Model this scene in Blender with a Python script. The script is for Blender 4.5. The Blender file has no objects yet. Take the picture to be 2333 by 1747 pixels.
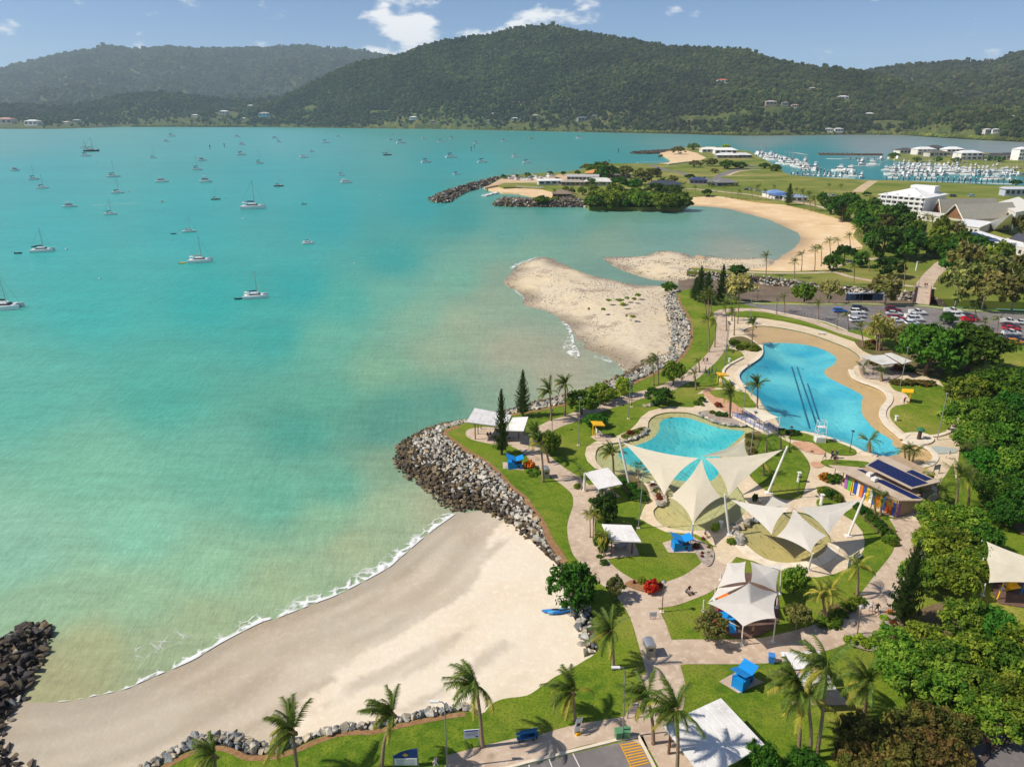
import bpy,bmesh,math,random
import numpy as np
from mathutils import Vector,Matrix
from mathutils.geometry import delaunay_2d_cdt
rnd = random.Random(7)
R_ = math.radians
scene = bpy.context.scene
COL = scene.collection
# ------------------------------------------------------------------ camera
CAM_H,PITCH,FPX,CX,CY = 60.0,R_(20.78),1617.0,1166.5,873.5
cam = bpy.data.cameras.new('camera');cam.sensor_width = 36.0;cam.lens = 36.0*FPX/2333.0
cam.clip_start = 1.0;cam.clip_end = 60000.0
camo = bpy.data.objects.new('camera',cam);COL.objects.link(camo)
camo.location = (0,0,CAM_H);camo.rotation_euler = (math.pi/2-PITCH,0,0)
scene.camera = camo
# ------------------------------------------------------------------ world, sun, exposure
SUN_EL,SUN_AZ = R_(47),R_(-98)          # azimuth from +Y towards +X: the sun stands to the west of the view
world = bpy.data.worlds.new('World');scene.world = world;world.use_nodes = True
SUN_STRENGTH,SKY_STRENGTH = 4.8,0.11
sun = bpy.data.lights.new('sun','SUN');sun.energy = SUN_STRENGTH;sun.angle = R_(0.53);sun.color = (1.0,0.93,0.81)
suno = bpy.data.objects.new('sun',sun);COL.objects.link(suno);suno.location = (-300,40,400)
sd = Vector((math.sin(SUN_AZ)*math.cos(SUN_EL),math.cos(SUN_AZ)*math.cos(SUN_EL),math.sin(SUN_EL)))
suno.rotation_euler = sd.to_track_quat('Z','Y').to_euler()
vs = scene.view_settings;vs.view_transform = 'Standard';vs.look = 'None';vs.gamma = 1.0;vs.exposure = 0.06
vs.use_curve_mapping = False
scene.cycles.use_denoising = True
scene.cycles.max_bounces = 6;scene.cycles.diffuse_bounces = 2;scene.cycles.glossy_bounces = 2
scene.cycles.transparent_max_bounces = 12;scene.cycles.volume_bounces = 1
scene.cycles.use_fast_gi = False

def build_world():
    nt = world.node_tree;N = nt.nodes;L = nt.links;N.clear()
    out = N.new('ShaderNodeOutputWorld');bg = N.new('ShaderNodeBackground');bg.inputs[1].default_value = SKY_STRENGTH
    sky = N.new('ShaderNodeTexSky');sky.sky_type = 'NISHITA';sky.sun_disc = False
    sky.sun_elevation = SUN_EL;sky.sun_rotation = SUN_AZ;sky.altitude = 60;sky.air_density = 0.6;sky.dust_density = 0.3;sky.ozone_density = 6.0
    geo = N.new('ShaderNodeTexCoord')
    # cumulus: noise in direction space, drawn out near the horizon; only a band of low fair-weather cloud
    sep = N.new('ShaderNodeSeparateXYZ');L.new(geo.outputs['Generated'],sep.inputs[0])
    zz = N.new('ShaderNodeMath');zz.operation = 'ADD';zz.inputs[1].default_value = 0.09;L.new(sep.outputs[2],zz.inputs[0])
    zm = N.new('ShaderNodeMath');zm.operation = 'MAXIMUM';zm.inputs[1].default_value = 0.03;L.new(zz.outputs[0],zm.inputs[0])
    at = N.new('ShaderNodeMath');at.operation = 'ARCTAN2';L.new(sep.outputs[0],at.inputs[0]);L.new(sep.outputs[1],at.inputs[1])
    lg = N.new('ShaderNodeMath');lg.operation = 'MULTIPLY';lg.inputs[1].default_value = 2.2;L.new(sep.outputs[2],lg.inputs[0])
    aof = N.new('ShaderNodeMath');aof.inputs[1].default_value = .05;L.new(at.outputs[0],aof.inputs[0]);cmb = N.new('ShaderNodeCombineXYZ');L.new(aof.outputs[0],cmb.inputs[0]);L.new(lg.outputs[0],cmb.inputs[1])
    cmb.inputs[2].default_value = CLOUD_SEED
    n1 = N.new('ShaderNodeTexNoise');n1.inputs['Scale'].default_value = 11.0;n1.inputs['Detail'].default_value = 7;n1.inputs['Roughness'].default_value = 0.56
    L.new(cmb.outputs[0],n1.inputs['Vector'])
    n2 = N.new('ShaderNodeTexNoise');n2.inputs['Scale'].default_value = 2.2;n2.inputs['Detail'].default_value = 2
    L.new(cmb.outputs[0],n2.inputs['Vector'])
    ad = N.new('ShaderNodeMath');ad.operation = 'MULTIPLY_ADD';ad.inputs[1].default_value = 0.45
    L.new(n2.outputs['Fac'],ad.inputs[0]);L.new(n1.outputs['Fac'],ad.inputs[2])
    ramp = N.new('ShaderNodeValToRGB');ramp.color_ramp.elements[0].position = CLOUD_LO;ramp.color_ramp.elements[1].position = CLOUD_LO+.11
    ramp.color_ramp.interpolation = 'EASE'
    L.new(ad.outputs[0],ramp.inputs[0])
    fz = N.new('ShaderNodeMapRange');fz.inputs[1].default_value = 0.0;fz.inputs[2].default_value = 0.05;L.new(sep.outputs[2],fz.inputs[0])
    fz2 = N.new('ShaderNodeMapRange');fz2.inputs[1].default_value = 0.65;fz2.inputs[2].default_value = 0.2;L.new(sep.outputs[2],fz2.inputs[0])
    m1 = N.new('ShaderNodeMath');m1.operation = 'MULTIPLY';L.new(ramp.outputs[0],m1.inputs[0]);L.new(fz.outputs[0],m1.inputs[1])
    m2 = N.new('ShaderNodeMath');m2.operation = 'MULTIPLY';L.new(m1.outputs[0],m2.inputs[0]);L.new(fz2.outputs[0],m2.inputs[1])
    m3 = N.new('ShaderNodeMath');m3.operation = 'MULTIPLY';m3.inputs[1].default_value = 0.92;L.new(m2.outputs[0],m3.inputs[0])
    mix = N.new('ShaderNodeMix');mix.data_type = 'RGBA';L.new(m3.outputs[0],mix.inputs[0]);L.new(sky.outputs[0],mix.inputs[6])
    mix.inputs[7].default_value = (10.0,9.8,9.6,1)
    L.new(mix.outputs[2],bg.inputs[0]);L.new(bg.outputs[0],out.inputs[0])
CLOUD_SEED,CLOUD_LO = 22.4,.757
build_world()

# ------------------------------------------------------------------ picking ground points (survey from the photograph's view)
ZR = {'A':(0,240,600/2070),'B':(500,240,600/2070),'C':(950,300,600/2212),'D':(1500,270,833/2212),
      'E':(1000,560,700/2212),'F':(1600,600,733/2212),'G':(880,820,600/2070),'H':(1300,900,500/2070),
      'I':(1650,850,683/2212),'J':(1200,1220,600/1885),'K':(1733,1220,600/1885),'L':(0,1350,600/2212),
      'M':(500,1350,700/2212),'W':(0,0,2333/2211),'N':(0,0,1000/2212),'O':(850,30,750/2212),
      'P':(1550,100,783/2212),'Q':(1900,380,433/2212),'S':(1550,280,400/2212),'T':(1933,280,400/2212),'X':(0,0,1.0)}
cp,sp = math.cos(PITCH),math.sin(PITCH)
LZ = 2.5                                    # level of the park
def nat(r,x,y):
    a,b,s = ZR[r];return a+x*s,b+y*s
def ray(px,py):
    dx = (px-CX)/FPX;dy = -(py-CY)/FPX
    return Vector((dx,cp+dy*sp,-sp+dy*cp))
def g(r,x,y,z=LZ):
    d = ray(*nat(r,x,y));t = (z-CAM_H)/d.z
    return Vector((d.x*t,d.y*t,z))
def atY(r,x,y,Y):
    d = ray(*nat(r,x,y));t = Y/d.y
    return Vector((d.x*t,Y,CAM_H+d.z*t))
def topz(base,r,y):                        # height of a vertical thing standing at base whose tip shows at row y
    dy = -(nat(r,0,y)[1]-CY)/FPX;Y = base[1]
    return CAM_H + Y*(dy*cp-sp)/(cp+dy*sp)
def gl(s,z=LZ):                             # "G 1,2 3,4 H 5,6" -> list of ground points
    out = [];r = 'X'
    for tok in s.split():
        if tok.isalpha():r = tok
        else:
            a,b = tok.split(',');out.append(g(r,float(a),float(b),z))
    return out
def smooth_line(pts,closed=False,n=4):
    P = [Vector(p) for p in pts];m = len(P);out = []
    rng = range(m) if closed else range(m-1)
    for i in rng:
        if closed:p0,p1,p2,p3 = P[i-1],P[i],P[(i+1) % m],P[(i+2) % m]
        else:p0,p1,p2,p3 = P[max(i-1,0)],P[i],P[i+1],P[min(i+2,m-1)]
        for k in range(n):
            t = k/n
            out.append(0.5*((2*p1)+(-p0+p2)*t+(2*p0-5*p1+4*p2-p3)*t*t+(-p0+3*p1-3*p2+p3)*t**3))
    if not closed:out.append(P[-1])
    return out

# ------------------------------------------------------------------ materials
def s2l(c):
    return tuple((v/12.92 if v <= 0.04045 else ((v+0.055)/1.055)**2.4) for v in c)
def rgb(r,g_,b):return s2l((r/255,g_/255,b/255))
MATS = {}
def mat(name,col,rough=0.6,var=0.12,scale=3.0,metal=0.0,bump=0.0,bscale=20.0,spec=0.4,obj_var=0.0,detail=4):
    if name in MATS:return MATS[name]
    m = bpy.data.materials.new(name);m.use_nodes = True;nt = m.node_tree;N = nt.nodes;L = nt.links
    b = N['Principled BSDF'];b.inputs['Roughness'].default_value = rough;b.inputs['Metallic'].default_value = metal
    b.inputs['Specular IOR Level'].default_value = spec
    tc = N.new('ShaderNodeTexCoord')
    no = N.new('ShaderNodeTexNoise');no.inputs['Scale'].default_value = scale;no.inputs['Detail'].default_value = detail
    L.new(tc.outputs['Object'],no.inputs['Vector'])
    mr = N.new('ShaderNodeMapRange');mr.inputs[1].default_value = 0.3;mr.inputs[2].default_value = 0.7
    mr.inputs[3].default_value = 1-var;mr.inputs[4].default_value = 1+var;L.new(no.outputs['Fac'],mr.inputs[0])
    fac = mr.outputs[0]
    if obj_var:
        oi = N.new('ShaderNodeObjectInfo');mo = N.new('ShaderNodeMapRange');mo.inputs[3].default_value = 1-obj_var;mo.inputs[4].default_value = 1+obj_var
        L.new(oi.outputs['Random'],mo.inputs[0]);mm = N.new('ShaderNodeMath');mm.operation = 'MULTIPLY'
        L.new(fac,mm.inputs[0]);L.new(mo.outputs[0],mm.inputs[1]);fac = mm.outputs[0]
    vm = N.new('ShaderNodeVectorMath');vm.operation = 'SCALE';vm.inputs[0].default_value = col;L.new(fac,vm.inputs['Scale'])
    L.new(vm.outputs[0],b.inputs['Base Color'])
    if bump:
        nb = N.new('ShaderNodeTexNoise');nb.inputs['Scale'].default_value = bscale;nb.inputs['Detail'].default_value = 4
        L.new(tc.outputs['Object'],nb.inputs['Vector'])
        bn = N.new('ShaderNodeBump');bn.inputs['Strength'].default_value = bump;bn.inputs['Distance'].default_value = 0.1
        L.new(nb.outputs['Fac'],bn.inputs['Height']);L.new(bn.outputs[0],b.inputs['Normal'])
    MATS[name] = m;return m
def ground_mat(name,cols,scales,rough=0.9,bump=0.0,bscale=8.0,attr=None,attr_mix=None,stretch=None):
    """base colour mixed to others by noise at several scales; cols = [(colour, lo, hi)], first is the base"""
    m = bpy.data.materials.new(name);m.use_nodes = True;nt = m.node_tree;N = nt.nodes;L = nt.links
    b = N['Principled BSDF'];b.inputs['Roughness'].default_value = rough;b.inputs['Specular IOR Level'].default_value = 0.25
    tc = N.new('ShaderNodeTexCoord');vec = tc.outputs['Object']
    if stretch:
        mp = N.new('ShaderNodeMapping');mp.inputs['Rotation'].default_value = (0,0,stretch[0]);mp.inputs['Scale'].default_value = (stretch[1],stretch[2],1)
        L.new(vec,mp.inputs[0]);svec = mp.outputs[0]
    else:svec = vec
    cur = None
    rgbn = N.new('ShaderNodeRGB');rgbn.outputs[0].default_value = (*cols[0][0],1);cur = rgbn.outputs[0]
    for k,(c,lo,hi) in enumerate(cols[1:]):
        no = N.new('ShaderNodeTexNoise');no.inputs['Scale'].default_value = scales[k];no.inputs['Detail'].default_value = 6;no.inputs['Roughness'].default_value = 0.6
        mpo = N.new('ShaderNodeMapping');mpo.inputs['Location'].default_value = (13.7*k,7.1*k,0);L.new(svec if k % 2 == 0 else vec,mpo.inputs[0]);L.new(mpo.outputs[0],no.inputs['Vector'])
        mr = N.new('ShaderNodeMapRange');mr.inputs[1].default_value = lo;mr.inputs[2].default_value = hi;L.new(no.outputs['Fac'],mr.inputs[0])
        mx = N.new('ShaderNodeMix');mx.data_type = 'RGBA';L.new(mr.outputs[0],mx.inputs[0]);L.new(cur,mx.inputs[6]);mx.inputs[7].default_value = (*c,1);cur = mx.outputs[2]
    if attr:
        an = N.new('ShaderNodeAttribute');an.attribute_name = attr
        mx = N.new('ShaderNodeMix');mx.data_type = 'RGBA';L.new(an.outputs['Fac'],mx.inputs[0]);L.new(cur,mx.inputs[6])
        mlt = N.new('ShaderNodeMix');mlt.data_type = 'RGBA';mlt.blend_type = 'MULTIPLY';mlt.inputs[0].default_value = 1.0
        L.new(cur,mlt.inputs[6]);mlt.inputs[7].default_value = (*attr_mix,1);L.new(mlt.outputs[2],mx.inputs[7]);cur = mx.outputs[2]
        rr = N.new('ShaderNodeMapRange');rr.inputs[3].default_value = rough;rr.inputs[4].default_value = 0.45;L.new(an.outputs['Fac'],rr.inputs[0]);L.new(rr.outputs[0],b.inputs['Roughness'])
    L.new(cur,b.inputs['Base Color'])
    if bump:
        nb = N.new('ShaderNodeTexNoise');nb.inputs['Scale'].default_value = bscale;nb.inputs['Detail'].default_value = 6
        L.new(vec,nb.inputs['Vector']);bn = N.new('ShaderNodeBump');bn.inputs['Strength'].default_value = bump;bn.inputs['Distance'].default_value = 0.15
        L.new(nb.outputs['Fac'],bn.inputs['Height']);L.new(bn.outputs[0],b.inputs['Normal'])
    MATS[name] = m;return m
def vcol_mat(name,attr='col',rough=0.8,var=0.15,scale=6.0,bump=0.0,bscale=15.0,translucent=0.0,spec=0.3,obj_hue=0.0,obj_val=0.0):
    m = bpy.data.materials.new(name);m.use_nodes = True;nt = m.node_tree;N = nt.nodes;L = nt.links
    b = N['Principled BSDF'];b.inputs['Roughness'].default_value = rough;b.inputs['Specular IOR Level'].default_value = spec
    an = N.new('ShaderNodeAttribute');an.attribute_name = attr
    tc = N.new('ShaderNodeTexCoord');no = N.new('ShaderNodeTexNoise');no.inputs['Scale'].default_value = scale;no.inputs['Detail'].default_value = 4
    L.new(tc.outputs['Object'],no.inputs['Vector'])
    mr = N.new('ShaderNodeMapRange');mr.inputs[1].default_value = 0.3;mr.inputs[2].default_value = 0.7;mr.inputs[3].default_value = 1-var;mr.inputs[4].default_value = 1+var
    L.new(no.outputs['Fac'],mr.inputs[0])
    vm = N.new('ShaderNodeVectorMath');vm.operation = 'SCALE';L.new(an.outputs['Color'],vm.inputs[0]);L.new(mr.outputs[0],vm.inputs['Scale'])
    c = vm.outputs[0]
    if obj_hue or obj_val:
        oi = N.new('ShaderNodeObjectInfo');hs = N.new('ShaderNodeHueSaturation')
        r1 = N.new('ShaderNodeMapRange');r1.inputs[3].default_value = 0.5-obj_hue;r1.inputs[4].default_value = 0.5+obj_hue;L.new(oi.outputs['Random'],r1.inputs[0]);L.new(r1.outputs[0],hs.inputs['Hue'])
        fr = N.new('ShaderNodeMath');fr.operation = 'MULTIPLY';fr.inputs[1].default_value = 7.31;L.new(oi.outputs['Random'],fr.inputs[0])
        f2 = N.new('ShaderNodeMath');f2.operation = 'FRACT';L.new(fr.outputs[0],f2.inputs[0])
        r2 = N.new('ShaderNodeMapRange');r2.inputs[3].default_value = 1-obj_val;r2.inputs[4].default_value = 1+obj_val;L.new(f2.outputs[0],r2.inputs[0]);L.new(r2.outputs[0],hs.inputs['Value'])
        L.new(c,hs.inputs['Color']);c = hs.outputs[0]
    L.new(c,b.inputs['Base Color'])
    if bump:
        nb = N.new('ShaderNodeTexNoise');nb.inputs['Scale'].default_value = bscale;L.new(tc.outputs['Object'],nb.inputs['Vector'])
        bn = N.new('ShaderNodeBump');bn.inputs['Strength'].default_value = bump;bn.inputs['Distance'].default_value = 0.1;L.new(nb.outputs['Fac'],bn.inputs['Height']);L.new(bn.outputs[0],b.inputs['Normal'])
    if translucent:
        tr = N.new('ShaderNodeBsdfTranslucent');L.new(c,tr.inputs[0]);ms = N.new('ShaderNodeMixShader');ms.inputs[0].default_value = translucent
        L.new(b.outputs[0],ms.inputs[1]);L.new(tr.outputs[0],ms.inputs[2]);L.new(ms.outputs[0],N['Material Output'].inputs[0])
    MATS[name] = m;return m

# ------------------------------------------------------------------ mesh helpers
class MB:
    def __init__(s):s.v = [];s.f = [];s.c = [];s.cur = None
    def add(s,V,F):
        o = len(s.v);s.v += [tuple(p) for p in V];s.f += [tuple(i+o for i in f) for f in F]
        s.c += [s.cur]*len(F);return s
    def box(s,c,size,rz=0.0,taper=1.0):
        x,y,z = size[0]/2,size[1]/2,size[2]/2;cs,sn = math.cos(rz),math.sin(rz);V = []
        for dz,k in ((-z,1.0),(z,taper)):
            for dx,dy in ((-x,-y),(x,-y),(x,y),(-x,y)):
                V.append((c[0]+dx*k*cs-dy*k*sn,c[1]+dx*k*sn+dy*k*cs,c[2]+dz))
        return s.add(V,[(3,2,1,0),(4,5,6,7),(0,1,5,4),(1,2,6,5),(2,3,7,6),(3,0,4,7)])
    def tube(s,pts,rad,n=6,cap=True):
        P = [Vector(p) for p in pts];m = len(P)
        if not hasattr(rad,'__len__'):rad = [rad]*m
        V = [];F = []
        for i,p in enumerate(P):
            d = (P[min(i+1,m-1)]-P[max(i-1,0)]).normalized()
            a = d.cross(Vector((0,0,1)) if abs(d.z) < 0.9 else Vector((1,0,0))).normalized();b = d.cross(a)
            for k in range(n):
                t = 2*math.pi*k/n;V.append(p+(a*math.cos(t)+b*math.sin(t))*rad[i])
        for i in range(m-1):
            for k in range(n):
                F.append((i*n+k,i*n+(k+1) % n,(i+1)*n+(k+1) % n,(i+1)*n+k))
        if cap:F.append(tuple(range(n-1,-1,-1)));F.append(tuple((m-1)*n+k for k in range(n)))
        return s.add(V,F)
    def prism(s,pts,z0,z1):                # vertical prism over a ccw outline
        n = len(pts);V = [(p[0],p[1],z0) for p in pts]+[(p[0],p[1],z1) for p in pts]
        F = [tuple(range(n-1,-1,-1)),tuple(range(n,2*n))]+[(i,(i+1) % n,n+(i+1) % n,n+i) for i in range(n)]
        return s.add(V,F)
    def plate(s,P,th):                      # slab of thickness th under a (nearly) planar top outline
        n = len(P);V = [tuple(p) for p in P]+[(p[0],p[1],p[2]-th) for p in P]
        F = [tuple(range(n)),tuple(range(2*n-1,n-1,-1))]+[(i,n+i,n+(i+1) % n,(i+1) % n) for i in range(n)]
        return s.add(V,F)
    def build(s,name,material=None,parent=None,smooth=False,attr='col',loc=None):
        me = bpy.data.meshes.new(name);me.from_pydata(s.v,[],s.f);me.update()
        if any(c is not None for c in s.c):
            at = me.color_attributes.new(attr,'FLOAT_COLOR','CORNER');arr = []
            for f,c in zip(s.f,s.c):
                arr += list((*(c or (0.5,0.5,0.5)),1.0))*len(f)
            at.data.foreach_set('color',arr)
        if smooth:me.shade_smooth()
        return link(name,me,material,parent,loc)
def link(name,me,material=None,parent=None,loc=None):
    if material is not None and len(me.materials) == 0:me.materials.append(material)
    o = bpy.data.objects.new(name,me);COL.objects.link(o)
    if parent is not None:o.parent = parent
    if loc is not None:o.location = loc
    return o
def empty(name,loc=(0,0,0),rz=0.0,sc=1.0):
    o = bpy.data.objects.new(name,None);COL.objects.link(o);o.location = loc;o.rotation_euler = (0,0,rz);o.scale = (sc,sc,sc)
    o.empty_display_size = 0.3;return o
def tag(o,label=None,cat=None,group=None,kind=None):
    if label:o['label'] = label
    if cat:o['category'] = cat
    if group:o['group'] = group
    if kind:o['kind'] = kind
    return o
def copy_tree(o,parent=None):
    c = o.copy();COL.objects.link(c);c.parent = parent
    for ch in [x for x in KIDS.get(o.name,[])]:copy_tree(ch,c)
    return c
KIDS = {}
def reg(o):                                   # remember a prototype's children for copying
    KIDS[o.name] = [c for c in o.children]
    for c in o.children:reg(c)
    return o
def pip(P,poly):                             # points (n,2) in polygon -> mask
    P = np.asarray(P);x,y = P[:,0],P[:,1];ins = np.zeros(len(P),bool);n = len(poly)
    for i in range(n):
        x0,y0 = poly[i][0],poly[i][1];x1,y1 = poly[(i+1) % n][0],poly[(i+1) % n][1]
        if y0 == y1:continue
        c = ((y0 > y) != (y1 > y)) & (x < (x1-x0)*(y-y0)/(y1-y0)+x0);ins ^= c
    return ins
def dist_line(P,line,closed=False):
    P = np.asarray(P)[:,:2];d = np.full(len(P),1e9);n = len(line)
    for i in range(n if closed else n-1):
        a = np.array(line[i][:2]);b = np.array(line[(i+1) % n][:2]);ab = b-a;L2 = max(ab@ab,1e-9)
        t = np.clip(((P-a)@ab)/L2,0,1);q = a+t[:,None]*ab;d = np.minimum(d,np.hypot(*(P-q).T))
    return d
def noise2(P,s,seed=0):                     # cheap smooth value noise on (n,2) points
    P = np.asarray(P)[:,:2]/s;i = np.floor(P).astype(int);f = P-i;f = f*f*(3-2*f)
    def h(a,b):
        v = np.sin(a*127.1+b*311.7+seed*74.7)*43758.5453;return v-np.floor(v)
    a = h(i[:,0],i[:,1]);b = h(i[:,0]+1,i[:,1]);c = h(i[:,0],i[:,1]+1);d = h(i[:,0]+1,i[:,1]+1)
    return (a*(1-f[:,0])+b*f[:,0])*(1-f[:,1])+(c*(1-f[:,0])+d*f[:,0])*f[:,1]
def sheet(name,outline,material,z=LZ,holes=(),step=0,zf=None,parent=None,skirt=0.0,attrs=None,kind='structure',uvw=None):
    """a ground sheet over an outline: constrained triangulation, optional inner grid, height function and edge skirt"""
    out = [(p[0],p[1]) for p in outline];pts = list(out);edges = [(i,(i+1) % len(out)) for i in range(len(out))]
    for h in holes:
        b = len(pts);pts += [(p[0],p[1]) for p in h];edges += [(b+i,b+(i+1) % len(h)) for i in range(len(h))]
    if step:
        A = np.array(out);mn,mx = A.min(0),A.max(0)
        X,Y = np.meshgrid(np.arange(mn[0],mx[0],step),np.arange(mn[1],mx[1],step));G = np.stack([X.ravel(),Y.ravel()],1)
        G += np.random.RandomState(3).uniform(-.2,.2,G.shape)*step
        ok = pip(G,out)&(dist_line(G,out,True) > step*0.4)
        for h in holes:ok &= ~pip(G,h)&(dist_line(G,h,True) > step*0.4)
        pts += [tuple(p) for p in G[ok]]
    res = delaunay_2d_cdt([Vector(p) for p in pts],edges,[],0,1e-4)
    V = np.array([(v.x,v.y) for v in res[0]]);T = [tuple(f) for f in res[2]]
    cen = np.array([V[list(f)].mean(0) for f in T]);ok = pip(cen,out)
    for h in holes:ok &= ~pip(cen,h)
    T = [f for f,k in zip(T,ok) if k]
    T = [f if np.cross(V[f[1]]-V[f[0]],V[f[2]]-V[f[0]]) > 0 else f[::-1] for f in T]
    Z = np.full(len(V),float(z)) if zf is None else np.asarray(zf(V),float)
    verts = [(a[0],a[1],c) for a,c in zip(V,Z)];faces = list(T)
    if skirt:
        for loop in [out]+[list(h) for h in holes]:
            P = np.array([(p[0],p[1]) for p in loop]);zz = np.full(len(P),float(z)) if zf is None else np.asarray(zf(P),float)
            b = len(verts);n = len(P)
            verts += [(p[0],p[1],c) for p,c in zip(P,zz)]+[(p[0],p[1],c-skirt) for p,c in zip(P,zz)]
            faces += [(b+i,b+n+i,b+n+(i+1) % n,b+(i+1) % n) for i in range(n)]
    me = bpy.data.meshes.new(name);me.from_pydata(verts,[],faces);me.update()
    if attrs:
        VV = np.array([(v[0],v[1]) for v in verts])
        for an,fn in attrs.items():
            a = me.attributes.new(an,'FLOAT','POINT');a.data.foreach_set('value',np.asarray(fn(VV),np.float32))
    o = link(name,me,material,parent)
    if parent is None and kind:o['kind'] = kind
    return o
_zc = [0]
def nz(base=LZ,d=0.004):                     # each further flat sheet lies 4 mm above the one before
    _zc[0] += 1;return base+0.008+d*_zc[0]
def strip_outline(line,w0,w1=None):
    n = len(line);L,R = [],[]
    for i,p in enumerate(line):
        d = (line[min(i+1,n-1)]-line[max(i-1,0)]);d = Vector((d.x,d.y)).normalized();q = Vector((-d.y,d.x));w = (w0 if w1 is None else w0+(w1-w0)*i/(n-1))/2
        L.append(Vector((p.x+q.x*w,p.y+q.y*w,p.z)));R.append(Vector((p.x-q.x*w,p.y-q.y*w,p.z)))
    return R,L
def clean_line(line):                         # drop points that would fold the line back on itself
    out = [line[0]]
    for p in line[1:]:
        if (p-out[-1]).length < 0.25:continue
        if len(out) > 1 and (out[-1]-out[-2]).normalized().dot((p-out[-1]).normalized()) < -0.05:continue
        out.append(p)
    return out
def strip(name,line,w0,w1=None,z=LZ,material=None,parent=None,th=0.0,kind='structure'):
    line = clean_line([Vector(p) for p in line])
    R,L = strip_outline(line,w0,w1);n = len(R)
    V = [(p.x,p.y,z) for p in R]+[(p.x,p.y,z) for p in L];F = [(i,i+1,n+i+1,n+i) for i in range(n-1)]
    if th:
        V += [(p.x,p.y,z-th) for p in R]+[(p.x,p.y,z-th) for p in L]
        F += [(2*n+i,2*n+i+1,i+1,i) for i in range(n-1)]+[(n+i,n+i+1,3*n+i+1,3*n+i) for i in range(n-1)]
        F += [(0,n,3*n,2*n),(n-1,2*n+n-1,3*n+n-1,n+n-1)]
    me = bpy.data.meshes.new(name);me.from_pydata(V,[],F);me.update();o = link(name,me,material,parent)
    if parent is None and kind:o['kind'] = kind
    return o
# ================================================================== THE SEA
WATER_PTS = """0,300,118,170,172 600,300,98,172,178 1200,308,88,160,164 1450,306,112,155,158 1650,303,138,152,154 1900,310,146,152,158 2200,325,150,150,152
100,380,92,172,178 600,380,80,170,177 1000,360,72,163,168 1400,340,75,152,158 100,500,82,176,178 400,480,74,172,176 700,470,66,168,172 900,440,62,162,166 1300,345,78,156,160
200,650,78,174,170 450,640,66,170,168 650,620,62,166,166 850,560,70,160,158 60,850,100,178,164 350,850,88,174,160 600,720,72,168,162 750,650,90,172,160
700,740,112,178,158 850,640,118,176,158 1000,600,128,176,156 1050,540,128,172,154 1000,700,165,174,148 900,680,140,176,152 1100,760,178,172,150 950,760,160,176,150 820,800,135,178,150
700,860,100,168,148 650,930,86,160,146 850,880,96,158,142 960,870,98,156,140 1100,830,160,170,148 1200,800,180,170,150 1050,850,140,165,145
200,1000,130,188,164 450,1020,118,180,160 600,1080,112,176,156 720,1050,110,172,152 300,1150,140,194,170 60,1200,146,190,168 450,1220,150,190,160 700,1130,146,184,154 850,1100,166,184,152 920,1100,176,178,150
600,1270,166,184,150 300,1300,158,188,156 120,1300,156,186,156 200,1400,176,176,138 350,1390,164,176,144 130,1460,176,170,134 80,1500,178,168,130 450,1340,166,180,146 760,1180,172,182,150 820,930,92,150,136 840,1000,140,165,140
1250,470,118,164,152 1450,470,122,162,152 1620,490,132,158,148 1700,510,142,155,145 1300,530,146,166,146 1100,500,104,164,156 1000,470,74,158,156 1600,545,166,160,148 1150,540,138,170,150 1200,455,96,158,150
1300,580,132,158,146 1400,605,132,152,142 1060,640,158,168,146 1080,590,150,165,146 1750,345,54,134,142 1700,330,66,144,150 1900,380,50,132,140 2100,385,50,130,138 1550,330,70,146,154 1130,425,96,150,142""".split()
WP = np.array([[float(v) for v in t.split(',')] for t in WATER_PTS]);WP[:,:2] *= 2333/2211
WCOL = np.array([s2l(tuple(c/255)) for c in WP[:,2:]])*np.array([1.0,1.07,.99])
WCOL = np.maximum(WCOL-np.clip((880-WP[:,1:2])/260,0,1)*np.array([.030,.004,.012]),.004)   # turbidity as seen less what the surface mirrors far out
def proj(P):
    P = np.asarray(P,float);h = P[:,2]-CAM_H;dep = np.maximum(P[:,1]*cp-h*sp,1.0)
    return CX+FPX*P[:,0]/dep,CY-FPX*(P[:,1]*sp+h*cp)/dep
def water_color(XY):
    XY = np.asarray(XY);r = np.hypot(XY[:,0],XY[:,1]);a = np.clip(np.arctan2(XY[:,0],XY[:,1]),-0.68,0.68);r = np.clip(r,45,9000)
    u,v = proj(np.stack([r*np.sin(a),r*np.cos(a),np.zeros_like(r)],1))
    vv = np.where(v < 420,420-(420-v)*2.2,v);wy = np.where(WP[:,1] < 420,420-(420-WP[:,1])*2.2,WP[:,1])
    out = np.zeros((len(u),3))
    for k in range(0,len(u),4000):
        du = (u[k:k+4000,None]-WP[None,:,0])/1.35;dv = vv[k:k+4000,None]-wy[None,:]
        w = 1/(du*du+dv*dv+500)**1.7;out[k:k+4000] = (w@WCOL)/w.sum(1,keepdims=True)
    return out
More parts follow.
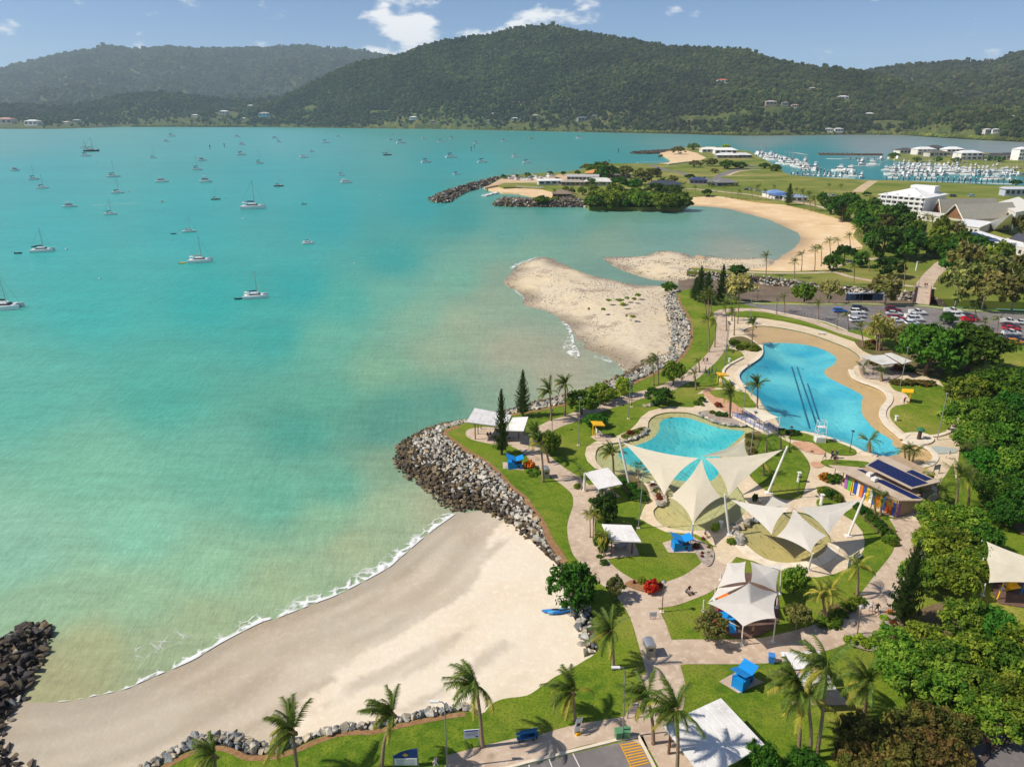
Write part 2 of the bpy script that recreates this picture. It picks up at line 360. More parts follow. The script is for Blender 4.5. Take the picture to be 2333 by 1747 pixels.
def water_material():
    m = bpy.data.materials.new('sea_water');m.use_nodes = True;nt = m.node_tree;N = nt.nodes;L = nt.links;b = N['Principled BSDF']
    b.inputs['Roughness'].default_value = 0.3;b.inputs['IOR'].default_value = 1.33;b.inputs['Specular IOR Level'].default_value = 0.14
    an = N.new('ShaderNodeAttribute');an.attribute_name = 'wcol';tc = N.new('ShaderNodeTexCoord')
    cur = an.outputs['Color']
    for sc,st,lo,hi,rot in ((0.012,3.0,0.93,1.07,0.25),(0.09,2.6,0.93,1.07,0.15),(0.5,2.6,0.90,1.10,0.1),(1.9,2.2,0.92,1.08,0.2)):  # the finer scales paint the light and dark of ripples into the colour
        mp = N.new('ShaderNodeMapping');mp.inputs['Rotation'].default_value = (0,0,rot);mp.inputs['Scale'].default_value = (1/st,1,1);L.new(tc.outputs['Object'],mp.inputs[0])
        no = N.new('ShaderNodeTexNoise');no.inputs['Scale'].default_value = sc;no.inputs['Detail'].default_value = 5;no.inputs['Roughness'].default_value = 0.6;L.new(mp.outputs[0],no.inputs['Vector'])
        mr = N.new('ShaderNodeMapRange');mr.inputs[1].default_value = 0.3;mr.inputs[2].default_value = 0.7;mr.inputs[3].default_value = lo;mr.inputs[4].default_value = hi;L.new(no.outputs['Fac'],mr.inputs[0])
        vm = N.new('ShaderNodeVectorMath');vm.operation = 'SCALE';L.new(cur,vm.inputs[0]);L.new(mr.outputs[0],vm.inputs['Scale']);cur = vm.outputs[0]
    L.new(cur,b.inputs['Base Color'])
    # wind ripples
    hsum = None
    for sc,amp in ((0.35,0.5),(1.1,0.3),(3.2,0.12)):
        mp = N.new('ShaderNodeMapping');mp.inputs['Rotation'].default_value = (0,0,1.25);mp.inputs['Scale'].default_value = (1,0.45,1);L.new(tc.outputs['Object'],mp.inputs[0])
        no = N.new('ShaderNodeTexNoise');no.inputs['Scale'].default_value = sc;no.inputs['Detail'].default_value = 3;L.new(mp.outputs[0],no.inputs['Vector'])
        ml = N.new('ShaderNodeMath');ml.operation = 'MULTIPLY_ADD';ml.inputs[1].default_value = amp;L.new(no.outputs['Fac'],ml.inputs[0])
        if hsum is None:ml.inputs[2].default_value = 0
        else:L.new(hsum,ml.inputs[2])
        hsum = ml.outputs[0]
    bn = N.new('ShaderNodeBump');bn.inputs['Strength'].default_value = 0.9;bn.inputs['Distance'].default_value = 0.4;L.new(hsum,bn.inputs['Height']);L.new(bn.outputs[0],b.inputs['Normal'])
    return m
def build_sea():
    ang = np.concatenate([np.linspace(-0.75,0.75,230),np.linspace(0.75,2*math.pi-0.75,50)[1:-1]]);na = len(ang)
    rad = np.concatenate([np.geomspace(25,900,190),np.geomspace(900,4500,60)[1:],[7000,14000,30000,45000]]);nr = len(rad)
    A,Rr = np.meshgrid(ang,rad);XY = np.stack([(Rr*np.sin(A)).ravel(),(Rr*np.cos(A)).ravel()],1)
    V = np.concatenate([np.column_stack([XY,np.zeros(len(XY))]),[[0,0,0]]])
    F = []
    for i in range(nr-1):
        b = i*na
        for j in range(na):F.append((b+j,b+na+j,b+na+(j+1) % na,b+(j+1) % na))
    c = len(V)-1;F += [(j,(j+1) % na,c) for j in range(na)]
    F = [f[::-1] for f in F]
    me = bpy.data.meshes.new('sea');me.from_pydata(V.tolist(),[],F);me.update()
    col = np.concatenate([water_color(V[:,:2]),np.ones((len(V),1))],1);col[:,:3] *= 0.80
    at = me.color_attributes.new('wcol','FLOAT_COLOR','POINT');at.data.foreach_set('color',col.ravel().astype(np.float32))
    o = link('sea',me,water_material());o['kind'] = 'structure'
    o.data.polygons.foreach_set('use_smooth',[True]*len(F))
build_sea()

# ================================================================== LAND MATERIALS
SAND = ground_mat('beach_sand',[(rgb(226,212,190),),(rgb(220,198,170),0.48,0.72),(rgb(234,222,204),0.5,0.75)],[0.05,1.2],rough=0.95,bump=0.25,bscale=2.5,attr='wet',attr_mix=(0.56,0.55,0.53))
SAND2 = ground_mat('bay_sand',[(rgb(222,192,150),),(rgb(206,172,130),0.45,0.7),(rgb(232,208,172),0.5,0.7)],[0.03,0.1],rough=0.95,bump=0.2,bscale=2.0,attr='wet',attr_mix=(0.66,0.62,0.60))
SANDBAR = ground_mat('shingle_sand',[(rgb(214,198,172),),(rgb(188,168,142),0.50,0.66),(rgb(222,202,164),0.45,0.7),(rgb(172,152,132),0.56,0.68)],[0.9,0.03,0.12],rough=0.95,bump=0.6,bscale=2.2,attr='wet',attr_mix=(0.48,0.46,0.45))
GRASS = ground_mat('lawn_grass',[(rgb(110,130,26),),(rgb(80,110,16),0.42,0.60),(rgb(166,152,74),0.51,0.70),(rgb(126,140,38),0.40,0.7),(rgb(60,92,16),0.46,0.72)],[0.12,0.07,0.9,4.0],rough=0.95,bump=0.5,bscale=9.0)
GRASS2 = ground_mat('field_grass',[(rgb(116,124,46),),(rgb(156,142,82),0.46,0.66),(rgb(90,110,30),0.45,0.65),(rgb(176,160,106),0.60,0.72)],[0.018,0.03,0.03],rough=0.95,bump=0.3,bscale=3.0,stretch=(R_(10),0.35,1.0))
MULCH = ground_mat('bark_mulch',[(rgb(158,120,84),),(rgb(132,98,66),0.45,0.65),(rgb(182,152,116),0.55,0.75)],[2.0,0.7],rough=1.0,bump=0.5,bscale=12)
CONC = ground_mat('path_concrete',[(rgb(200,178,156),),(rgb(182,158,136),0.42,0.66),(rgb(212,194,174),0.5,0.7),(rgb(158,138,118),0.56,0.72)],[0.25,1.3,0.6],rough=0.85,bump=0.12,bscale=18)
CONC2 = ground_mat('pool_paving',[(rgb(216,196,166),),(rgb(202,180,150),0.42,0.66),(rgb(226,210,186),0.5,0.7),(rgb(190,160,136),0.6,0.75)],[0.3,1.5,0.12],rough=0.85,bump=0.12,bscale=16)
CONC3 = ground_mat('white_kerb',[(rgb(228,214,192),),(rgb(206,190,166),0.45,0.7)],[0.8],rough=0.8)
ROSE = ground_mat('rose_paving',[(rgb(204,160,128),),(rgb(190,142,112),0.45,0.65)],[0.8],rough=0.85)
ASPH = ground_mat('car_park_asphalt',[(rgb(128,122,120),),(rgb(112,107,106),0.42,0.62),(rgb(146,140,136),0.52,0.72),(rgb(98,94,92),0.6,0.72)],[0.12,0.6,0.05],rough=0.9,bump=0.25,bscale=20)
MUD = ground_mat('creek_mud',[(rgb(126,108,88),),(rgb(104,90,74),0.42,0.62),(rgb(146,128,106),0.55,0.75)],[0.15,0.6],rough=0.6,bump=0.3,bscale=3)
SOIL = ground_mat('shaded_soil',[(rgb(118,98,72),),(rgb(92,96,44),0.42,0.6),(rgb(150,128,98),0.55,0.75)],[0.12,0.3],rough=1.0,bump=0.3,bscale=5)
GRAVEL = ground_mat('bed_gravel',[(rgb(176,160,148),),(rgb(140,124,112),0.45,0.6),(rgb(198,186,172),0.5,0.65)],[6.0,2.0],rough=0.95,bump=0.6,bscale=14)
BLACKSOFT = ground_mat('softfall_rubber',[(rgb(112,88,76),),(rgb(96,74,64),0.4,0.6)],[1.0],rough=0.95)

# ================================================================== BEACHES
WATERLINE = gl("L -400,900 0,912 200,917 400,922 600,906 800,866 1050,810 1200,747 1350,682 1500,620 1650,550 1800,455 2000,345 2212,242 M 400,190 500,150 700,72 880,0 G 0,1640 100,1560 250,1430 400,1310 500,1240 560,1195",0.0)
WATERLINE = smooth_line(WATERLINE,n=4)
PLATEAU_EDGE = ("L 1150,1640 1340,1464 1440,1400 1560,1340 1700,1292 1850,1282 1960,1312 2080,1362 M 330,1165 420,1155 560,1105 700,1045 850,1000 1000,985 1100,985 1260,945 1450,905 1620,875 1780,850 1880,880 "
  "1960,800 2050,760 2212,738 J 100,1080 200,1010 300,960 400,900 480,850 515,800 500,740 488,690 480,620 470,560 440,480 400,400 340,300 280,215 G 1375,1580 1330,1500 1270,1420 1210,1290 1150,1200 1060,1080 960,1000 850,880 740,790 620,720 520,650 450,600 432,565 465,540 560,510 640,490 "
  "780,460 940,425 1090,405 1250,372 1380,345 1500,318 1620,285 1740,245 1860,205 1930,180 2000,145 E 1450,955 1517,928 1610,880 1700,830 1760,770 1802,690 1808,610 1788,520 1740,440 1712,385 1712,345 1760,320 1840,312 "
  "F 60,205 180,235 300,262 420,268 560,264 800,275 1050,268 1200,272 1480,276 1560,284 1680,300 1900,312 2212,325 X 2700,715 3300,760 3900,1250 3400,2250 1600,2300 600,2250")
PLAT_RAW = gl(PLATEAU_EDGE,LZ)
PLATEAU = smooth_line(PLAT_RAW[:-6],n=3)+PLAT_RAW[-6:]
def wl_dist(V):
    line = WATERLINE;d = dist_line(V,line)
    A = np.array([(p.x,p.y) for p in line]);sea = list(map(tuple,A))+[(A[-1][0]-20,A[-1][1]+200),(-900,500),(-900,A[0][1])]
    return np.where(pip(V,sea),-d,d)
def beach_z(V):
    d = wl_dist(V);up = np.clip(d*0.05,-1.5,1.9)+np.clip((d-38)*0.02,0,0.4)
    return up+np.where(d > 1,(noise2(V,6,3)-0.5)*0.10+(noise2(V,2.2,4)-0.5)*0.05,0)
WLA = np.array([(p.x,p.y) for p in WATERLINE]);WLS = np.concatenate([[0],np.cumsum(np.hypot(*np.diff(WLA,axis=0).T))])
def wetness(V):                               # damp sand up to the last tide line, then streaks left by earlier ones
    V = np.asarray(V);d = wl_dist(V);s = WLS[np.argmin(((V[:,None,:]-WLA[None])**2).sum(2),1)]
    q = lambda a,b,sd:noise2(np.stack([s/a,d/b],1),1.0,sd)
    edge = np.interp(s,[0,WLS[-1]*.35,WLS[-1]*.6,WLS[-1]],[30,21,15,9])+(q(14,60,5)-.5)*5+(q(3,4,9)-.5)*1.5
    band = .90-.30*np.clip(d/edge,0,1)+.25*np.clip(1-d/3.0,0,1)+(q(9,1.5,21)-.5)*.40
    st = np.clip((q(22,3.0,33)*.65+q(5,1.4,35)*.45-.66)*7,0,1)*np.clip((edge+17-d)/7,0,1)*.6
    return np.clip(np.where(d < edge,band,st+(q(4,2,41)-.5)*.12),0,1)
sea_side = [Vector((p.x-5.0,p.y+9.0,0)) for p in WATERLINE[4:-6]]
BEACH = sea_side+gl("G 620,1100 760,1080 1000,1190 1300,1500 J 420,150 620,420 640,900 300,1200 M 1900,1000 1200,1150 500,1320 L 1700,1500 X 330,1900 -350,1950 -700,1600")
sheet('beach',BEACH,SAND,holes=(),step=0.8,zf=beach_z,attrs={'wet':wetness})
# sand bars off the creek mouth
BAR1 = smooth_line(gl("E 745,80 700,88 600,120 540,165 500,215 470,260 500,300 560,330 600,370 600,410 640,440 740,470 830,500 880,540 940,590 980,650 1010,720 1090,760 1180,790 1260,830 1310,880 1350,925 1420,890 1480,940 1700,860 1850,700 1850,480 1760,330 1690,300 1560,290 1400,275 1200,235 1000,180 900,130 830,95",0.0),closed=True,n=3)
BAR1_W = BAR1[:-48]
def bar_zf(shape,top,slope,seed):
    def f(V):
        ins = pip(V,shape);d = dist_line(V,shape,True);d = np.where(ins,d,-d)
        return np.clip(d*slope,-0.6,top)+np.where(d > 0.4,(noise2(V,9,seed)-0.45)*0.30+(noise2(V,3,seed+1)-0.5)*0.14,0)-0.02
    return f
def grow(shape,k):
    c = sum((Vector(p) for p in shape),Vector((0,0,0)))/len(shape);return [c+(Vector(p)-c)*k for p in shape]
def bar_wet(shape,w,seed):
    def f(V):
        d = np.where(pip(V,shape),dist_line(V,shape,True),0);return np.clip(1-(d+(noise2(V,8,seed)-.5)*w)/w,0,1)
    return f
sheet('sandbar',grow(BAR1,1.03),SANDBAR,step=1.8,zf=bar_zf(BAR1,1.3,0.07,11),attrs={'wet':bar_wet(BAR1,8,2)})
BAR2 = smooth_line(gl("E 1175,85 1230,78 1350,80 1480,70 1560,45 1640,38 1760,55 1860,85 1960,70 2050,85 2212,90 2400,95 2450,200 2212,250 1850,290 1640,260 1500,235 1380,200 1280,160 1210,120",0.0),closed=True,n=3)
sheet('sandbar',grow(BAR2,1.02),SANDBAR,step=2.5,zf=bar_zf(BAR2,1.1,0.06,21),attrs={'wet':bar_wet(BAR2,7,8)})
# curved bay beach
BAYLINE = smooth_line(gl("D -60,525 200,530 400,545 560,583 700,625 800,672 848,705 852,745 800,792 740,838 680,866 560,880 440,880 330,850 250,830 180,815",0.0),n=4)
def bay_d(V):
    d = dist_line(V,BAYLINE);poly = [(p.x,p.y) for p in BAYLINE];return np.where(pip(V,poly),-d,d)
BAY = gl("D 300,575 480,600 640,650 770,700 800,740 740,790 640,830 500,850 380,850 300,900 300,960 560,990 1100,1010 1300,900 1500,700 1300,560 900,440 400,400 180,410 100,470",0.0)
BAY = gl("D -40,560 300,560 480,590 640,640 770,690 805,740 750,795 640,840 500,856 380,840 230,810 200,930 560,990 1100,1010 1300,900 1500,700 1300,560 900,440 400,400 180,410 60,470",0.0)
sheet('bay_beach',BAY,SAND2,step=4.0,zf=lambda V:np.clip(bay_d(V)*0.05,-0.8,2.2)+(noise2(V,9,31)-.5)*0.1,attrs={'wet':lambda V:np.clip(1-(bay_d(V)+(noise2(V,14,3)-.5)*5)/9.0,0,1)})

# ================================================================== POOLS (outlines first: the park has holes where they are sunk)
POOL_BIG = smooth_line(gl("F 288,455 390,430 520,440 680,470 800,505 900,542 1000,582 1065,625 1085,660 1050,700 1030,740 1045,775 1095,803 1180,832 1260,872 1300,920 1290,960 1258,1000 1250,1045 1272,1090 1312,1132 1370,1180 1392,1205 1470,1240 1550,1275 1590,1330 1560,1372 1500,1392 1400,1385 1300,1345 1200,1317 1110,1292 1050,1262 1000,1240 850,1187 690,1152 560,1150 525,1105 500,1062 450,1020 410,972 388,930 330,890 285,852 250,820 235,772 270,722 330,680 385,642 408,608 400,565 350,525 300,490"),closed=True,n=3)
DEEP_BIG = smooth_line(gl("F 420,545 560,540 700,550 820,580 900,620 925,650 900,690 845,722 845,752 880,782 980,832 1060,872 1105,906 1095,950 1100,1020 1140,1080 1200,1140 1305,1205 1310,1240 1365,1275 1300,1335 1200,1309 1110,1284 1000,1232 850,1180 690,1145 566,1143 532,1100 508,1058 458,1016 418,968 396,926 338,886 293,848 258,816 245,774 278,727 336,687 392,648 416,610"),closed=True,n=3)
POOL_KID = smooth_line(gl("H 235,565 250,512 300,475 400,452 500,440 600,410 690,365 728,310 735,250 780,200 860,172 960,160 1100,166 1200,192 1300,232 1400,272 1550,292 1680,288 1745,330 1660,385 1590,440 1500,510 1440,560 1425,650 1480,760 1560,850 1620,930 1650,1020 1640,1110 1560,1190 1490,1238 1380,1262 1250,1274 1100,1276 950,1256 860,1222 800,1155 782,1090 830,1040 890,1000 860,920 780,850 600,800 400,742 300,692 242,622"),closed=True,n=3)
DEEP_KID = smooth_line(gl("H 850,235 960,200 1100,205 1250,250 1400,300 1560,320 1640,335 1590,395 1500,470 1420,540 1400,640 1390,740 1300,800 1150,800 1000,785 850,740 700,700 560,650 470,580 455,530 500,490 640,455 770,400 835,320"),closed=True,n=3)
POOL_WADE = smooth_line(gl("I 105,1165 160,1120 250,1085 350,1050 470,1025 600,1035 700,1095 765,1180 792,1260 765,1325 690,1372 580,1398 440,1402 310,1378 210,1325 135,1255"),closed=True,n=3)
PISLE = []
sheet('park_lawn',PLATEAU,GRASS,z=LZ,holes=[POOL_BIG,POOL_KID,POOL_WADE],skirt=1.6)

# ================================================================== NORTH LAND
NORTH_RAW = ("D 172,925 200,903 300,905 420,910 530,918 640,922 800,925 1030,915 1050,870 1130,800 1230,790 1240,760 1180,700 1205,655 1150,620 1000,575 900,548 760,518 600,503 360,468 205,472 "
  "C 2212,640 2050,632 1900,638 1700,630 1450,632 1420,590 1280,568 1130,560 1150,500 1040,470 880,462 730,468 690,455 640,430 700,392 760,366 1000,350 1250,340 1400,310 1560,265 1750,266 1900,268 2100,270 "
  "D 60,285 160,270 250,262 200,215 60,205 D 0,225 60,195 170,175 330,168 470,190 560,200 590,225 640,248 720,290 760,325 800,342 900,352 1000,357 1100,362 1250,372 1380,373 1500,377 1800,392 2050,402 2212,408")
NRAW = gl(NORTH_RAW,LZ)
NPAD = gl("X 3000,470 4200,600 3400,712 2700,690 D 2212,1110 1900,1100 1720,1090 1640,1062 1560,1050 1420,1040 1280,1022 1100,1012 960,1000 820,977 700,965 560,945 420,938 300,930",LZ)
sheet('north_shore_ground',NRAW+NPAD,GRASS2,z=LZ,skirt=3.2)
sheet('creek_bed',gl("D 120,960 300,930 560,940 900,985 1300,1020 1600,1040 2300,1090 2300,1150 1900,1140 1600,1130 1200,1125 600,1110 300,1090 120,1060",0.1),MUD,step=6,zf=lambda V:0.12+noise2(V,12,5)*0.5)
sheet('marina_spit',gl("D 1395,215 1440,198 1600,196 1900,205 2300,215 2900,240 3100,330 2300,318 2060,300 1900,290 1700,270 1500,252 1400,240",LZ),GRASS2,z=LZ,skirt=3.0)
sheet('far_beach',gl("D -70,285 0,280 60,284 160,270 250,262 290,245 230,215 150,196 60,205 10,216 40,232 80,256 60,275",1.0),SAND2,z=LZ+0.02,skirt=2.6)
sheet('harbour_sand',gl("C 640,445 720,478 900,470 1150,480 1160,560 1000,548 860,520 720,512 640,500 560,470",1.0),SAND2,z=1.2,skirt=1.6)
sheet('club_yard',gl("C 570,470 700,400 790,380 1000,395 1200,360 1340,360 1490,430 1400,460 1200,450 1080,430 900,430 730,432 680,450",LZ),ground_mat('club_gravel',[(rgb(206,180,146),),(rgb(188,158,124),.45,.65)],[0.05],rough=.95),z=LZ+0.02,skirt=1.5)
# ================================================================== POOL BASINS AND WATER
def pool_floor_mat(name,a,b_,ang=0.0):
    m = bpy.data.materials.new(name);m.use_nodes = True;nt = m.node_tree;N = nt.nodes;L = nt.links;b = N['Principled BSDF'];b.inputs['Roughness'].default_value = 0.7
    tc = N.new('ShaderNodeTexCoord');no = N.new('ShaderNodeTexNoise');no.inputs['Scale'].default_value = 0.08;no.inputs['Detail'].default_value = 3;L.new(tc.outputs['Object'],no.inputs['Vector'])
    n2 = N.new('ShaderNodeTexNoise');n2.inputs['Scale'].default_value = 1.3;n2.inputs['Detail'].default_value = 5;n2.inputs['Distortion'].default_value = 1.5;L.new(tc.outputs['Object'],n2.inputs['Vector'])  # ripple light on the floor (caustics), put into its colour as noise
    mx = N.new('ShaderNodeMix');mx.data_type = 'RGBA';mx.inputs[6].default_value = (*a,1);mx.inputs[7].default_value = (*b_,1)
    mr = N.new('ShaderNodeMapRange');mr.inputs[1].default_value = 0.35;mr.inputs[2].default_value = 0.65;L.new(no.outputs['Fac'],mr.inputs[0]);L.new(mr.outputs[0],mx.inputs[0])
    m2 = N.new('ShaderNodeMapRange');m2.inputs[1].default_value = 0.3;m2.inputs[2].default_value = 0.7;m2.inputs[3].default_value = 0.92;m2.inputs[4].default_value = 1.08;L.new(n2.outputs['Fac'],m2.inputs[0])
    vm = N.new('ShaderNodeVectorMath');vm.operation = 'SCALE';L.new(mx.outputs[2],vm.inputs[0]);L.new(m2.outputs[0],vm.inputs['Scale']);L.new(vm.outputs[0],b.inputs['Base Color'])
    return m
def pool_water_mat(name,tint):
    m = bpy.data.materials.new(name);m.use_nodes = True;nt = m.node_tree;N = nt.nodes;L = nt.links
    for n in list(N):
        if n.type != 'OUTPUT_MATERIAL':N.remove(n)
    out = [n for n in N if n.type == 'OUTPUT_MATERIAL'][0]
    tr = N.new('ShaderNodeBsdfTransparent');tr.inputs[0].default_value = (*tint,1);gl_ = N.new('ShaderNodeBsdfGlossy');gl_.inputs['Roughness'].default_value = 0.12
    fr = N.new('ShaderNodeFresnel');fr.inputs[0].default_value = 1.33;mx = N.new('ShaderNodeMixShader')
    tc = N.new('ShaderNodeTexCoord');mp = N.new('ShaderNodeMapping');mp.inputs['Scale'].default_value = (1.0,0.5,1);mp.inputs['Rotation'].default_value = (0,0,0.5);L.new(tc.outputs['Object'],mp.inputs[0])
    no = N.new('ShaderNodeTexNoise');no.inputs['Scale'].default_value = 1.6;no.inputs['Detail'].default_value = 3;L.new(mp.outputs[0],no.inputs['Vector'])
    bn = N.new('ShaderNodeBump');bn.inputs['Strength'].default_value = 0.7;bn.inputs['Distance'].default_value = 0.12;L.new(no.outputs['Fac'],bn.inputs['Height'])
    L.new(bn.outputs[0],gl_.inputs['Normal']);L.new(bn.outputs[0],fr.inputs['Normal'])
    L.new(fr.outputs[0],mx.inputs[0]);L.new(tr.outputs[0],mx.inputs[1]);L.new(gl_.outputs[0],mx.inputs[2]);L.new(mx.outputs[0],out.inputs[0]);return m
SHALLOW = pool_floor_mat('shallow_pool_floor',rgb(222,184,128),rgb(208,172,122))
SHALLOW_G = pool_floor_mat('green_pool_floor',rgb(200,184,130),rgb(188,186,140))
DEEPF = pool_floor_mat('blue_pool_floor',rgb(20,166,196),rgb(112,208,216))
DEEPF2 = pool_floor_mat('aqua_pool_floor',rgb(34,180,196),rgb(112,208,208))
WADEF = pool_floor_mat('wading_pool_floor',rgb(196,176,116),rgb(184,172,120))
TILE = mat('pool_edge_tile',rgb(60,150,150),0.4,0.2,2.0)
def pool(name,shape,deep,fl,dfl,depth,label,tint,lz=LZ-0.12):
    root = empty(name,shape[0]);tag(root,label,'pool')
    def zf(V):
        dd = np.zeros(len(V))
        if deep is not None:
            ins = pip(V,deep);d = dist_line(V,deep,True);dd = np.where(ins,np.clip(d*0.25,0,depth-0.25),0)
        e = dist_line(V,shape,True);return LZ-0.20-np.clip(e*0.03,0,0.12)-dd
    off = Vector(shape[0])
    def put(o):o.parent = root;o.location = -off;return o
    holes = [deep] if deep is not None else []
    put(sheet('shallow_floor',shape,fl,holes=holes,step=2.2,zf=zf,kind=None))
    if deep is not None:put(sheet('deep_floor',deep,dfl,step=2.2,zf=zf,kind=None))
    mb = MB();n = len(shape)
    V = [(p.x,p.y,LZ+0.02) for p in shape]+[(p.x,p.y,LZ-1.9) for p in shape]
    mb.add(V,[(i,(i+1) % n,n+(i+1) % n,n+i) for i in range(n)]);put(mb.build('pool_wall',TILE))
    w = sheet('pool_water',shape,pool_water_mat(name+'_water',tint),z=lz,kind=None);put(w)
    return root,off
POOLB,offB = pool('swimming_lagoon',POOL_BIG,DEEP_BIG,SHALLOW,DEEPF,1.6,'large turquoise swimming lagoon with beige shallow margin beside the dense fig trees',(0.93,0.98,0.98))
lane = mat('lane_line_paint',rgb(16,104,134),0.6,0.1)
for a,b_ in (((616,705),(746,1148)),((652,705),(792,1120)),((692,718),(806,1075))):
    p0,p1 = g('F',*a,LZ-1.3),g('F',*b_,LZ-1.3)
    o = strip('lane_line',[p0,p0.lerp(p1,.5),p1],0.32,z=LZ-1.50,material=lane,parent=POOLB,kind=None);o.location = -offB
POOLK,offK = pool('paddling_lagoon',POOL_KID,DEEP_KID,SHALLOW_G,DEEPF2,1.3,'smaller aqua lagoon with green shallow rim partly under the four cream shade sails',(0.92,0.97,0.96))
pool('wading_pool',POOL_WADE,None,WADEF,None,0.3,'very shallow sandy wading pool under the white four-sail canopy',(0.93,0.95,0.9))

# ================================================================== PAVING
PLAZA = gl("F 105,335 240,372 400,376 560,400 700,430 850,470 960,510 1080,550 1200,600 1420,690 1600,770 1650,835 1720,960 1760,1035 1775,1200 1745,1500 I 1690,660 1640,740 1600,800 1590,900 1450,1060 1415,1130 1330,1090 1180,1040 1000,960 870,1040 960,1095 1020,1170 1036,1240 1030,1300 985,1372 900,1445 800,1485 690,1504 560,1502 "
  "J 1660,190 1500,150 1380,290 1330,270 H 1350,1480 1345,1420 1290,1372 1180,1310 1050,1300 900,1290 780,1235 650,1165 690,1060 732,1000 705,905 660,832 560,790 420,742 230,690 160,625 135,560 150,490 230,440 400,400 560,330 630,260 660,210 740,150 850,120 950,110 1150,115 1240,70 1275,-20 "
  "F -40,900 40,852 225,862 215,832 152,775 146,742 185,700 280,652 268,620 190,585 165,540 150,450 120,380")
sheet('plaza_paving',PLAZA,CONC2,z=LZ+0.006,holes=[POOL_BIG,POOL_KID,POOL_WADE])
def path(pts,w,m=CONC,w1=None,n=5,name='footpath'):return strip(name,smooth_line(clean_line(gl(pts)),n=n),w,w1,nz(),m)
path("J 1010,1100 990,1000 962,900 925,780 880,640 835,540 790,470 730,400 680,350 600,300 520,230 455,150 G 1570,1500 1538,1400 1530,1300 1555,1200 1570,1130 1555,1050 1500,990 1420,930 1330,870 1240,800 1180,740 1120,690 1040,650",4.0)
path("G 1150,720 1200,600 1230,555 1330,500 1450,460 1600,400 1750,350 1900,310 E 1350,1100 1500,1080 1620,1030 1720,980 1800,950 1870,890 1950,820 2010,740 2040,650 2045,560 2025,480 F 150,360 250,320 420,325 560,352 700,383 850,432 960,472 1080,508 1200,560",3.6)
path("J 935,900 1010,850 1100,830 1300,828 1500,828 1700,820 K 150,800 300,762 450,720 600,650 740,560 850,440 930,330 1000,240 1060,150 1078,60 I 1380,1180 1320,1080",4.0)
path("J 800,440 860,440 980,428 1100,390 1220,340 1330,262 1400,195",4.4)
path("J 960,1000 975,1100 960,1200 900,1290 850,1370 960,1420 1000,1500 900,1560",4.5)
path("J -350,1640 0,1545 200,1475 400,1420 560,1395 700,1370 850,1350 960,1300",2.6)
path("M 1650,1245 1800,1205 1950,1165 2100,1130 2260,1095",2.4)
path("K 700,600 780,620 860,640 800,700 720,700",5.0)
def pave(pts,m=CONC,name='paving',sm=True):return sheet(name,smooth_line(gl(pts),closed=True,n=4) if sm else gl(pts),m,z=nz())
pave("G 625,580 650,545 760,528 900,535 1020,555 1100,590 1120,640 1080,665 960,668 850,665 720,640 650,615")          # shelter pad on the point
pave("G 915,803 1080,812 1085,868 918,855",CONC,sm=False)
pave("G 1605,605 1660,570 1780,600 1740,640 1660,640",CONC,sm=False)
pave("H 865,1395 1060,1330 1190,1490 920,1485",CONC,sm=False)
pave("H 300,1400 600,1385 650,1510 330,1550",CONC,sm=False)
pave("H 130,860 300,830 470,960 330,985 200,960",CONC,sm=False)
pave("J 1375,1045 1530,960 1695,1050 1515,1130",CONC,sm=False)
pave("K 110,965 420,940 640,1215 228,1215",CONC,sm=False)
pave("J 790,1340 1050,1330 1220,1700 1000,1760 860,1500",CONC,sm=False)
pave("I 500,515 560,505 650,520 720,555 750,590 700,600 620,585 540,550",ROSE)
pave("I 640,660 700,655 740,680 700,700 650,690",ROSE)
pave("E 1900,1060 1960,1020 2050,1080 2150,1150 2200,1210 2100,1200 2000,1160",ROSE)
pave("F 1560,1285 1640,1290 1740,1270 1740,1300 1620,1310",mat('faded_paint',rgb(168,176,170),.8,.1),sm=True)
pave("I 1540,540 1700,560 1700,590 1560,590",mat('faded_paint',rgb(168,176,170),.8,.1),name='painted_wave')
def lawn(pts,label=None):return sheet('lawn_bed',smooth_line(gl(pts),closed=True,n=4),GRASS,z=nz()+0.03,skirt=0.05)
lawn("I 228,470 330,450 430,490 520,540 590,610 630,685 615,760 590,850 560,920 450,932 350,895 250,822 182,750 165,660 200,560")
lawn("I 470,480 560,440 700,480 850,500 960,560 958,605 830,605 740,575 650,515 560,500")
lawn("I 710,662 760,642 900,645 1060,660 1062,690 900,702 780,697")
lawn("F 1290,822 1400,832 1640,842 1700,960 1718,1050 1690,1150 1600,1187 1480,1180 1400,1168 1340,1122 1296,1070 1290,1020 1325,985 1420,960 1400,900 1320,870")
lawn("F 50,885 130,870 290,890 330,930 385,1000 280,1000 180,940 90,920")
lawn("F 285,330 420,338 560,366 700,400 850,450 960,492 1090,530 1060,535 960,505 850,463 700,424 560,394 400,370 290,366")
lawn("F 160,590 260,610 275,650 180,700 146,735 120,760 130,820 40,845 -30,830 60,760 150,680")
lawn("I 690,935 800,935 900,1000 860,1040 760,990 690,990")
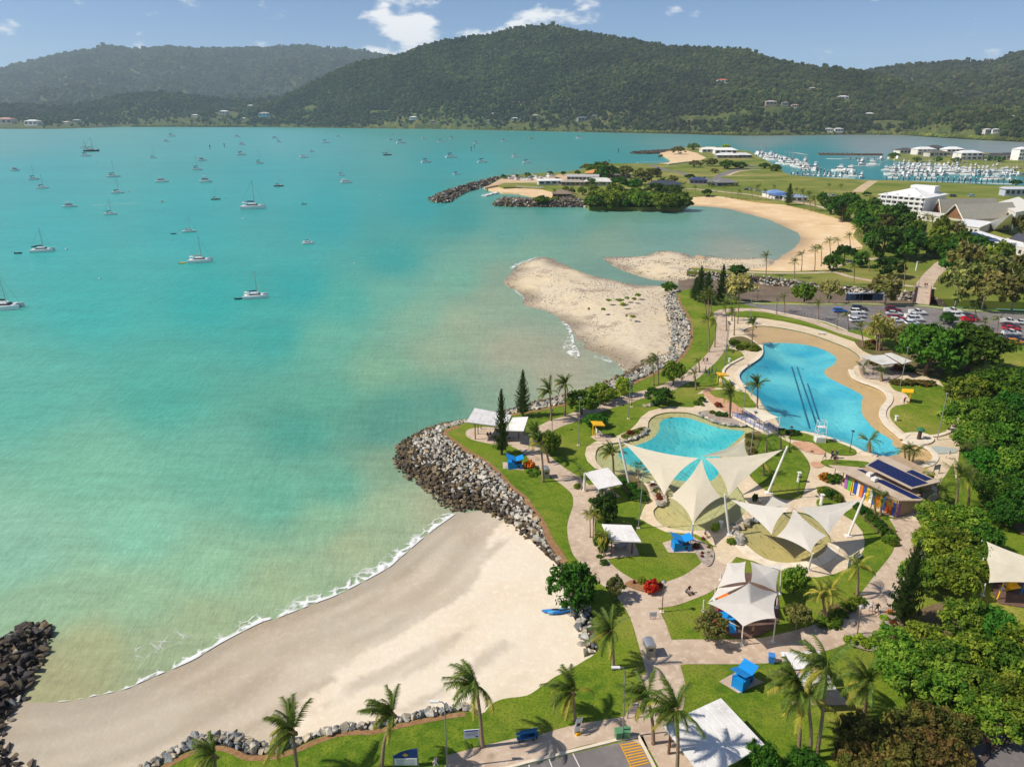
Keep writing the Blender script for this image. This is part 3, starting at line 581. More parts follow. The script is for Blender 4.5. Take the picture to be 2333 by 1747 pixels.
# beds
def bed(pts,m=GRAVEL,name='planting_bed'):return sheet(name,smooth_line(gl(pts),closed=True,n=4),m,z=nz()+0.05,skirt=0.09)
bed("H 1060,1400 1130,1340 1200,1370 1290,1420 1350,1490 1340,1580 1290,1620 1220,1560 1160,1470")
bed("H 1205,165 1300,150 1450,180 1560,230 1690,285 1550,290 1400,268 1290,225 1210,190")
bed("J 700,350 780,320 900,330 980,370 930,408 840,405 760,380",MULCH)
bed("F 1375,1215 1420,1180 1520,1180 1570,1210 1560,1240 1460,1245",CONC3)
bed("F 1075,690 1130,660 1250,690 1400,720 1320,800 1200,800 1100,780")
bed("F 1050,530 1200,560 1420,660 1640,770 1600,790 1400,740 1250,660 1100,600",SOIL)
bed("I 690,860 760,840 870,900 870,950 800,950 700,905",SOIL)
bed("I 950,960 1060,1000 1170,1090 1270,1190 1280,1270 1190,1230 1080,1130 980,1030",SOIL)
bed("K 610,720 740,700 880,720 840,830 700,810 590,760",GRAVEL)
bed("K 840,560 900,520 1040,600 1000,660 880,630",GRAVEL)
bed("H 730,850 800,860 890,960 870,1040 820,1040 780,950",GRAVEL)
bed("K 410,560 520,500 680,450 740,480 600,590 480,660 430,640",SOIL)
bed("E 1310,1370 1460,1310 1500,1330 1380,1395",SOIL)
bed("F 190,520 290,510 400,580 395,605 300,600 220,560",SOIL)
bed("H 1650,380 1740,350 1800,380 1760,500 1700,600 1660,560 1640,450",SOIL)
bed("H 440,770 560,760 700,860 735,1020 620,1000 560,960 480,880",SOIL)
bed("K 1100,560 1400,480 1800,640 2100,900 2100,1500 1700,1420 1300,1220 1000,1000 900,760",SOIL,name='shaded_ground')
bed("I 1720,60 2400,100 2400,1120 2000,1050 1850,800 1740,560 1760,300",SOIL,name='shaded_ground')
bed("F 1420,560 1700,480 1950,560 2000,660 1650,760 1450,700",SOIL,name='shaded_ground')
# kerb-like white seat wall round the lagoon
def rim(shape_pts,w=1.0,h=0.18):
    return strip('pool_coping',smooth_line(gl(shape_pts),n=4),w,z=LZ+h+rnd.random()*0.02,material=CONC3,th=h)
rim("F 1022,735 1040,780 1090,812 1180,842 1252,878 1288,922 1278,962 1246,1002 1238,1048 1262,1098 1305,1142 1365,1192 1385,1215",1.3,0.22)
rim("F 1380,1228 1440,1246 1540,1240 1575,1210 1520,1180 1420,1178 1378,1205",0.9,0.3)
rim("F 1480,1248 1562,1280 1604,1332 1572,1380 1500,1400",1.0,0.16)
rim("F 690,1162 850,1198 1000,1252 1050,1274 1110,1304 1200,1327",0.9,0.18)
rim("F 1400,1175 1480,1188 1600,1192 1690,1165 1690,1150",0.7,0.3)
rim("F 400,560 405,612 382,650 325,690 262,735 240,775 262,822 300,850",1.0,0.1)
rim("F 280,652 185,702 146,742 152,775 216,832 262,880",0.6,0.35)
rim("I 110,1260 210,1345 310,1398 440,1424 590,1418 700,1390 785,1332 812,1262",1.6,0.05)

_zc[0] = 0
# ================================================================== CAR PARKS AND ROADS
sheet('car_park',gl("F 240,268 420,285 560,285 800,290 1050,285 1260,290 1480,296 1700,320 1900,335 2212,352 X 2700,735 2900,850 F 2500,560 2212,555 2010,555 1800,450 1450,470 1000,460 850,400 700,368 560,340 400,312"),ASPH,z=nz())
strip('kerb',smooth_line(gl("F 240,262 420,279 560,280 800,285 1050,279 1260,284 1480,290 1700,313 1900,328 2212,344"),n=3),0.3,z=LZ+0.16,material=CONC3,th=0.16)
strip('kerb',smooth_line(gl("F 400,318 560,346 700,374 850,406 1000,466"),n=3),0.25,z=LZ+0.16,material=CONC3,th=0.16)
sheet('car_park',gl("J -900,1900 0,1640 660,1480 800,1450 900,1656 X 1500,1900 900,2200"),ASPH,z=nz())
strip('kerb',gl("J -900,1878 0,1625 655,1462 800,1440 905,1640 980,1800"),0.3,z=LZ+0.15,material=CONC3,th=0.15)
YEL = mat('yellow_road_paint',rgb(226,160,28),0.7,0.12,2.0)
WHITEP = mat('white_road_paint',rgb(214,210,204),0.7,0.1,2.0)
for k in range(9):
    t0 = k/9
    a = g('J',672+t0*92,1492+t0*175);b_ = g('J',800+t0*82,1468+t0*170);c = g('J',804+t0*82,1477+t0*170);d = g('J',676+t0*92,1501+t0*175)
    sheet('hatch_stripe',[a,d,c,b_],YEL,z=nz())
for a,b_ in (((668,1490),(760,1680)),):
    strip('bay_line',[g('J',*a),g('J',*b_)],0.12,z=nz(),material=YEL)
for a,b_ in (((160,1600),(190,1680)),((15,1640),(30,1700)),((330,1560),(400,1700))):
    strip('bay_line',[g('J',*a),g('J',*b_)],0.12,z=nz(),material=WHITEP)
sheet('service_road',gl("K 1250,1656 1420,1520 1530,1410 1700,1380 1885,1470 X 2480,1700 2450,1900 2100,1900"),ASPH,z=nz())
strip('kerb',smooth_line(gl("K 1520,1680 1640,1560 1740,1500 1885,1450 2000,1420"),n=4),0.5,z=LZ+0.28,material=mat('dark_kerb',rgb(84,74,70),.9,.2),th=0.2)
_zc[0] = 0
# mulch border along the sea edge of the lawn
strip('mulch_border',[Vector((p.x,p.y,LZ)) for p in smooth_line(gl("G 1400,1590 1350,1500 1290,1420 1230,1290 1165,1195 1075,1075 975,995 868,876 757,786 640,716 545,650 480,603 462,572 495,548 575,520"),n=5)],1.1,z=nz(),material=MULCH)
strip('mulch_border',smooth_line(gl("L 1360,1475 1460,1418 1575,1360 1700,1315 1850,1305 1960,1335 2080,1385 M 330,1185 420,1175 570,1125 710,1065 860,1018 1000,1003 1100,1003 1265,965 1450,925 1620,893 1770,870"),n=4),0.6,z=nz(),material=MULCH)
strip('mulch_border',smooth_line(gl("G 760,472 940,437 1090,416 1250,384 1380,356 1500,330 1620,297 1740,257 1860,216 1940,188 E 1450,965 1517,938 1612,892 1704,842 1768,780 1812,694 1820,610 1800,516 1752,436 1726,385 1726,350"),n=4),0.8,z=nz(),material=MULCH)
_zc[0] = 0
# paths north of the creek
path("D 240,893 300,905 420,918 560,930 700,934 900,934 1060,930 1150,955 1250,975 1420,1000 1560,1018 1680,1028",2.6)
path("D 1600,1030 1620,990 1650,950 1690,910 1720,880 1760,860",5.5)
path("D 1040,905 1110,880 1200,860 1400,840",3.0)
path("D 120,422 260,430 420,448 560,462 700,488 800,500 960,530 1100,570",4.5)
ROADM = ASPH
path("D 230,400 330,380 420,395 520,415 640,430 800,452 960,470 1150,470 1260,480",14.0,ROADM,name='road')
path("D 330,385 360,355 410,330 480,310 560,300 640,302",8.0,ROADM,name='road')
path("D 420,345 480,322 560,312 620,312",4.0,CONC)
path("D 1205,445 1250,410 1300,378",8.0,ground_mat('dirt_track',[(rgb(198,176,140),),(rgb(178,152,116),.45,.65)],[0.05],rough=.95),name='dirt_track')
path("C 1960,280 2050,310 2120,330 2212,345 D 300,385",8.0,ROADM,name='road')
# ================================================================== ROCK WALLS
from mathutils.bvhtree import BVHTree
def rock_mesh(seed,col,flat=0.75):
    r = random.Random(seed);bm = bmesh.new()
    for k in range(11):
        v = Vector((r.gauss(0,1),r.gauss(0,1),r.gauss(0,1))).normalized();v = Vector((v.x*r.uniform(.42,.6),v.y*r.uniform(.36,.55),v.z*flat*r.uniform(.42,.58)));bm.verts.new(v)
    res = bmesh.ops.convex_hull(bm,input=bm.verts);bmesh.ops.delete(bm,geom=[e for e in res['geom_interior'] if isinstance(e,bmesh.types.BMVert)],context='VERTS')
    bmesh.ops.recalc_face_normals(bm,faces=bm.faces)
    me = bpy.data.meshes.new('rock');bm.to_mesh(me);bm.free()
    at = me.color_attributes.new('col','FLOAT_COLOR','CORNER');at.data.foreach_set('color',list((*col,1.0))*len(me.loops))
    me.materials.append(ROCKM);return me
ROCKM = vcol_mat('boulder_stone',rough=0.9,var=0.28,scale=2.5,bump=0.5,bscale=5)
LIGHT_C = [rgb(186,178,164),rgb(170,164,152),rgb(194,184,166),rgb(156,152,144),rgb(180,168,148),rgb(150,148,140),rgb(190,186,176),rgb(172,152,124)]
MID_C = [rgb(140,142,140),rgb(120,124,124),rgb(168,162,152),rgb(156,146,128),rgb(104,108,108),rgb(184,170,146),rgb(132,136,132)]
DARK_C = [rgb(98,84,66),rgb(84,74,60),rgb(112,96,68),rgb(70,64,56),rgb(126,110,82),rgb(92,84,74),rgb(140,124,100)]
GROY_C = [rgb(74,66,60),rgb(92,80,68),rgb(60,54,52),rgb(104,92,74),rgb(120,104,80),rgb(84,78,76)]
ROCKS = {k:[rock_mesh(i+100*j,c) for i in range(2*len(cs)) for c in [cs[i % len(cs)]]] for j,(k,cs) in enumerate((('light',LIGHT_C),('mid',MID_C),('dark',DARK_C),('groyne',GROY_C)))}
def mesh_np(me):
    V = np.array([v.co[:] for v in me.vertices]);F = [tuple(p.vertices) for p in me.polygons]
    c = np.zeros(4*len(me.loops),np.float32);me.color_attributes['col'].data.foreach_get('color',c);return V,F,c[:3]
RNP = {id(m):mesh_np(m) for ms in ROCKS.values() for m in ms}
def rotm(r):
    q = Matrix.Rotation(r.uniform(0,6.28),3,'Z')@Matrix.Rotation(r.uniform(-.6,.6),3,'X')@Matrix.Rotation(r.uniform(-.6,.6),3,'Y');return q
def rock_field(name,poly,zf,spacing,size,pal,label,parts=300,seed=1,cat='rock wall',under=None,group=None):
    """boulders packed over an outline; the ones that show largest are pieces of their own, the rest one mass"""
    r = random.Random(seed);A = np.array([(p[0],p[1]) for p in poly]);mn,mx = A.min(0),A.max(0);pts = []
    y = mn[1];k = 0
    while y < mx[1]:
        x = mn[0]+(k % 2)*spacing*0.5
        while x < mx[0]:
            pts.append((x+r.uniform(-.32,.32)*spacing,y+r.uniform(-.32,.32)*spacing));x += spacing
        y += spacing*0.86;k += 1
    P = np.array(pts);P = P[pip(P,A)]
    Z = np.asarray(zf(P));root = empty(name,(P[0][0],P[0][1],0));off = Vector((P[0][0],P[0][1],0));tag(root,label,cat,group)
    W3 = np.column_stack([P,Z]);u,v = proj(W3);vis = (u > -10) & (u < 2343) & (v > 0) & (v < 1757)
    sz = np.array([size*r.choice((.55,.7,.85,1.0,1.0,1.2,1.55)) for _ in P]);app = np.where(vis,sz/np.hypot(P[:,1],P[:,0]),0)
    big = set(np.argsort(-app)[:parts].tolist()) if parts else set()
    JV,JF,JC = [],[],[];nv = 0
    for i in range(len(P)):
        me = r.choice(ROCKS[pal(Z[i],r,P[i])]);q = rotm(r);s = sz[i]*1.12;s3 = Vector((s*r.uniform(.85,1.2),s*r.uniform(.85,1.15),s*r.uniform(.8,1.1)))
        loc = Vector((P[i][0],P[i][1],Z[i]+r.uniform(-.1,.16)*size))
        if i in big and vis[i]:
            o = bpy.data.objects.new('boulder',me);COL.objects.link(o);o.parent = root;o.location = loc-off;o.rotation_euler = q.to_euler();o.scale = s3
        else:
            V,F,c = RNP[id(me)];M = np.array(q)@np.diag(s3);VV = V@M.T+np.array(loc-off)
            JV.append(VV);JF += [tuple(a+nv for a in f) for f in F];nv += len(VV);JC += [np.append(c,1.0)]*sum(len(f) for f in F)
    if JV:
        me = bpy.data.meshes.new('boulders');me.from_pydata(np.concatenate(JV).tolist(),[],JF);me.update()
        at = me.color_attributes.new('col','FLOAT_COLOR','CORNER');at.data.foreach_set('color',np.concatenate(JC).astype(np.float32))
        o = link('boulders',me,ROCKM,root);o['kind'] = 'stuff'
    # packed core under the boulders
    core = sheet('wall_core',[Vector((p[0],p[1],0)) for p in poly],CORE,step=spacing*2.5,zf=lambda V:np.asarray(zf(V))-0.42*size,kind=None);core.parent = root;core.location = -off
    return root
CORE = ground_mat('wall_core_rubble',[(rgb(84,74,64),),(rgb(62,54,48),.4,.6)],[1.5],rough=1.0,bump=.5,bscale=4)
TOE_PT = smooth_line(gl("G 1330,1650 1270,1600 1180,1530 1090,1450 1000,1370 900,1290 800,1220 700,1180 620,1185 550,1190 480,1170 400,1120 340,1060 250,990 150,920 80,860 55,790 70,710 120,640 200,590 300,540 420,508 520,488 630,472 760,445 850,420",0.1),n=3)
TOP_PT = smooth_line(gl("J 300,245 280,215 G 1375,1580 1330,1500 1270,1420 1210,1290 1150,1200 1060,1080 960,1000 850,880 740,790 620,720 520,650 450,600 432,565 465,540 560,510 640,490 780,460 860,442",LZ),n=3)
TOE_BAY = smooth_line(gl("G 850,420 920,398 1000,378 1100,350 1250,308 1380,280 1500,252 1620,210 1720,175 1850,118 E 1340,920 1430,860 1500,800 1630,790 1655,720 1640,640 1630,540 1608,440 1620,370 1680,318",0.1),n=3)
TOP_BAY = smooth_line(gl("G 860,442 940,425 1090,405 1250,372 1380,345 1500,318 1620,285 1740,245 1860,205 1930,180 E 1450,955 1517,928 1610,880 1700,830 1760,770 1802,690 1808,610 1788,520 1740,440 1712,385 1712,345 1740,325",LZ),n=3)
def between(toe,top,zt=0.0,zb=LZ+0.05,p=0.9):
    def f(V):
        a = dist_line(V,toe);b = dist_line(V,top);return zt+(zb-zt)*(a/(a+b+1e-6))**p
    return f
def pal_tide(V_z,r,p):
    h = V_z+r.uniform(-.6,.6)
    return 'dark' if h < 1.3 else 'light'
def max_beach(f):
    return lambda V:np.maximum(f(V),np.minimum(np.where(wl_dist(np.asarray(V)) > -20,beach_z(np.asarray(V)),-9)+0.1,LZ+.1))
rock_field('rock_revetment',TOE_PT+TOP_PT[::-1],between(TOE_PT,TOP_PT,0.0,LZ+.1),0.68,0.74,pal_tide,'pale boulder seawall with dark wet toe wrapping the grassy point',300,5)
rock_field('rock_revetment',TOE_BAY+TOP_BAY[::-1],between(TOE_BAY,TOP_BAY,0.0,LZ+.1),0.92,0.95,lambda z,r,p:'dark' if z+r.uniform(-.3,.3) < (0.9 if p[1] < 178 else 0.35) else r.choice(('light','light','mid')),'long boulder seawall curving from the point past the gravel sandbar',300,6)
TOE_BOT = smooth_line(gl("L 760,1600 1010,1464 1180,1420 1330,1340 1420,1275 1550,1200 1650,1160 1760,1148 1850,1140 2000,1122 2060,1170 M 190,1000 270,1035 400,1045 540,1040 640,1000 780,955 900,925 1040,905 1200,900 1330,860 1470,815 1600,795 1740,772 1830,800 1890,870",2.0),n=3)
TOP_BOT = smooth_line(gl("L 1150,1640 1340,1464 1440,1400 1560,1340 1700,1292 1850,1282 1960,1312 2080,1362 M 330,1165 420,1155 560,1105 700,1045 850,1000 1000,985 1100,985 1260,945 1450,905 1620,875 1780,850 1880,880",LZ),n=3)
rock_field('rock_wall',TOE_BOT+TOP_BOT[::-1],max_beach(between(TOE_BOT,TOP_BOT,1.2,LZ+.25,.7)),0.66,0.74,lambda z,r,p:r.choice(('mid','mid','mid','light')),'low grey boulder wall between the white sand and the palm lawn',300,8)
TOE_SM = smooth_line(gl("J 250,300 290,440 318,540 345,600 380,680 395,760 412,820 450,830 490,810",2.0),n=3)
TOP_SM = smooth_line(gl("J 340,300 400,400 440,480 470,560 480,620 488,690 500,740 512,790 500,815",LZ),n=3)
rock_field('rock_wall',TOE_SM+TOP_SM[::-1],max_beach(between(TOE_SM,TOP_SM,1.6,LZ+.2,.7)),0.7,0.78,lambda z,r,p:r.choice(('mid','mid','light','light')),'short grey boulder wall running down from the shady tree by the blue kayak',120,9)
GROY = smooth_line(gl("L 340,243 420,258 470,315 440,360 430,430 400,500 350,600 300,700 240,840 160,960 110,1060 60,1130 55,1240 110,1320 190,1400 380,1480 520,1640 -300,1800 -700,1200 -420,760 -120,460 0,395 90,330 200,262",0.2),closed=True,n=3)
rock_field('rock_groyne',GROY,lambda V:np.clip(dist_line(V,GROY,True)*0.55,0,2.0)+0.05,0.74,0.84,lambda z,r,p:'groyne' if r.random() < .93 else 'mid','dark boulder groyne at the corner of the white sand beach',300,10)
CREEK_TOP = gl("D 172,915 300,930 420,938 560,945 700,965 820,977 960,1000 1100,1012 1280,1022 1420,1040 1560,1050 1640,1062 1720,1090",LZ)
CREEK_TOE = [p+Vector((0,-4.2,-2.3)) for p in CREEK_TOP]
rock_field('rock_wall',CREEK_TOE+CREEK_TOP[::-1],between(CREEK_TOE,CREEK_TOP,0.2,LZ+.2),0.95,1.05,lambda z,r,p:r.choice(('mid','light','light','dark')),'grey boulder wall along the far bank of the muddy creek',300,12)
def mound(poly,top,sl=0.5):return lambda V:np.clip(dist_line(V,poly,True)*sl,0,top)+0.05
BW1 = smooth_line(gl("C 105,580 130,550 250,508 420,460 560,420 690,388 720,400 640,440 560,462 500,485 420,510 340,550 275,592 190,598",0.3),closed=True,n=3)
rock_field('rock_breakwater',BW1,mound(BW1,3.2),2.0,2.1,lambda z,r,p:r.choice(('groyne','dark','mid','groyne')),'dark boulder breakwater reaching out beyond the boat club yard',0,13)
BW2 = smooth_line(gl("C 640,612 700,568 800,580 900,586 1100,590 1280,576 1430,596 1460,630 1300,634 1100,634 900,632 720,628",0.3),closed=True,n=3)
rock_field('rock_breakwater',BW2,mound(BW2,3.0),1.9,2.0,lambda z,r,p:r.choice(('groyne','dark','dark','mid')),'brown boulder breakwater in front of the club harbour beach',0,14)
BW3 = gl("C 1785,182 1900,172 2060,162 2150,158 2160,170 2080,184 1950,188 1850,188",0.3)
rock_field('rock_breakwater',BW3,mound(BW3,2.0),2.6,2.6,lambda z,r,p:'groyne','thin dark rock spit off the far sandy beach',0,15)
# scattered stones on the sand bars
def stones(name,poly,n,lo,hi,pal,zf,label,seed):
    r = np.random.RandomState(seed);A = np.array([(p[0],p[1]) for p in poly]);mn,mx = A.min(0),A.max(0);P = r.uniform(mn,mx,(n*3,2));P = P[pip(P,A)]
    dens = noise2(P,11,seed)+0.55*noise2(P,4,seed+1)+0.5*np.clip(1-dist_line(P,A,True)/7,0,1);P = P[dens > 0.78][:n];Z = np.asarray(zf(P));rr = random.Random(seed)
    JV,JF,JC = [],[],[];nv = 0
    for p,z in zip(P,Z):
        me = rr.choice(ROCKS[pal(rr)]);V,F,c = RNP[id(me)];s = rr.uniform(lo,hi);VV = V@np.array(rotm(rr)).T*s+np.array([p[0],p[1],z+s*.1]);JV.append(VV);JF += [tuple(a+nv for a in f) for f in F];nv += len(VV);JC += [np.append(c,1.)]*sum(len(f) for f in F)
    me = bpy.data.meshes.new(name);me.from_pydata(np.concatenate(JV).tolist(),[],JF);me.update();at = me.color_attributes.new('col','FLOAT_COLOR','CORNER');at.data.foreach_set('color',np.concatenate(JC).astype(np.float32))
    o = link(name,me,ROCKM);tag(o,label,'stones',kind='stuff')
stones('sandbar_stones',BAR1,2600,.16,.5,lambda r:r.choice(('dark','mid','light','light','light')),bar_zf(BAR1,1.3,.07,11),'loose stones scattered over the nearer sandbar',41)
stones('sandbar_stones',BAR2,2600,.22,.65,lambda r:r.choice(('dark','mid','light','light')),bar_zf(BAR2,1.1,.06,21),'loose stones scattered over the sandbar by the creek',42)
stones('shore_stones',GROY,10,.3,.5,lambda r:'groyne',lambda V:0.1+0*V[:,0],'loose dark stones on the groyne',43) if False else None

# ================================================================== HILLS
BASE_PX = np.array([(-700,296),(-300,296),(0,294),(140,294),(280,289.5),(600,290),(870,293),(1000,294.5),(1150,297.5),(1300,300.5),(1450,303.5),(1560,306),(1700,309.5),(1870,308),(1940,307),(2080,308.5),(2140,313),(2200,317),(2333,324),(2600,332),(3000,345)],float)
def px(r,s):return np.array([nat(r,*map(float,t.split(','))) for t in s.split()])
RIDGE1 = np.concatenate([[(-900,230),(-300,205)],px('N',"0,357 100,328 250,293 380,267 470,257 520,242 580,239 640,252 690,264 760,247 820,239 900,242 1000,250 1100,252 1250,247 1350,252 1440,236 1540,238 1650,250 1800,262 1950,290 2100,335 2300,400")])
RIDGE2 = np.concatenate([[(-900,262),(-300,244)],px('N',"0,536 120,532 200,540 300,548 440,526 550,501 650,482 800,472 900,478 1000,492 1100,507 1200,512 1300,510 1450,500 1600,520 1800,560")])
RIDGE3 = np.concatenate([px('N',"1300,570 1380,530 1460,490 1600,420 1750,342 1900,298"),px('O',"0,332 180,297 350,232 450,207 600,182 800,152 950,112 1080,100 1180,90 1230,92 1300,120 1450,146 1600,176 1750,196 1900,226 2050,246 2212,250"),px('P',"200,42 360,46 450,62 600,112 750,152 850,167 1000,178 1180,200 1300,230 1500,296 1700,350 1900,400 2100,452 2212,480 2700,560")])
RIDGE4 = np.concatenate([px('P',"700,260 900,210 1180,192 1300,166 1480,141 1650,126 1850,116 1980,130 2100,82 2212,56"),[(2450,105),(2800,130),(3200,180)]])
def interp(a,x):return np.interp(x,a[:,0],a[:,1])
HILLM = ground_mat('hill_scrub',[(rgb(80,90,42),),(rgb(112,108,56),.48,.66),(rgb(58,70,32),.45,.6)],[0.01,0.03],rough=1.0)
HILLS = []
def hill(name,x0,x1,ridge,Yr,basefn,seed,rough,nx=150,ny=34,concave=1.25):
    xs = np.linspace(x0,x1,nx);V = [];b = [];vmax = 1.35
    for x in xs:
        B = basefn(x);d = ray(x,float(interp(ridge,x)));yr = Yr(x);t = yr/d.y;Rg = Vector((d.x*t,yr,CAM_H+d.z*t));b.append((B,Rg))
    vs_ = np.linspace(0,vmax,ny)
    for B,Rg in b:
        for v in vs_:
            X = B.x+(Rg.x-B.x)*v;Y = B.y+(Rg.y-B.y)*v;H = max(Rg.z-B.z,1)
            if v <= 1:z = B.z+H*(0.45*v+0.55*v**(concave+0.8)) if v < 1 else Rg.z
            else:z = Rg.z-H*(v-1)*1.1
            V.append((X,Y,z,min(v,1)*H))
    V = np.array(V);vv = np.tile(vs_,len(xs));w = np.clip(np.sin(np.clip(vv,0,1)*math.pi),0,1)**0.7
    nse = (noise2(V[:,:2],420,seed)-0.5)*1.0+(noise2(V[:,:2],170,seed+1)-0.5)*0.45+(noise2(V[:,:2],70,seed+2)-0.5)*0.18
    V[:,2] += w*nse*rough
    V[:,2] = np.maximum(V[:,2],0.3)
    F = []
    for i in range(nx-1):
        for j in range(ny-1):F.append((i*ny+j,(i+1)*ny+j,(i+1)*ny+j+1,i*ny+j+1))
    me = bpy.data.meshes.new(name);me.from_pydata(V[:,:3].tolist(),[],F);me.update();me.shade_smooth();o = link(name,me,HILLM);o['kind'] = 'structure'
    H = dict(V=V[:,:3].reshape(nx,ny,3),nx=nx,ny=ny,vs=vs_,bvh=BVHTree.FromPolygons(V[:,:3].tolist(),F),name=name,o=o);HILLS.append(H);return H
shore = lambda x:g('X',x,float(interp(BASE_PX,x)),0.3)
H3 = hill('main_hill',560,2700,RIDGE3,lambda x:float(np.interp(x,[560,900,1250,1700,2100,2700],[3900,3800,3700,3300,2700,2100])),shore,1,120,nx=190,ny=40)
H2 = hill('low_hill',-600,900,RIDGE2,lambda x:float(np.interp(x,[-600,300,900],[4200,4400,4300])),shore,5,40,nx=110,ny=20,concave=0.7)
H4 = hill('right_hill',1780,3000,RIDGE4,lambda x:4300,lambda x:Vector((shore(x).x*1.05,shore(x).y*1.05,0.3)),9,110,nx=90,ny=34)
H1 = hill('distant_hill',-800,1050,RIDGE1,lambda x:9000,lambda x:g('X',x,283,0.3),13,200,nx=110,ny=30)
def hill_hit(r,x,y):
    d = ray(*nat(r,x,y)).normalized();best = None
    for H in HILLS:
        h = H['bvh'].ray_cast(Vector((0,0,CAM_H)),d)
        if h[0] is not None and (best is None or h[3] < best[3]):best = h
    return best[0] if best else None
sheet('mud_shore',[shore(x)+Vector((0,-14,0.1)) for x in range(-600,2900,40)]+[shore(x)+Vector((0,25,0.1)) for x in range(2880,-640,-40)],ground_mat('mud_shore',[(rgb(150,128,108),),(rgb(122,104,88),.4,.6)],[0.02],rough=.9),z=0.35)
# forest: crowns instanced over the hillsides
def crown_proto(name,seed,n,squash,material,sub=1):
    r = random.Random(seed);bm = bmesh.new()
    for k in range(n):
        a = r.uniform(0,6.28);q = r.uniform(0,.42) if k else 0;c = Vector((q*math.cos(a),q*math.sin(a),r.uniform(.25,.75)*squash));rad = r.uniform(.2,.34)
        res = bmesh.ops.create_icosphere(bm,subdivisions=sub,radius=rad)
        for v in res['verts']:v.co = Vector((v.co.x,v.co.y,v.co.z*squash*.9))*r.uniform(.72,1.2)+c
    me = bpy.data.meshes.new(name);bm.to_mesh(me);bm.free();me.materials.append(material);o = bpy.data.objects.new(name,me);return o
def forest_mat(name,cols):
    m = bpy.data.materials.new(name);m.use_nodes = True;nt = m.node_tree;N = nt.nodes;L = nt.links;b = N['Principled BSDF'];b.inputs['Roughness'].default_value = 0.9;b.inputs['Specular IOR Level'].default_value = 0.15
    oi = N.new('ShaderNodeObjectInfo');cr = N.new('ShaderNodeValToRGB');cr.color_ramp.elements[0].color = (*cols[0],1);cr.color_ramp.elements[1].color = (*cols[-1],1)
    for k,c in enumerate(cols[1:-1]):e = cr.color_ramp.elements.new((k+1)/(len(cols)-1));e.color = (*c,1)
    L.new(oi.outputs['Random'],cr.inputs[0]);no = N.new('ShaderNodeTexNoise');no.inputs['Scale'].default_value = .006;no.inputs['Detail'].default_value = 5;L.new(oi.outputs['Location'],no.inputs['Vector'])
    mr = N.new('ShaderNodeMapRange');mr.inputs[1].default_value = .36;mr.inputs[2].default_value = .66;mr.inputs[3].default_value = .62;mr.inputs[4].default_value = 1.5;L.new(no.outputs['Fac'],mr.inputs[0])
    vm = N.new('ShaderNodeVectorMath');vm.operation = 'SCALE';L.new(cr.outputs[0],vm.inputs[0]);L.new(mr.outputs[0],vm.inputs['Scale']);L.new(vm.outputs[0],b.inputs['Base Color']);return m
FORM = forest_mat('forest_leaves',[rgb(28,44,18),rgb(48,63,25),rgb(35,52,22),rgb(66,75,32),rgb(38,58,19),rgb(86,86,47),rgb(27,42,24)])
MANGM = forest_mat('mangrove_leaves',[rgb(86,98,34),rgb(104,112,42),rgb(74,90,32),rgb(118,120,52)])
PALM_ = forest_mat('pale_forest',[rgb(118,116,62),rgb(134,126,72),rgb(98,104,54)])
def proto_coll(name,objs):
    c = bpy.data.collections.new(name)
    for o in objs:c.objects.link(o)
    return c
FC = proto_coll('forest_crowns',[crown_proto('crown_shape',i,6,sq,FORM) for i,sq in enumerate((1.0,1.25,.85,1.6,1.1))])
MC = proto_coll('mangrove_crowns',[crown_proto('crown_shape',20+i,5,sq,MANGM) for i,sq in enumerate((.8,1.0,.7))])
def scatter(name,P,S,coll,label,cat='forest'):
    me = bpy.data.meshes.new(name);me.from_pydata([tuple(p) for p in P],[],[]);me.update()
    a = me.attributes.new('sc','FLOAT','POINT');a.data.foreach_set('value',np.asarray(S,np.float32))
    a = me.attributes.new('rz','FLOAT','POINT');a.data.foreach_set('value',np.random.RandomState(5).uniform(0,6.28,len(P)).astype(np.float32))
    o = bpy.data.objects.new(name,me);COL.objects.link(o);tag(o,label,cat,kind='stuff')
    ng = bpy.data.node_groups.new(name,'GeometryNodeTree');ng.interface.new_socket('Geometry',in_out='INPUT',socket_type='NodeSocketGeometry');ng.interface.new_socket('Geometry',in_out='OUTPUT',socket_type='NodeSocketGeometry')
    N = ng.nodes;L = ng.links;gi = N.new('NodeGroupInput');go = N.new('NodeGroupOutput');ip = N.new('GeometryNodeInstanceOnPoints');ci = N.new('GeometryNodeCollectionInfo')
    ci.inputs[0].default_value = coll;ci.inputs[1].default_value = True;ci.inputs[2].default_value = True
    na = N.new('GeometryNodeInputNamedAttribute');na.data_type = 'FLOAT';na.inputs[0].default_value = 'sc';nr_ = N.new('GeometryNodeInputNamedAttribute');nr_.data_type = 'FLOAT';nr_.inputs[0].default_value = 'rz'
    cx = N.new('ShaderNodeCombineXYZ');L.new(nr_.outputs[0],cx.inputs[2])
    L.new(gi.outputs[0],ip.inputs['Points']);L.new(ci.outputs[0],ip.inputs['Instance']);ip.inputs['Pick Instance'].default_value = True
    L.new(na.outputs[0],ip.inputs['Scale']);L.new(cx.outputs[0],ip.inputs['Rotation']);L.new(ip.outputs[0],go.inputs[0])
    md = o.modifiers.new('scatter','NODES');md.node_group = ng;return o
CLEAR = []   # (x, y, rx, ry) ellipses in the photograph where the hillside is open
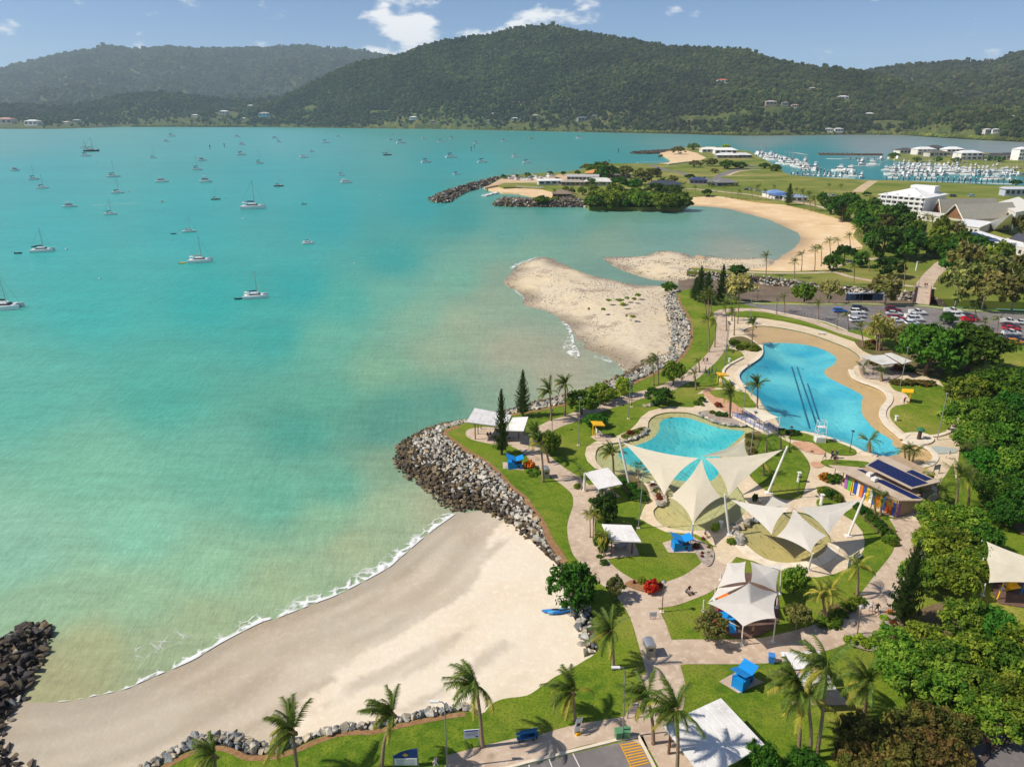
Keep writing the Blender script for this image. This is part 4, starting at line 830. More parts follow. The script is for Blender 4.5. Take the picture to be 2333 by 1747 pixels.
for r,x,y,rx,ry in (('P',120,478,130,14),('P',300,460,60,12),('P',400,440,30,20),('P',270,255,45,10),('P',850,300,70,10),('P',585,415,60,30),('P',675,398,50,12),('P',735,410,35,12),('P',1045,360,50,14),('P',1100,410,22,10),('P',1215,468,45,12),
                        ('P',1340,505,110,14),('P',1000,425,25,16),('P',990,570,70,8),('P',1995,572,60,12),('P',1680,385,12,22),('P',1615,300,20,20),('P',1990,500,18,8),('P',2140,490,25,8),('P',2105,430,20,6),('P',1960,440,14,6),('P',1590,497,18,6),
                        ('O',1165,85,60,8),('O',265,712,40,8),('O',400,740,30,12),('O',350,770,70,10),('O',520,775,80,8),('O',805,688,24,6),('O',775,732,16,6),('O',955,720,34,10),('O',1090,702,40,10),('O',1225,688,36,10),('O',1400,722,48,14),('O',1490,705,30,12),('O',1000,755,100,12),('O',1180,745,26,8),('O',2120,708,90,14),('O',1550,745,60,6),
                        ('N',1555,545,40,12),('N',985,590,22,10),('N',1135,572,40,10),('N',1235,603,24,10),('N',1335,585,50,12),('N',1265,540,22,6),('N',1180,575,30,8),('N',35,620,60,20),('N',160,628,60,10),('N',285,598,16,5),('N',335,622,24,10),('N',390,618,34,8),('N',910,603,30,6),('N',2085,600,24,6),('N',1910,565,50,8),('N',1540,590,20,8),('N',330,648,60,6)):
    cx_,cy_ = nat(r,x,y);CLEAR.append((cx_,cy_+ry*ZR[r][2]*.5,rx*ZR[r][2]*1.15,ry*ZR[r][2]*1.5))
def clear_mask(P):
    u,v = proj(P);m = np.ones(len(P),bool)
    for a,b,rx,ry in CLEAR:m &= ((u-a)/rx)**2+((v-b)/ry)**2 > 1
    return m
def forest_points(H,n,seed,vmin=0.0,vmax=1.12):
    r = np.random.RandomState(seed);G = H['V'];i = r.uniform(0,H['nx']-1.001,n);vv = np.sqrt(r.uniform(vmin**2,vmax**2,n)) if vmin == 0 else r.uniform(vmin,vmax,n);j = vv/H['vs'][-1]*(H['ny']-1)
    i0,j0 = i.astype(int),np.minimum(j.astype(int),H['ny']-2);fi,fj = (i-i0)[:,None],(j-j0)[:,None]
    P = (G[i0,j0]*(1-fi)+G[i0+1,j0]*fi)*(1-fj)+(G[i0,j0+1]*(1-fi)+G[i0+1,j0+1]*fi)*fj;return P,vv
def forest(H,n,smin,smax,seed,label,vmax=1.08):
    P,vv = forest_points(H,n,seed,0.0,vmax);u,v = proj(P);ok = clear_mask(P) & (u > -150) & (u < 2480);P = P[ok]
    r = np.random.RandomState(seed+1);S = r.uniform(smin,smax,len(P))*np.where(r.rand(len(P)) < .06,1.35,1.0);P[:,2] -= S*0.12
    scatter('forest',P,S,FC,label)
forest(H3,80000,8,16,1,'dense dark green forest covering the main hill')
forest(H2,9000,11,18,2,'darker forest on the low ridge at the foot of the distant hill')
forest(H4,20000,12,20,3,'hazier forest on the hill rising at the right')
forest(H1,30000,25,44,4,'blue hazy forest on the most distant hill')
def shoreline_bush(n,x0,x1,seed,smin,smax,depth,label):
    r = np.random.RandomState(seed);P = []
    for k in range(n):
        x = r.uniform(x0,x1);s_ = shore(x);P.append((s_.x,s_.y+r.uniform(4,depth),s_.z+r.uniform(0,.6)))
    P = np.array(P);S = r.uniform(smin,smax,n);scatter('mangroves',P,S,MC,label,'mangroves')
shoreline_bush(900,300,640,11,10,16,90,'bright mangroves along the far shore below the low ridge')
shoreline_bush(1500,640,1900,12,7,12,55,'olive scrub lining the shore under the main hill')
shoreline_bush(900,1850,2500,13,8,13,130,'mangroves fringing the muddy bay behind the marina')
# ================================================================== VEGETATION
LEAF = vcol_mat('tree_leaves',rough=0.75,var=0.25,scale=0.35,translucent=0.28,spec=0.2,obj_hue=0.025,obj_val=0.26)
FROND = vcol_mat('palm_fronds',rough=0.6,var=0.2,scale=0.8,translucent=0.25,spec=0.3,obj_hue=0.012,obj_val=0.14)
BARK = mat('tree_bark',rgb(112,94,76),0.95,0.3,4.0,bump=0.5)
PALEBARK = mat('pale_bark',rgb(178,162,146),0.9,0.2,3.0)
PALMBARK = mat('palm_bark',rgb(146,122,100),0.95,0.25,6.0,bump=0.4)
def mix3(a,b,t):return tuple(x+(y-x)*t for x,y in zip(a,b))
def leaf_crown(seed,cols,clumps=46,per=52,leaf=0.05,flat=0.85,hollow=0.55,lumpy=0.22,spread=0.105):
    """unit crown (1 wide): leaf sprays gathered in clumps through the volume; returns mesh"""
    r = np.random.RandomState(seed);V = [];F = [];C = []
    lob = r.normal(size=(5,3));lob /= np.linalg.norm(lob,axis=1)[:,None]
    n = 0
    for k in range(clumps):
        d = r.normal(size=3);d /= np.linalg.norm(d);d[2] = abs(d[2])-0.30*r.rand() if r.rand() < .72 else d[2]*.8
        rad = (hollow+(1-hollow)*r.rand()**.6)*(1+lumpy*max((lob@d).max(),0)-lumpy*.6)*0.5
        c = np.array([d[0]*rad,d[1]*rad,d[2]*rad*flat+0.42*flat]);tone = r.rand();sp = spread*r.uniform(.75,1.3)
        m = int(per*r.uniform(.7,1.3));off = r.normal(size=(m,3));off /= np.linalg.norm(off,axis=1)[:,None];off *= (r.rand(m)**.45)[:,None]*sp;off[:,2] *= .72
        base = mix3(cols[int(tone*(len(cols)-1e-6))],cols[r.randint(len(cols))],.35)
        for q in off:
            p = c+q;nrm = q/np.linalg.norm(q)*.7+r.normal(size=3)*.5+np.array([0,0,.5]);nrm /= np.linalg.norm(nrm)
            a = np.cross(nrm,r.normal(size=3));a /= np.linalg.norm(a);b = np.cross(nrm,a);s = leaf*r.uniform(.5,1.5)
            V += [p-a*s,p-b*s*.55,p+a*s,p+b*s*.55];F.append((n,n+1,n+2,n+3));n += 4;t = r.uniform(.8,1.2);C.append(tuple(x*t for x in base))
    me = bpy.data.meshes.new('crown');me.from_pydata([tuple(v) for v in V],[],F);me.update()
    at = me.color_attributes.new('col','FLOAT_COLOR','CORNER');at.data.foreach_set('color',np.repeat(np.column_stack([np.array(C),np.ones(len(C))]),4,0).ravel().astype(np.float32))
    me.materials.append(LEAF);return me
def trunk_mesh(seed,material,h=0.55,rad=0.035,limbs=5,spread=.3):
    r = random.Random(seed);mb = MB();mb.tube([(0,0,-0.03),(r.uniform(-.02,.02),r.uniform(-.02,.02),h*.4),(r.uniform(-.04,.04),r.uniform(-.04,.04),h)],[rad*1.25,rad,rad*.7],7)
    for k in range(limbs):
        a = 6.28*k/limbs+r.uniform(-.5,.5);z = h*r.uniform(.4,.9);e = spread*r.uniform(.7,1.1)
        mb.tube([(0,0,z),(math.cos(a)*e*.5,math.sin(a)*e*.5,z+.16*r.uniform(.7,1.2)),(math.cos(a)*e,math.sin(a)*e,z+.3*r.uniform(.8,1.2))],[rad*.55,rad*.4,rad*.15],5)
    me = bpy.data.meshes.new('trunk');me.from_pydata(mb.v,[],mb.f);me.update();me.shade_smooth();me.materials.append(material);return me
GREENS = {k:[tuple(v*f for v,f in zip(c,(1.48,1.38,1.2))) for c in cs] for k,cs in {'fig':[rgb(42,80,18),rgb(58,98,24),rgb(74,112,30),rgb(50,88,22)],'bright':[rgb(76,106,26),rgb(96,122,34),rgb(60,92,24),rgb(122,140,48)],
          'olive':[rgb(84,84,38),rgb(100,92,44),rgb(70,76,32),rgb(116,100,54),rgb(80,92,36)],'gum':[rgb(96,104,52),rgb(112,116,62),rgb(82,92,44),rgb(126,124,72)],
          'lime':[rgb(122,146,38),rgb(142,158,48),rgb(96,128,32)],'dark':[rgb(36,66,18),rgb(48,80,22),rgb(60,90,28)],'pale':[rgb(138,132,84),rgb(154,146,98),rgb(120,122,70)],
          'mang':[rgb(88,112,30),rgb(104,124,38),rgb(74,100,28),rgb(60,88,24)],'red':[rgb(196,84,28),rgb(172,60,22),rgb(214,112,40)],'orange':[rgb(206,132,36),rgb(186,108,30),rgb(150,110,36)],'maroon':[rgb(110,46,36),rgb(128,60,44),rgb(86,60,34)]}.items()}
CROWNS = {}
def crowns(kind,hi=True):
    key = (kind,hi)
    if key not in CROWNS:
        cl,per,lf = (84,62,.036) if hi else (56,36,.062)
        fl = {'fig':.72,'gum':.95,'mang':.6,'olive':.75}.get(kind,.85)
        CROWNS[key] = [leaf_crown(sum(map(ord,kind))+k*17+hi,GREENS[kind],cl,per,lf,fl,hollow=.45 if kind in ('gum','pale','olive') else .6,lumpy=.45 if kind in ('gum','olive') else .38,spread=.12 if kind != 'gum' else .10) for k in range(3)]
    return CROWNS[key]
TRUNKS = [trunk_mesh(k,BARK) for k in range(3)]+[trunk_mesh(10+k,PALEBARK,h=.7,rad=.026,limbs=6) for k in range(2)]
def tree(kind,base,w,h,label,group=None,name='broadleaf_tree',trunk_frac=0.12,hi=True,cat='tree'):
    root = empty(name,base,0);tag(root,label,cat,group);ch = rnd.choice(crowns(kind,hi));cz = h*trunk_frac
    o = bpy.data.objects.new('crown',ch);COL.objects.link(o);o.parent = root;o.location = (0,0,cz);hh = (h-cz)/(0.95*{'fig':.72,'gum':.95,'mang':.6,'olive':.75}.get(kind,.85));o.scale = (w,w*rnd.uniform(.9,1.1),hh);o.rotation_euler = (0,0,rnd.uniform(0,6.28))
    tm = rnd.choice(TRUNKS[3:]) if kind in ('gum','pale') else rnd.choice(TRUNKS[:3]);t = bpy.data.objects.new('trunk',tm);COL.objects.link(t);t.parent = root;t.scale = (w*.9,w*.9,h);t.rotation_euler = (0,0,rnd.uniform(0,6.28))
    return root
def pxw(r,base):                              # metres per zoomed pixel at a ground point
    dep = base.y*cp-(base.z-CAM_H)*sp;return dep/FPX*ZR[r][2]
def T(kind,r,x0,y0,x1,by,label,group=None,bx=None,**k):
    b = g(r,(x0+x1)/2 if bx is None else bx,by);w = (x1-x0)*pxw(r,b);h = topz(b,r,y0)-LZ;return tree(kind,b,w*1.02,max(h,1.2),label,group,**k)
# --- palms
def frond_mesh(seed,n=15,droop=.5,green=(rgb(82,108,32),rgb(104,122,40),rgb(60,90,24)),width=.17):
    r = random.Random(seed);mb = MB();pts = [];L = 1.0
    for i in range(n+1):
        t = i/n;ang = .62-droop*2.1*t*t-0.25*t;pts.append((t,ang))
    P = [Vector((0,0,0))]
    for i in range(n):
        a = .75-(droop*2.4)*((i+.5)/n)**1.35;P.append(P[-1]+Vector((math.cos(a),0,math.sin(a)))*(L/n))
    for i in range(n):
        mb.cur = mix3(green[0],rgb(150,140,60),.35);w = .010*(1-i/n)+.002
        mb.add([P[i]+Vector((0,-w,0)),P[i]+Vector((0,w,0)),P[i+1]+Vector((0,w*.8,0)),P[i+1]+Vector((0,-w*.8,0))],[(0,1,2,3)])
        if i < 2:continue
        t = i/n;ln = width*(0.55+.75*math.sin(min(t*1.15,1)*math.pi*.85));d = (P[i+1]-P[i]).normalized()
        for s in (-1,1):
            for q in (0.0,.5):
                b = P[i].lerp(P[i+1],q);out = (Vector((0,s,0))*.9+d*.75+Vector((0,0,-.42-.5*r.random()))).normalized();tip = b+out*ln*r.uniform(.8,1.15);hw = d*(.019)
                mb.cur = mix3(r.choice(green),rgb(148,148,56),r.uniform(0,.35)*t);mb.add([b-hw,b+hw,tip],[(0,1,2)])
    me = bpy.data.meshes.new('frond');me.from_pydata(mb.v,[],mb.f);me.update();at = me.color_attributes.new('col','FLOAT_COLOR','CORNER');arr = []
    for f,c in zip(mb.f,mb.c):arr += list((*c,1.0))*len(f)
    at.data.foreach_set('color',arr);me.materials.append(FROND);return me
GR_Y = (rgb(168,160,54),rgb(140,142,44),rgb(186,168,70))
FR = [frond_mesh(k,droop=d) for k,d in enumerate((.30,.42,.55,.70,.85))]
FRY = [frond_mesh(20+k,droop=d,green=GR_Y) for k,d in enumerate((.6,.9))]
FR_L = [frond_mesh(40+k,n=8,droop=d,green=(rgb(74,100,30),rgb(92,114,36),rgb(58,86,24)),width=.24) for k,d in enumerate((.35,.55,.8))]
def frond_rots(r,n,wind):
    out = []
    for k in range(n):
        ring = k/n;a = 2.4*k+r.uniform(-.3,.3)
        if wind:a = math.pi+0.15+(((a-math.pi) % 6.283)-math.pi)*(0.5 if r.random() < .8 else 1.0)     # the trade wind lays the fronds over to the west
        away = math.cos(a-math.pi)                       # 1 = downwind
        pitch = r.uniform(-.1,.95) if k < n*.6 else r.uniform(-.75,.1)
        if wind:pitch = pitch-.12*away+(.25 if away < 0 else 0)
        out.append((a,pitch,r.uniform(-.35,.35)))
    return out
def palm_crown_mesh(seed,wind,n=15,yellow=.12):
    r = random.Random(seed);V,F,C = [],[],[];nv = 0
    for a,pitch,roll in frond_rots(r,n,wind):
        me = r.choice(FRY) if r.random() < yellow else r.choice(FR_L);M = Matrix.Rotation(a,3,'Z')@Matrix.Rotation(-pitch,3,'Y')@Matrix.Rotation(roll,3,'X');s = r.uniform(.85,1.1)
        for v in me.vertices:V.append(tuple(M@v.co*s))
        F += [tuple(i+nv for i in p.vertices) for p in me.polygons];nv += len(me.vertices);c = np.zeros(4*len(me.loops),np.float32);me.color_attributes['col'].data.foreach_get('color',c);C.append(c)
    me = bpy.data.meshes.new('crown');me.from_pydata(V,[],F);me.update();at = me.color_attributes.new('col','FLOAT_COLOR','CORNER');at.data.foreach_set('color',np.concatenate(C));me.materials.append(FROND);return me
PCROWN = [palm_crown_mesh(k,True) for k in range(4)];PCROWN_CALM = [palm_crown_mesh(20+k,False,17,.06) for k in range(3)];PCROWN_Y = [palm_crown_mesh(30+k,False,16,.55) for k in range(2)]
def palm(base,hub,L,label,group=None,parts=True,wind=True,crown=None,rad=.16,name='palm_tree'):
    root = empty(name,base);tag(root,label,'palm tree',group);d = Vector(hub)-Vector(base);m = Vector((d.x*.35,d.y*.35,d.z*.5));mb = MB()
    mb.tube([(0,0,-.15),(d.x*.06,d.y*.06,.35),tuple(Vector((d.x*.2,d.y*.2,d.z*.3))),tuple(m),tuple(Vector((d.x*.7,d.y*.7,d.z*.78))),tuple(d)],[rad*1.9,rad*1.25,rad*1.05,rad,rad*.9,rad*.85],8);mb.build('trunk',PALMBARK,root,smooth=True)
    r = random.Random(int(base[0]*13+base[1]*7))
    if parts:
        for a,pitch,roll in frond_rots(r,22,wind):
            me = r.choice(FRY) if pitch < -.2 and r.random() < .6 else r.choice(FR);o = bpy.data.objects.new('frond',me);COL.objects.link(o);o.parent = root;o.location = d
            M = Matrix.Rotation(a,3,'Z')@Matrix.Rotation(-pitch,3,'Y')@Matrix.Rotation(roll,3,'X');o.rotation_euler = M.to_euler();s = L*r.uniform(.85,1.08);o.scale = (s,s,s)
        nb = MB();nb.tube([(0,0,-.5),(0,0,-.1),(0,0,.35)],[rad*1.1,rad*1.7,rad*.5],7)
        for k in range(5):
            a = r.uniform(0,6.28);nb.add(*ball((math.cos(a)*.28,math.sin(a)*.28,-.28),.15,5,4))
        nb.build('coconut_cluster',mat('coconut_husk',rgb(150,118,74),.8,.2),root,loc=d)
    else:
        o = bpy.data.objects.new('crown',r.choice(crown or PCROWN));COL.objects.link(o);o.parent = root;o.location = d;o.scale = (L,L,L);o.rotation_euler = (0,0,r.uniform(-.3,.3) if wind else r.uniform(0,6.28))
    return root
def ball(c,rad,n=8,m=5,squash=1.0):
    V = [];F = []
    for i in range(m+1):
        th = math.pi*i/m
        for j in range(n):a = 2*math.pi*j/n;V.append((c[0]+rad*math.sin(th)*math.cos(a),c[1]+rad*math.sin(th)*math.sin(a),c[2]+rad*math.cos(th)*squash))
    for i in range(m):
        for j in range(n):F.append((i*n+j,(i+1)*n+j,(i+1)*n+(j+1) % n,i*n+(j+1) % n))
    return V,F
def PL(r,bx,by,hx,hy,L,label,group=None,**k):
    L *= .86;b = g(r,bx,by);z = topz(b,r,hy);h = g(r,hx,hy,z);h = Vector((h.x,b.y,z));return palm(b,h,L,label,group,**k)
PLG = 'coconut palms along the beach lawn'
for a in (("M",566,1330,530,1000,4.0,'windswept palm leaning over the boulder wall beside the white sand'),("M",1165,1262,1245,872,3.6,'palm with yellow lower fronds leaning beside the blue sign on the lawn'),
          ("M",1895,1108,1850,672,4.0,'tall palm beside the white notice board at the beach end of the lawn'),("L",1830,1640,1800,1370,3.0,'palm crown poking up at the bottom edge above the mulch'),
          ("J",620,955,608,690,3.6,'palm standing alone on the lawn beside the main path bend'),("J",345,1318,328,1120,3.9,'broad palm on the sandy grass with a small white sign at its foot'),
          ("J",908,1490,872,1165,3.6,'slender palm between the lamp post and the white roof'),("J",1076,1720,1075,1255,4.0,'palm whose fronds shade the big white shelter roof'),
          ("K",275,1562,262,1075,4.0,'left-hand one of the three palms clustered by the white shelter'),("K",355,1602,335,1160,4.2,'middle one of the three palms clustered by the white shelter'),
          ("K",400,1604,470,955,4.0,'right-hand one of the three palms clustered by the white shelter'),("K",738,1300,770,1062,4.1,'palm in front of the dense green trees with a bare trunk base'),
          ("G",1295,476,1285,245,3.6,'left one of two windblown palms at the sea edge near the pine'),("G",1404,437,1408,192,3.2,'right one of two windblown palms at the sea edge near the pine'),
          ("G",1235,957,1212,650,3.0,'tall palm over the footpath beside the blue kiosk'),("G",1280,806,1190,585,3.2,'palm leaning over the path near the round paved pad'),
          ("H",405,748,395,545,3.2,'windblown palm at the edge of the smaller lagoon'),("F",375,1000,382,838,3.4,'palm on the grass between the two lagoons'),("F",190,1058,200,900,3.4,'palm over the rose paving beside the smaller lagoon'),
          ("F",340,555,350,415,3.0,'palm at the sandy head of the large lagoon')):
    PL(*a,group=None)
SM = dict(parts=False)
for k,(r,bx,by,hx,hy,L) in enumerate((("E",1925,492,1905,385,3.0),("E",1940,505,1938,350,3.2),("E",1957,502,1965,370,3.0),("E",1945,764,1940,548,3.2),("E",1985,728,1992,560,3.2),("E",2125,645,2128,480,3.2),("E",2070,610,2060,430,3.4),("E",2150,560,2160,400,3.2),("E",2110,540,2100,380,3.4))):
    PL(r,bx,by,hx,hy,L,'palm in the clump where the path bends round the lagoon head','palms at the lagoon head',**SM)
for r,bx,by,hx,hy,L in (("E",1545,1004,1540,850,2.9),("E",1580,993,1572,818,2.9),("E",1875,912,1870,832,2.0),("E",1850,1036,1842,930,2.8)):
    PL(r,bx,by,hx,hy,L,'palm beside the seawall path between the two bays','palms by the seawall path',**SM)
for r,bx,by,hx,hy,L,lb in (("F",565,334,562,238,2.4,'palm on the verge beside the car park fence, left one'),("F",795,388,800,278,2.6,'palm on the verge beside the car park fence, middle one'),("F",1000,452,998,360,2.8,'palm hiding the white van in the car park'),("F",1105,582,1088,448,3.4,'darker palm at the lagoon bend below the car park'),("F",2020,492,2040,388,2.8,'palm among the parked cars at the far end of the car park'),("F",1940,455,1945,398,2.4,'small palm beside the red ute in the car park'),("F",1882,405,1872,300,2.6,'tall thin palm rising behind the red ute'),
                            ("E",2090,1244,2098,1065,2.8,'palm over the rose paving by the rocky island bed')):
    PL(r,bx,by,hx,hy,L,lb,**SM)
for k,(bx,by,hx,hy) in enumerate(((1200,604,1190,452),(1216,606,1215,428),(1232,600,1245,450))):PL("F",bx,by,hx,hy,3.6,'yellow-green palm of the broad clump at the lagoon bend','palm clump at the lagoon bend',parts=False,wind=False,crown=PCROWN_Y)
for r,bx,by,hx,hy,L,lb in (("F",1105,768,1108,712,2.6,'squat cycad palm at the left corner of the lagoon shelter'),("F",1230,808,1232,752,2.6,'squat cycad palm in front of the lagoon shelter'),("F",1145,1302,1150,1228,3.0,'stout date palm in the white walled bed by the lagoon')):
    PL(r,bx,by,hx,hy,L,lb,parts=False,wind=False,crown=PCROWN_CALM,rad=.3)
for r,bx,by,hx,hy,L,lb in (("I",310,594,312,498,2.6,'palm with a brown trunk on the lawn behind the right-hand sail mast'),("I",415,565,417,474,2.0,'small bright palm beside the lamp post near the footbridge'),("I",290,755,288,668,2.4,'yellow palm half hidden by the right-hand cream sail'),("I",1450,905,1452,772,3.0,'yellow palm against the solar panel roof'),("I",1112,1042,1105,920,2.6,'left palm in front of the coloured changing doors'),("I",1150,1052,1165,934,2.4,'right palm in front of the coloured changing doors'),("I",980,1640,985,1435,3.2,'golden palm on the dry lawn below the wading pool'),("K",688,458,692,262,3.2,'golden palm above the strappy bed by the path')) [:7]:
    PL(r,bx,by,hx,hy,L,lb,parts=False,wind=False,crown=PCROWN_Y if 'y' in lb[:7] or 'gold' in lb else PCROWN_CALM)
for bx,by,hx,hy in ((470,602,465,440),(480,600,500,400),(455,598,440,420)):PL("K",bx,by,hx,hy,2.6,'multi-stemmed golden cane palm in the strappy bed','golden cane palm stems',parts=False,wind=False,crown=PCROWN_Y)
for bx,by,hx,hy in ((1395,1375,1390,1295),(1420,1372,1425,1290),(1440,1378,1460,1300)):PL("F",bx,by,hx,hy,2.2,'bushy palm of the clump behind the solar roof','palms behind the solar roof',parts=False,wind=False,crown=PCROWN_CALM)
for bx,by,hx,hy,L in ((1700,1022,1735,770,3.8),(1580,985,1578,870,3.4),(1800,1000,1800,790,3.4),(1850,700,1860,560,3.2)):PL("I",bx,by,hx,hy,L,'palm in the shady grove beside the solar roof','palms in the shady grove',parts=False,wind=False,crown=PCROWN_CALM)
PL("H",640,925,636,672,1.7,'thin fan palm in the hedge in front of the cream sails',parts=False,wind=False,crown=PCROWN_CALM,rad=.09)
PL("H",105,895,90,715,1.5,'thin palm beside the left picnic shelter',parts=False,wind=False,crown=PCROWN_CALM,rad=.08)
for bx,hx,by,hy in ((185,180,1340,1130),(212,215,1350,1120),(228,240,1330,1150)):PL("H",bx,by,hx,hy,1.7,'slim palm stem in the clump left of the picnic shelter','slim palms by the picnic shelter',parts=False,wind=False,crown=PCROWN_Y,rad=.07)
for bx,hx,by,hy in ((288,280,1520,1330),(310,320,1525,1320),(325,345,1510,1350)):PL("H",bx,by,hx,hy,1.5,'thin palm stem at the corner of the picnic shelter pad','thin palms at the shelter pad',parts=False,wind=False,crown=PCROWN_Y,rad=.06)
for r,bx,by,hx,hy,L in (("D",650,950,655,838,3.4),("D",822,966,825,872,3.2),("D",865,922,870,826,3.4),("D",945,926,948,798,3.4),("D",985,892,985,788,3.4),("D",1180,1008,1187,900,3.0),("D",1485,1024,1490,878,3.2),("D",1275,925,1268,825,3.2),("D",1040,840,1035,748,3.4),("D",1090,800,1085,740,3.4),("D",1160,770,1155,715,3.6),("D",1230,760,1222,690,3.6),("D",1210,720,1200,665,3.6),("D",1310,740,1312,655,3.6)):
    PL(r,bx,by,hx,hy,L,'palm between the curved beach and the boulder-walled creek','palms round the curved beach',**SM)
for bx,by,hx,hy in ((575,945,570,815),(645,950,640,800),(718,955,720,785),(765,965,760,872),(905,965,900,852),(975,975,975,820),(1005,905,1000,800),(1080,965,1085,862),(390,862,390,772),(195,915,190,825),(82,885,60,775),(1550,1055,1545,862),(1635,1105,1630,905),(1705,1105,1700,975),(1200,870,1195,810),(1440,900,1470,850),(1880,850,1885,790),(2020,850,2030,800)):
    PL("S",bx,by,hx,hy,3.8,'palm in the row along the promenade above the curved beach','promenade palms',**SM)
for bx,by,hx,hy in ((882,552,880,455),(915,555,912,462),(948,562,942,485),(1075,602,1075,545),(1120,615,1118,555),(1150,620,1152,560),(1186,640,1182,565),(1230,640,1225,560),(1620,690,1625,600),(1660,680,1655,610),(1570,650,1560,585),(1800,720,1805,650),(1850,700,1848,640),(1420,660,1425,590)):
    PL("D",bx,by,hx,hy,3.8,'palm among the trees between the curved beach and the hotel','palms below the hotel',**SM)
for r,bx,by,hx,hy in (("C",1170,565,1165,500),("C",1310,540,1305,480),("C",1400,540,1395,470),("C",1440,530,1445,460),("C",1500,520,1505,455),("C",1545,500,1550,440),("C",1930,560,1925,470),("C",1620,300,1620,250),("D",195,205,190,155),("D",220,205,222,160),("D",2085,420,2090,375),("D",2210,420,2205,350)):
    PL(r,bx,by,hx,hy,3.8,'distant palm near the boat club and the point houses','palms near the boat club',**SM)
# --- pines
def pine_mesh(seed,tiers=19,col=(rgb(74,100,42),rgb(96,118,52),rgb(60,86,38))):
    r = random.Random(seed);mb = MB()
    for k in range(tiers):
        t = k/tiers;z = .10+.88*t;R = .5*(1-t)**.8*r.uniform(.8,1.1)*(.75 if k < 2 else 1);nb = 6 if t < .8 else 5;a0 = r.uniform(0,6.28)
        for b in range(nb):
            a = a0+6.283*b/nb+r.uniform(-.25,.25);L = R*r.uniform(.95,1.3);up = .05+.06*t
            for q in range(7):
                s = (q+.7)/7;p = Vector((math.cos(a)*L*s,math.sin(a)*L*s,z+up*s*s*.8));wd = .10*(1-.35*s)*(1.1-.55*t)
                for e in range(2):
                    mb.cur = mix3(r.choice(col),rgb(92,104,50),r.uniform(0,.4));n1 = Vector((-math.sin(a),math.cos(a),r.uniform(-.5,.5)))*wd;n2 = Vector((math.cos(a)*.5,math.sin(a)*.5,r.uniform(.15,.6)))*wd*.8
                    mb.add([p-n1,p-n2*.3,p+n1,p+n2],[(0,1,2,3)])
    me = bpy.data.meshes.new('crown');me.from_pydata(mb.v,[],mb.f);me.update();at = me.color_attributes.new('col','FLOAT_COLOR','CORNER');arr = []
    for f,c in zip(mb.f,mb.c):arr += list((*c,1.0))*len(f)
    at.data.foreach_set('color',arr);me.materials.append(LEAF);return me
PINES = [pine_mesh(k) for k in range(3)]
def pine(r,bx,by,ty,wpx,label,group=None):
    b = g(r,bx,by);h = topz(b,r,ty)-LZ;w = wpx*pxw(r,b)*1.3;root = empty('pine_tree',b);tag(root,label,'pine tree',group)
    o = bpy.data.objects.new('crown',rnd.choice(PINES));COL.objects.link(o);o.parent = root;o.scale = (w,w,h);o.rotation_euler = (0,0,rnd.uniform(0,6));mb = MB();mb.tube([(0,0,-.1),(0,0,h*.5),(0,0,h*.96)],[.26,.18,.04],7);mb.build('trunk',BARK,root)
pine('G',908,742,238,118,'tall dark pine in front of the white twin-roofed shelter')
pine('G',1072,442,84,112,'tall dark pine at the sea edge behind the twin-roofed shelter')
pine('K',1000,632,45,200,'large dark pine beside the path junction with the walking couple')
pine('E',1870,405,150,90,'left dark pine of the group at the creek mouth','pines at the creek mouth')
pine('E',2024,418,138,80,'right dark pine of the group at the creek mouth','pines at the creek mouth')
pine('E',1925,420,190,110,'middle dark pine of the group at the creek mouth','pines at the creek mouth')
pine('E',1840,390,230,80,'short pine of the group at the creek mouth','pines at the creek mouth')
pine('S',1355,1035,765,120,'tall open pine on the promenade above the curved beach')
# --- broadleaf trees: (kind, region, x0, top, x1, base)
T('fig','J',105,205,432,505,'rounded leafy tree shading the blue kayak at the top of the beach',bx=320)
T('gum','J',570,292,712,452,'small sparse tree on the path edge opposite the red bush',bx=632)
T('gum','J',1160,545,1385,752,'sparse tree in front of the playground sails',bx=1310)
T('dark','H',190,915,445,1225,'dense round tree between the two picnic shelters')
T('bright','H',205,1280,355,1480,'bushy tree at the corner of the front picnic shelter',hi=False)
T('bright','G',1425,232,1650,425,'low spreading tree on the sea edge lawn, left of three','sea edge trees')
T('bright','G',1600,192,1805,325,'low spreading tree on the sea edge lawn, middle of three','sea edge trees')
T('lime','G',1790,128,1915,278,'yellow-green round tree on the sea edge lawn','sea edge trees')
T('dark','E',1485,1005,1665,1138,'dense dark bushy tree beside the smaller lagoon lawn',trunk_frac=.05)
T('bright','E',1608,812,1745,1000,'leafy tree over the seawall path',bx=1685)
T('mang','G',1190,560,1362,722,'broad clipped shrub tree by the path near the round pad',trunk_frac=.02)
T('fig','G',1560,420,1725,520,'small leafy tree throwing shade on the lawn by the yellow stand')
T('fig','F',1340,395,1720,765,'left half of the huge dense fig tree above the lagoon shelter')
T('fig','F',1620,410,2030,745,'right half of the huge dense fig tree above the lagoon shelter')
T('pale','F',1110,345,1300,560,'pale dry-leaved tree behind the yellow-green palm clump');T('gum','F',1275,405,1425,605,'thin tree between the palm clump and the huge fig')
T('dark','F',1630,335,1735,420,'small dark tree among the parked cars')
FIGS = ((1770,130,300),(1960,90,320),(2150,60,300),(2300,120,300),(1740,300,270),(1920,290,300),(2110,270,320),(2290,320,300),(1820,450,280),(2000,470,300),(2190,500,300),(1900,620,260),(2080,660,300),(2260,700,300),(1990,820,280),(2160,880,300),(2300,900,280),(2060,980,240))
for k,(x,y,w) in enumerate(FIGS):
    b = g('I',x,y+150);ww = w*pxw('I',b);tree('fig' if k % 4 else 'bright',b,ww,ww*.95,'dense fig in the mass of trees beside the lagoon lawn','fig trees beside the lagoon',name='fig_tree',trunk_frac=.1)
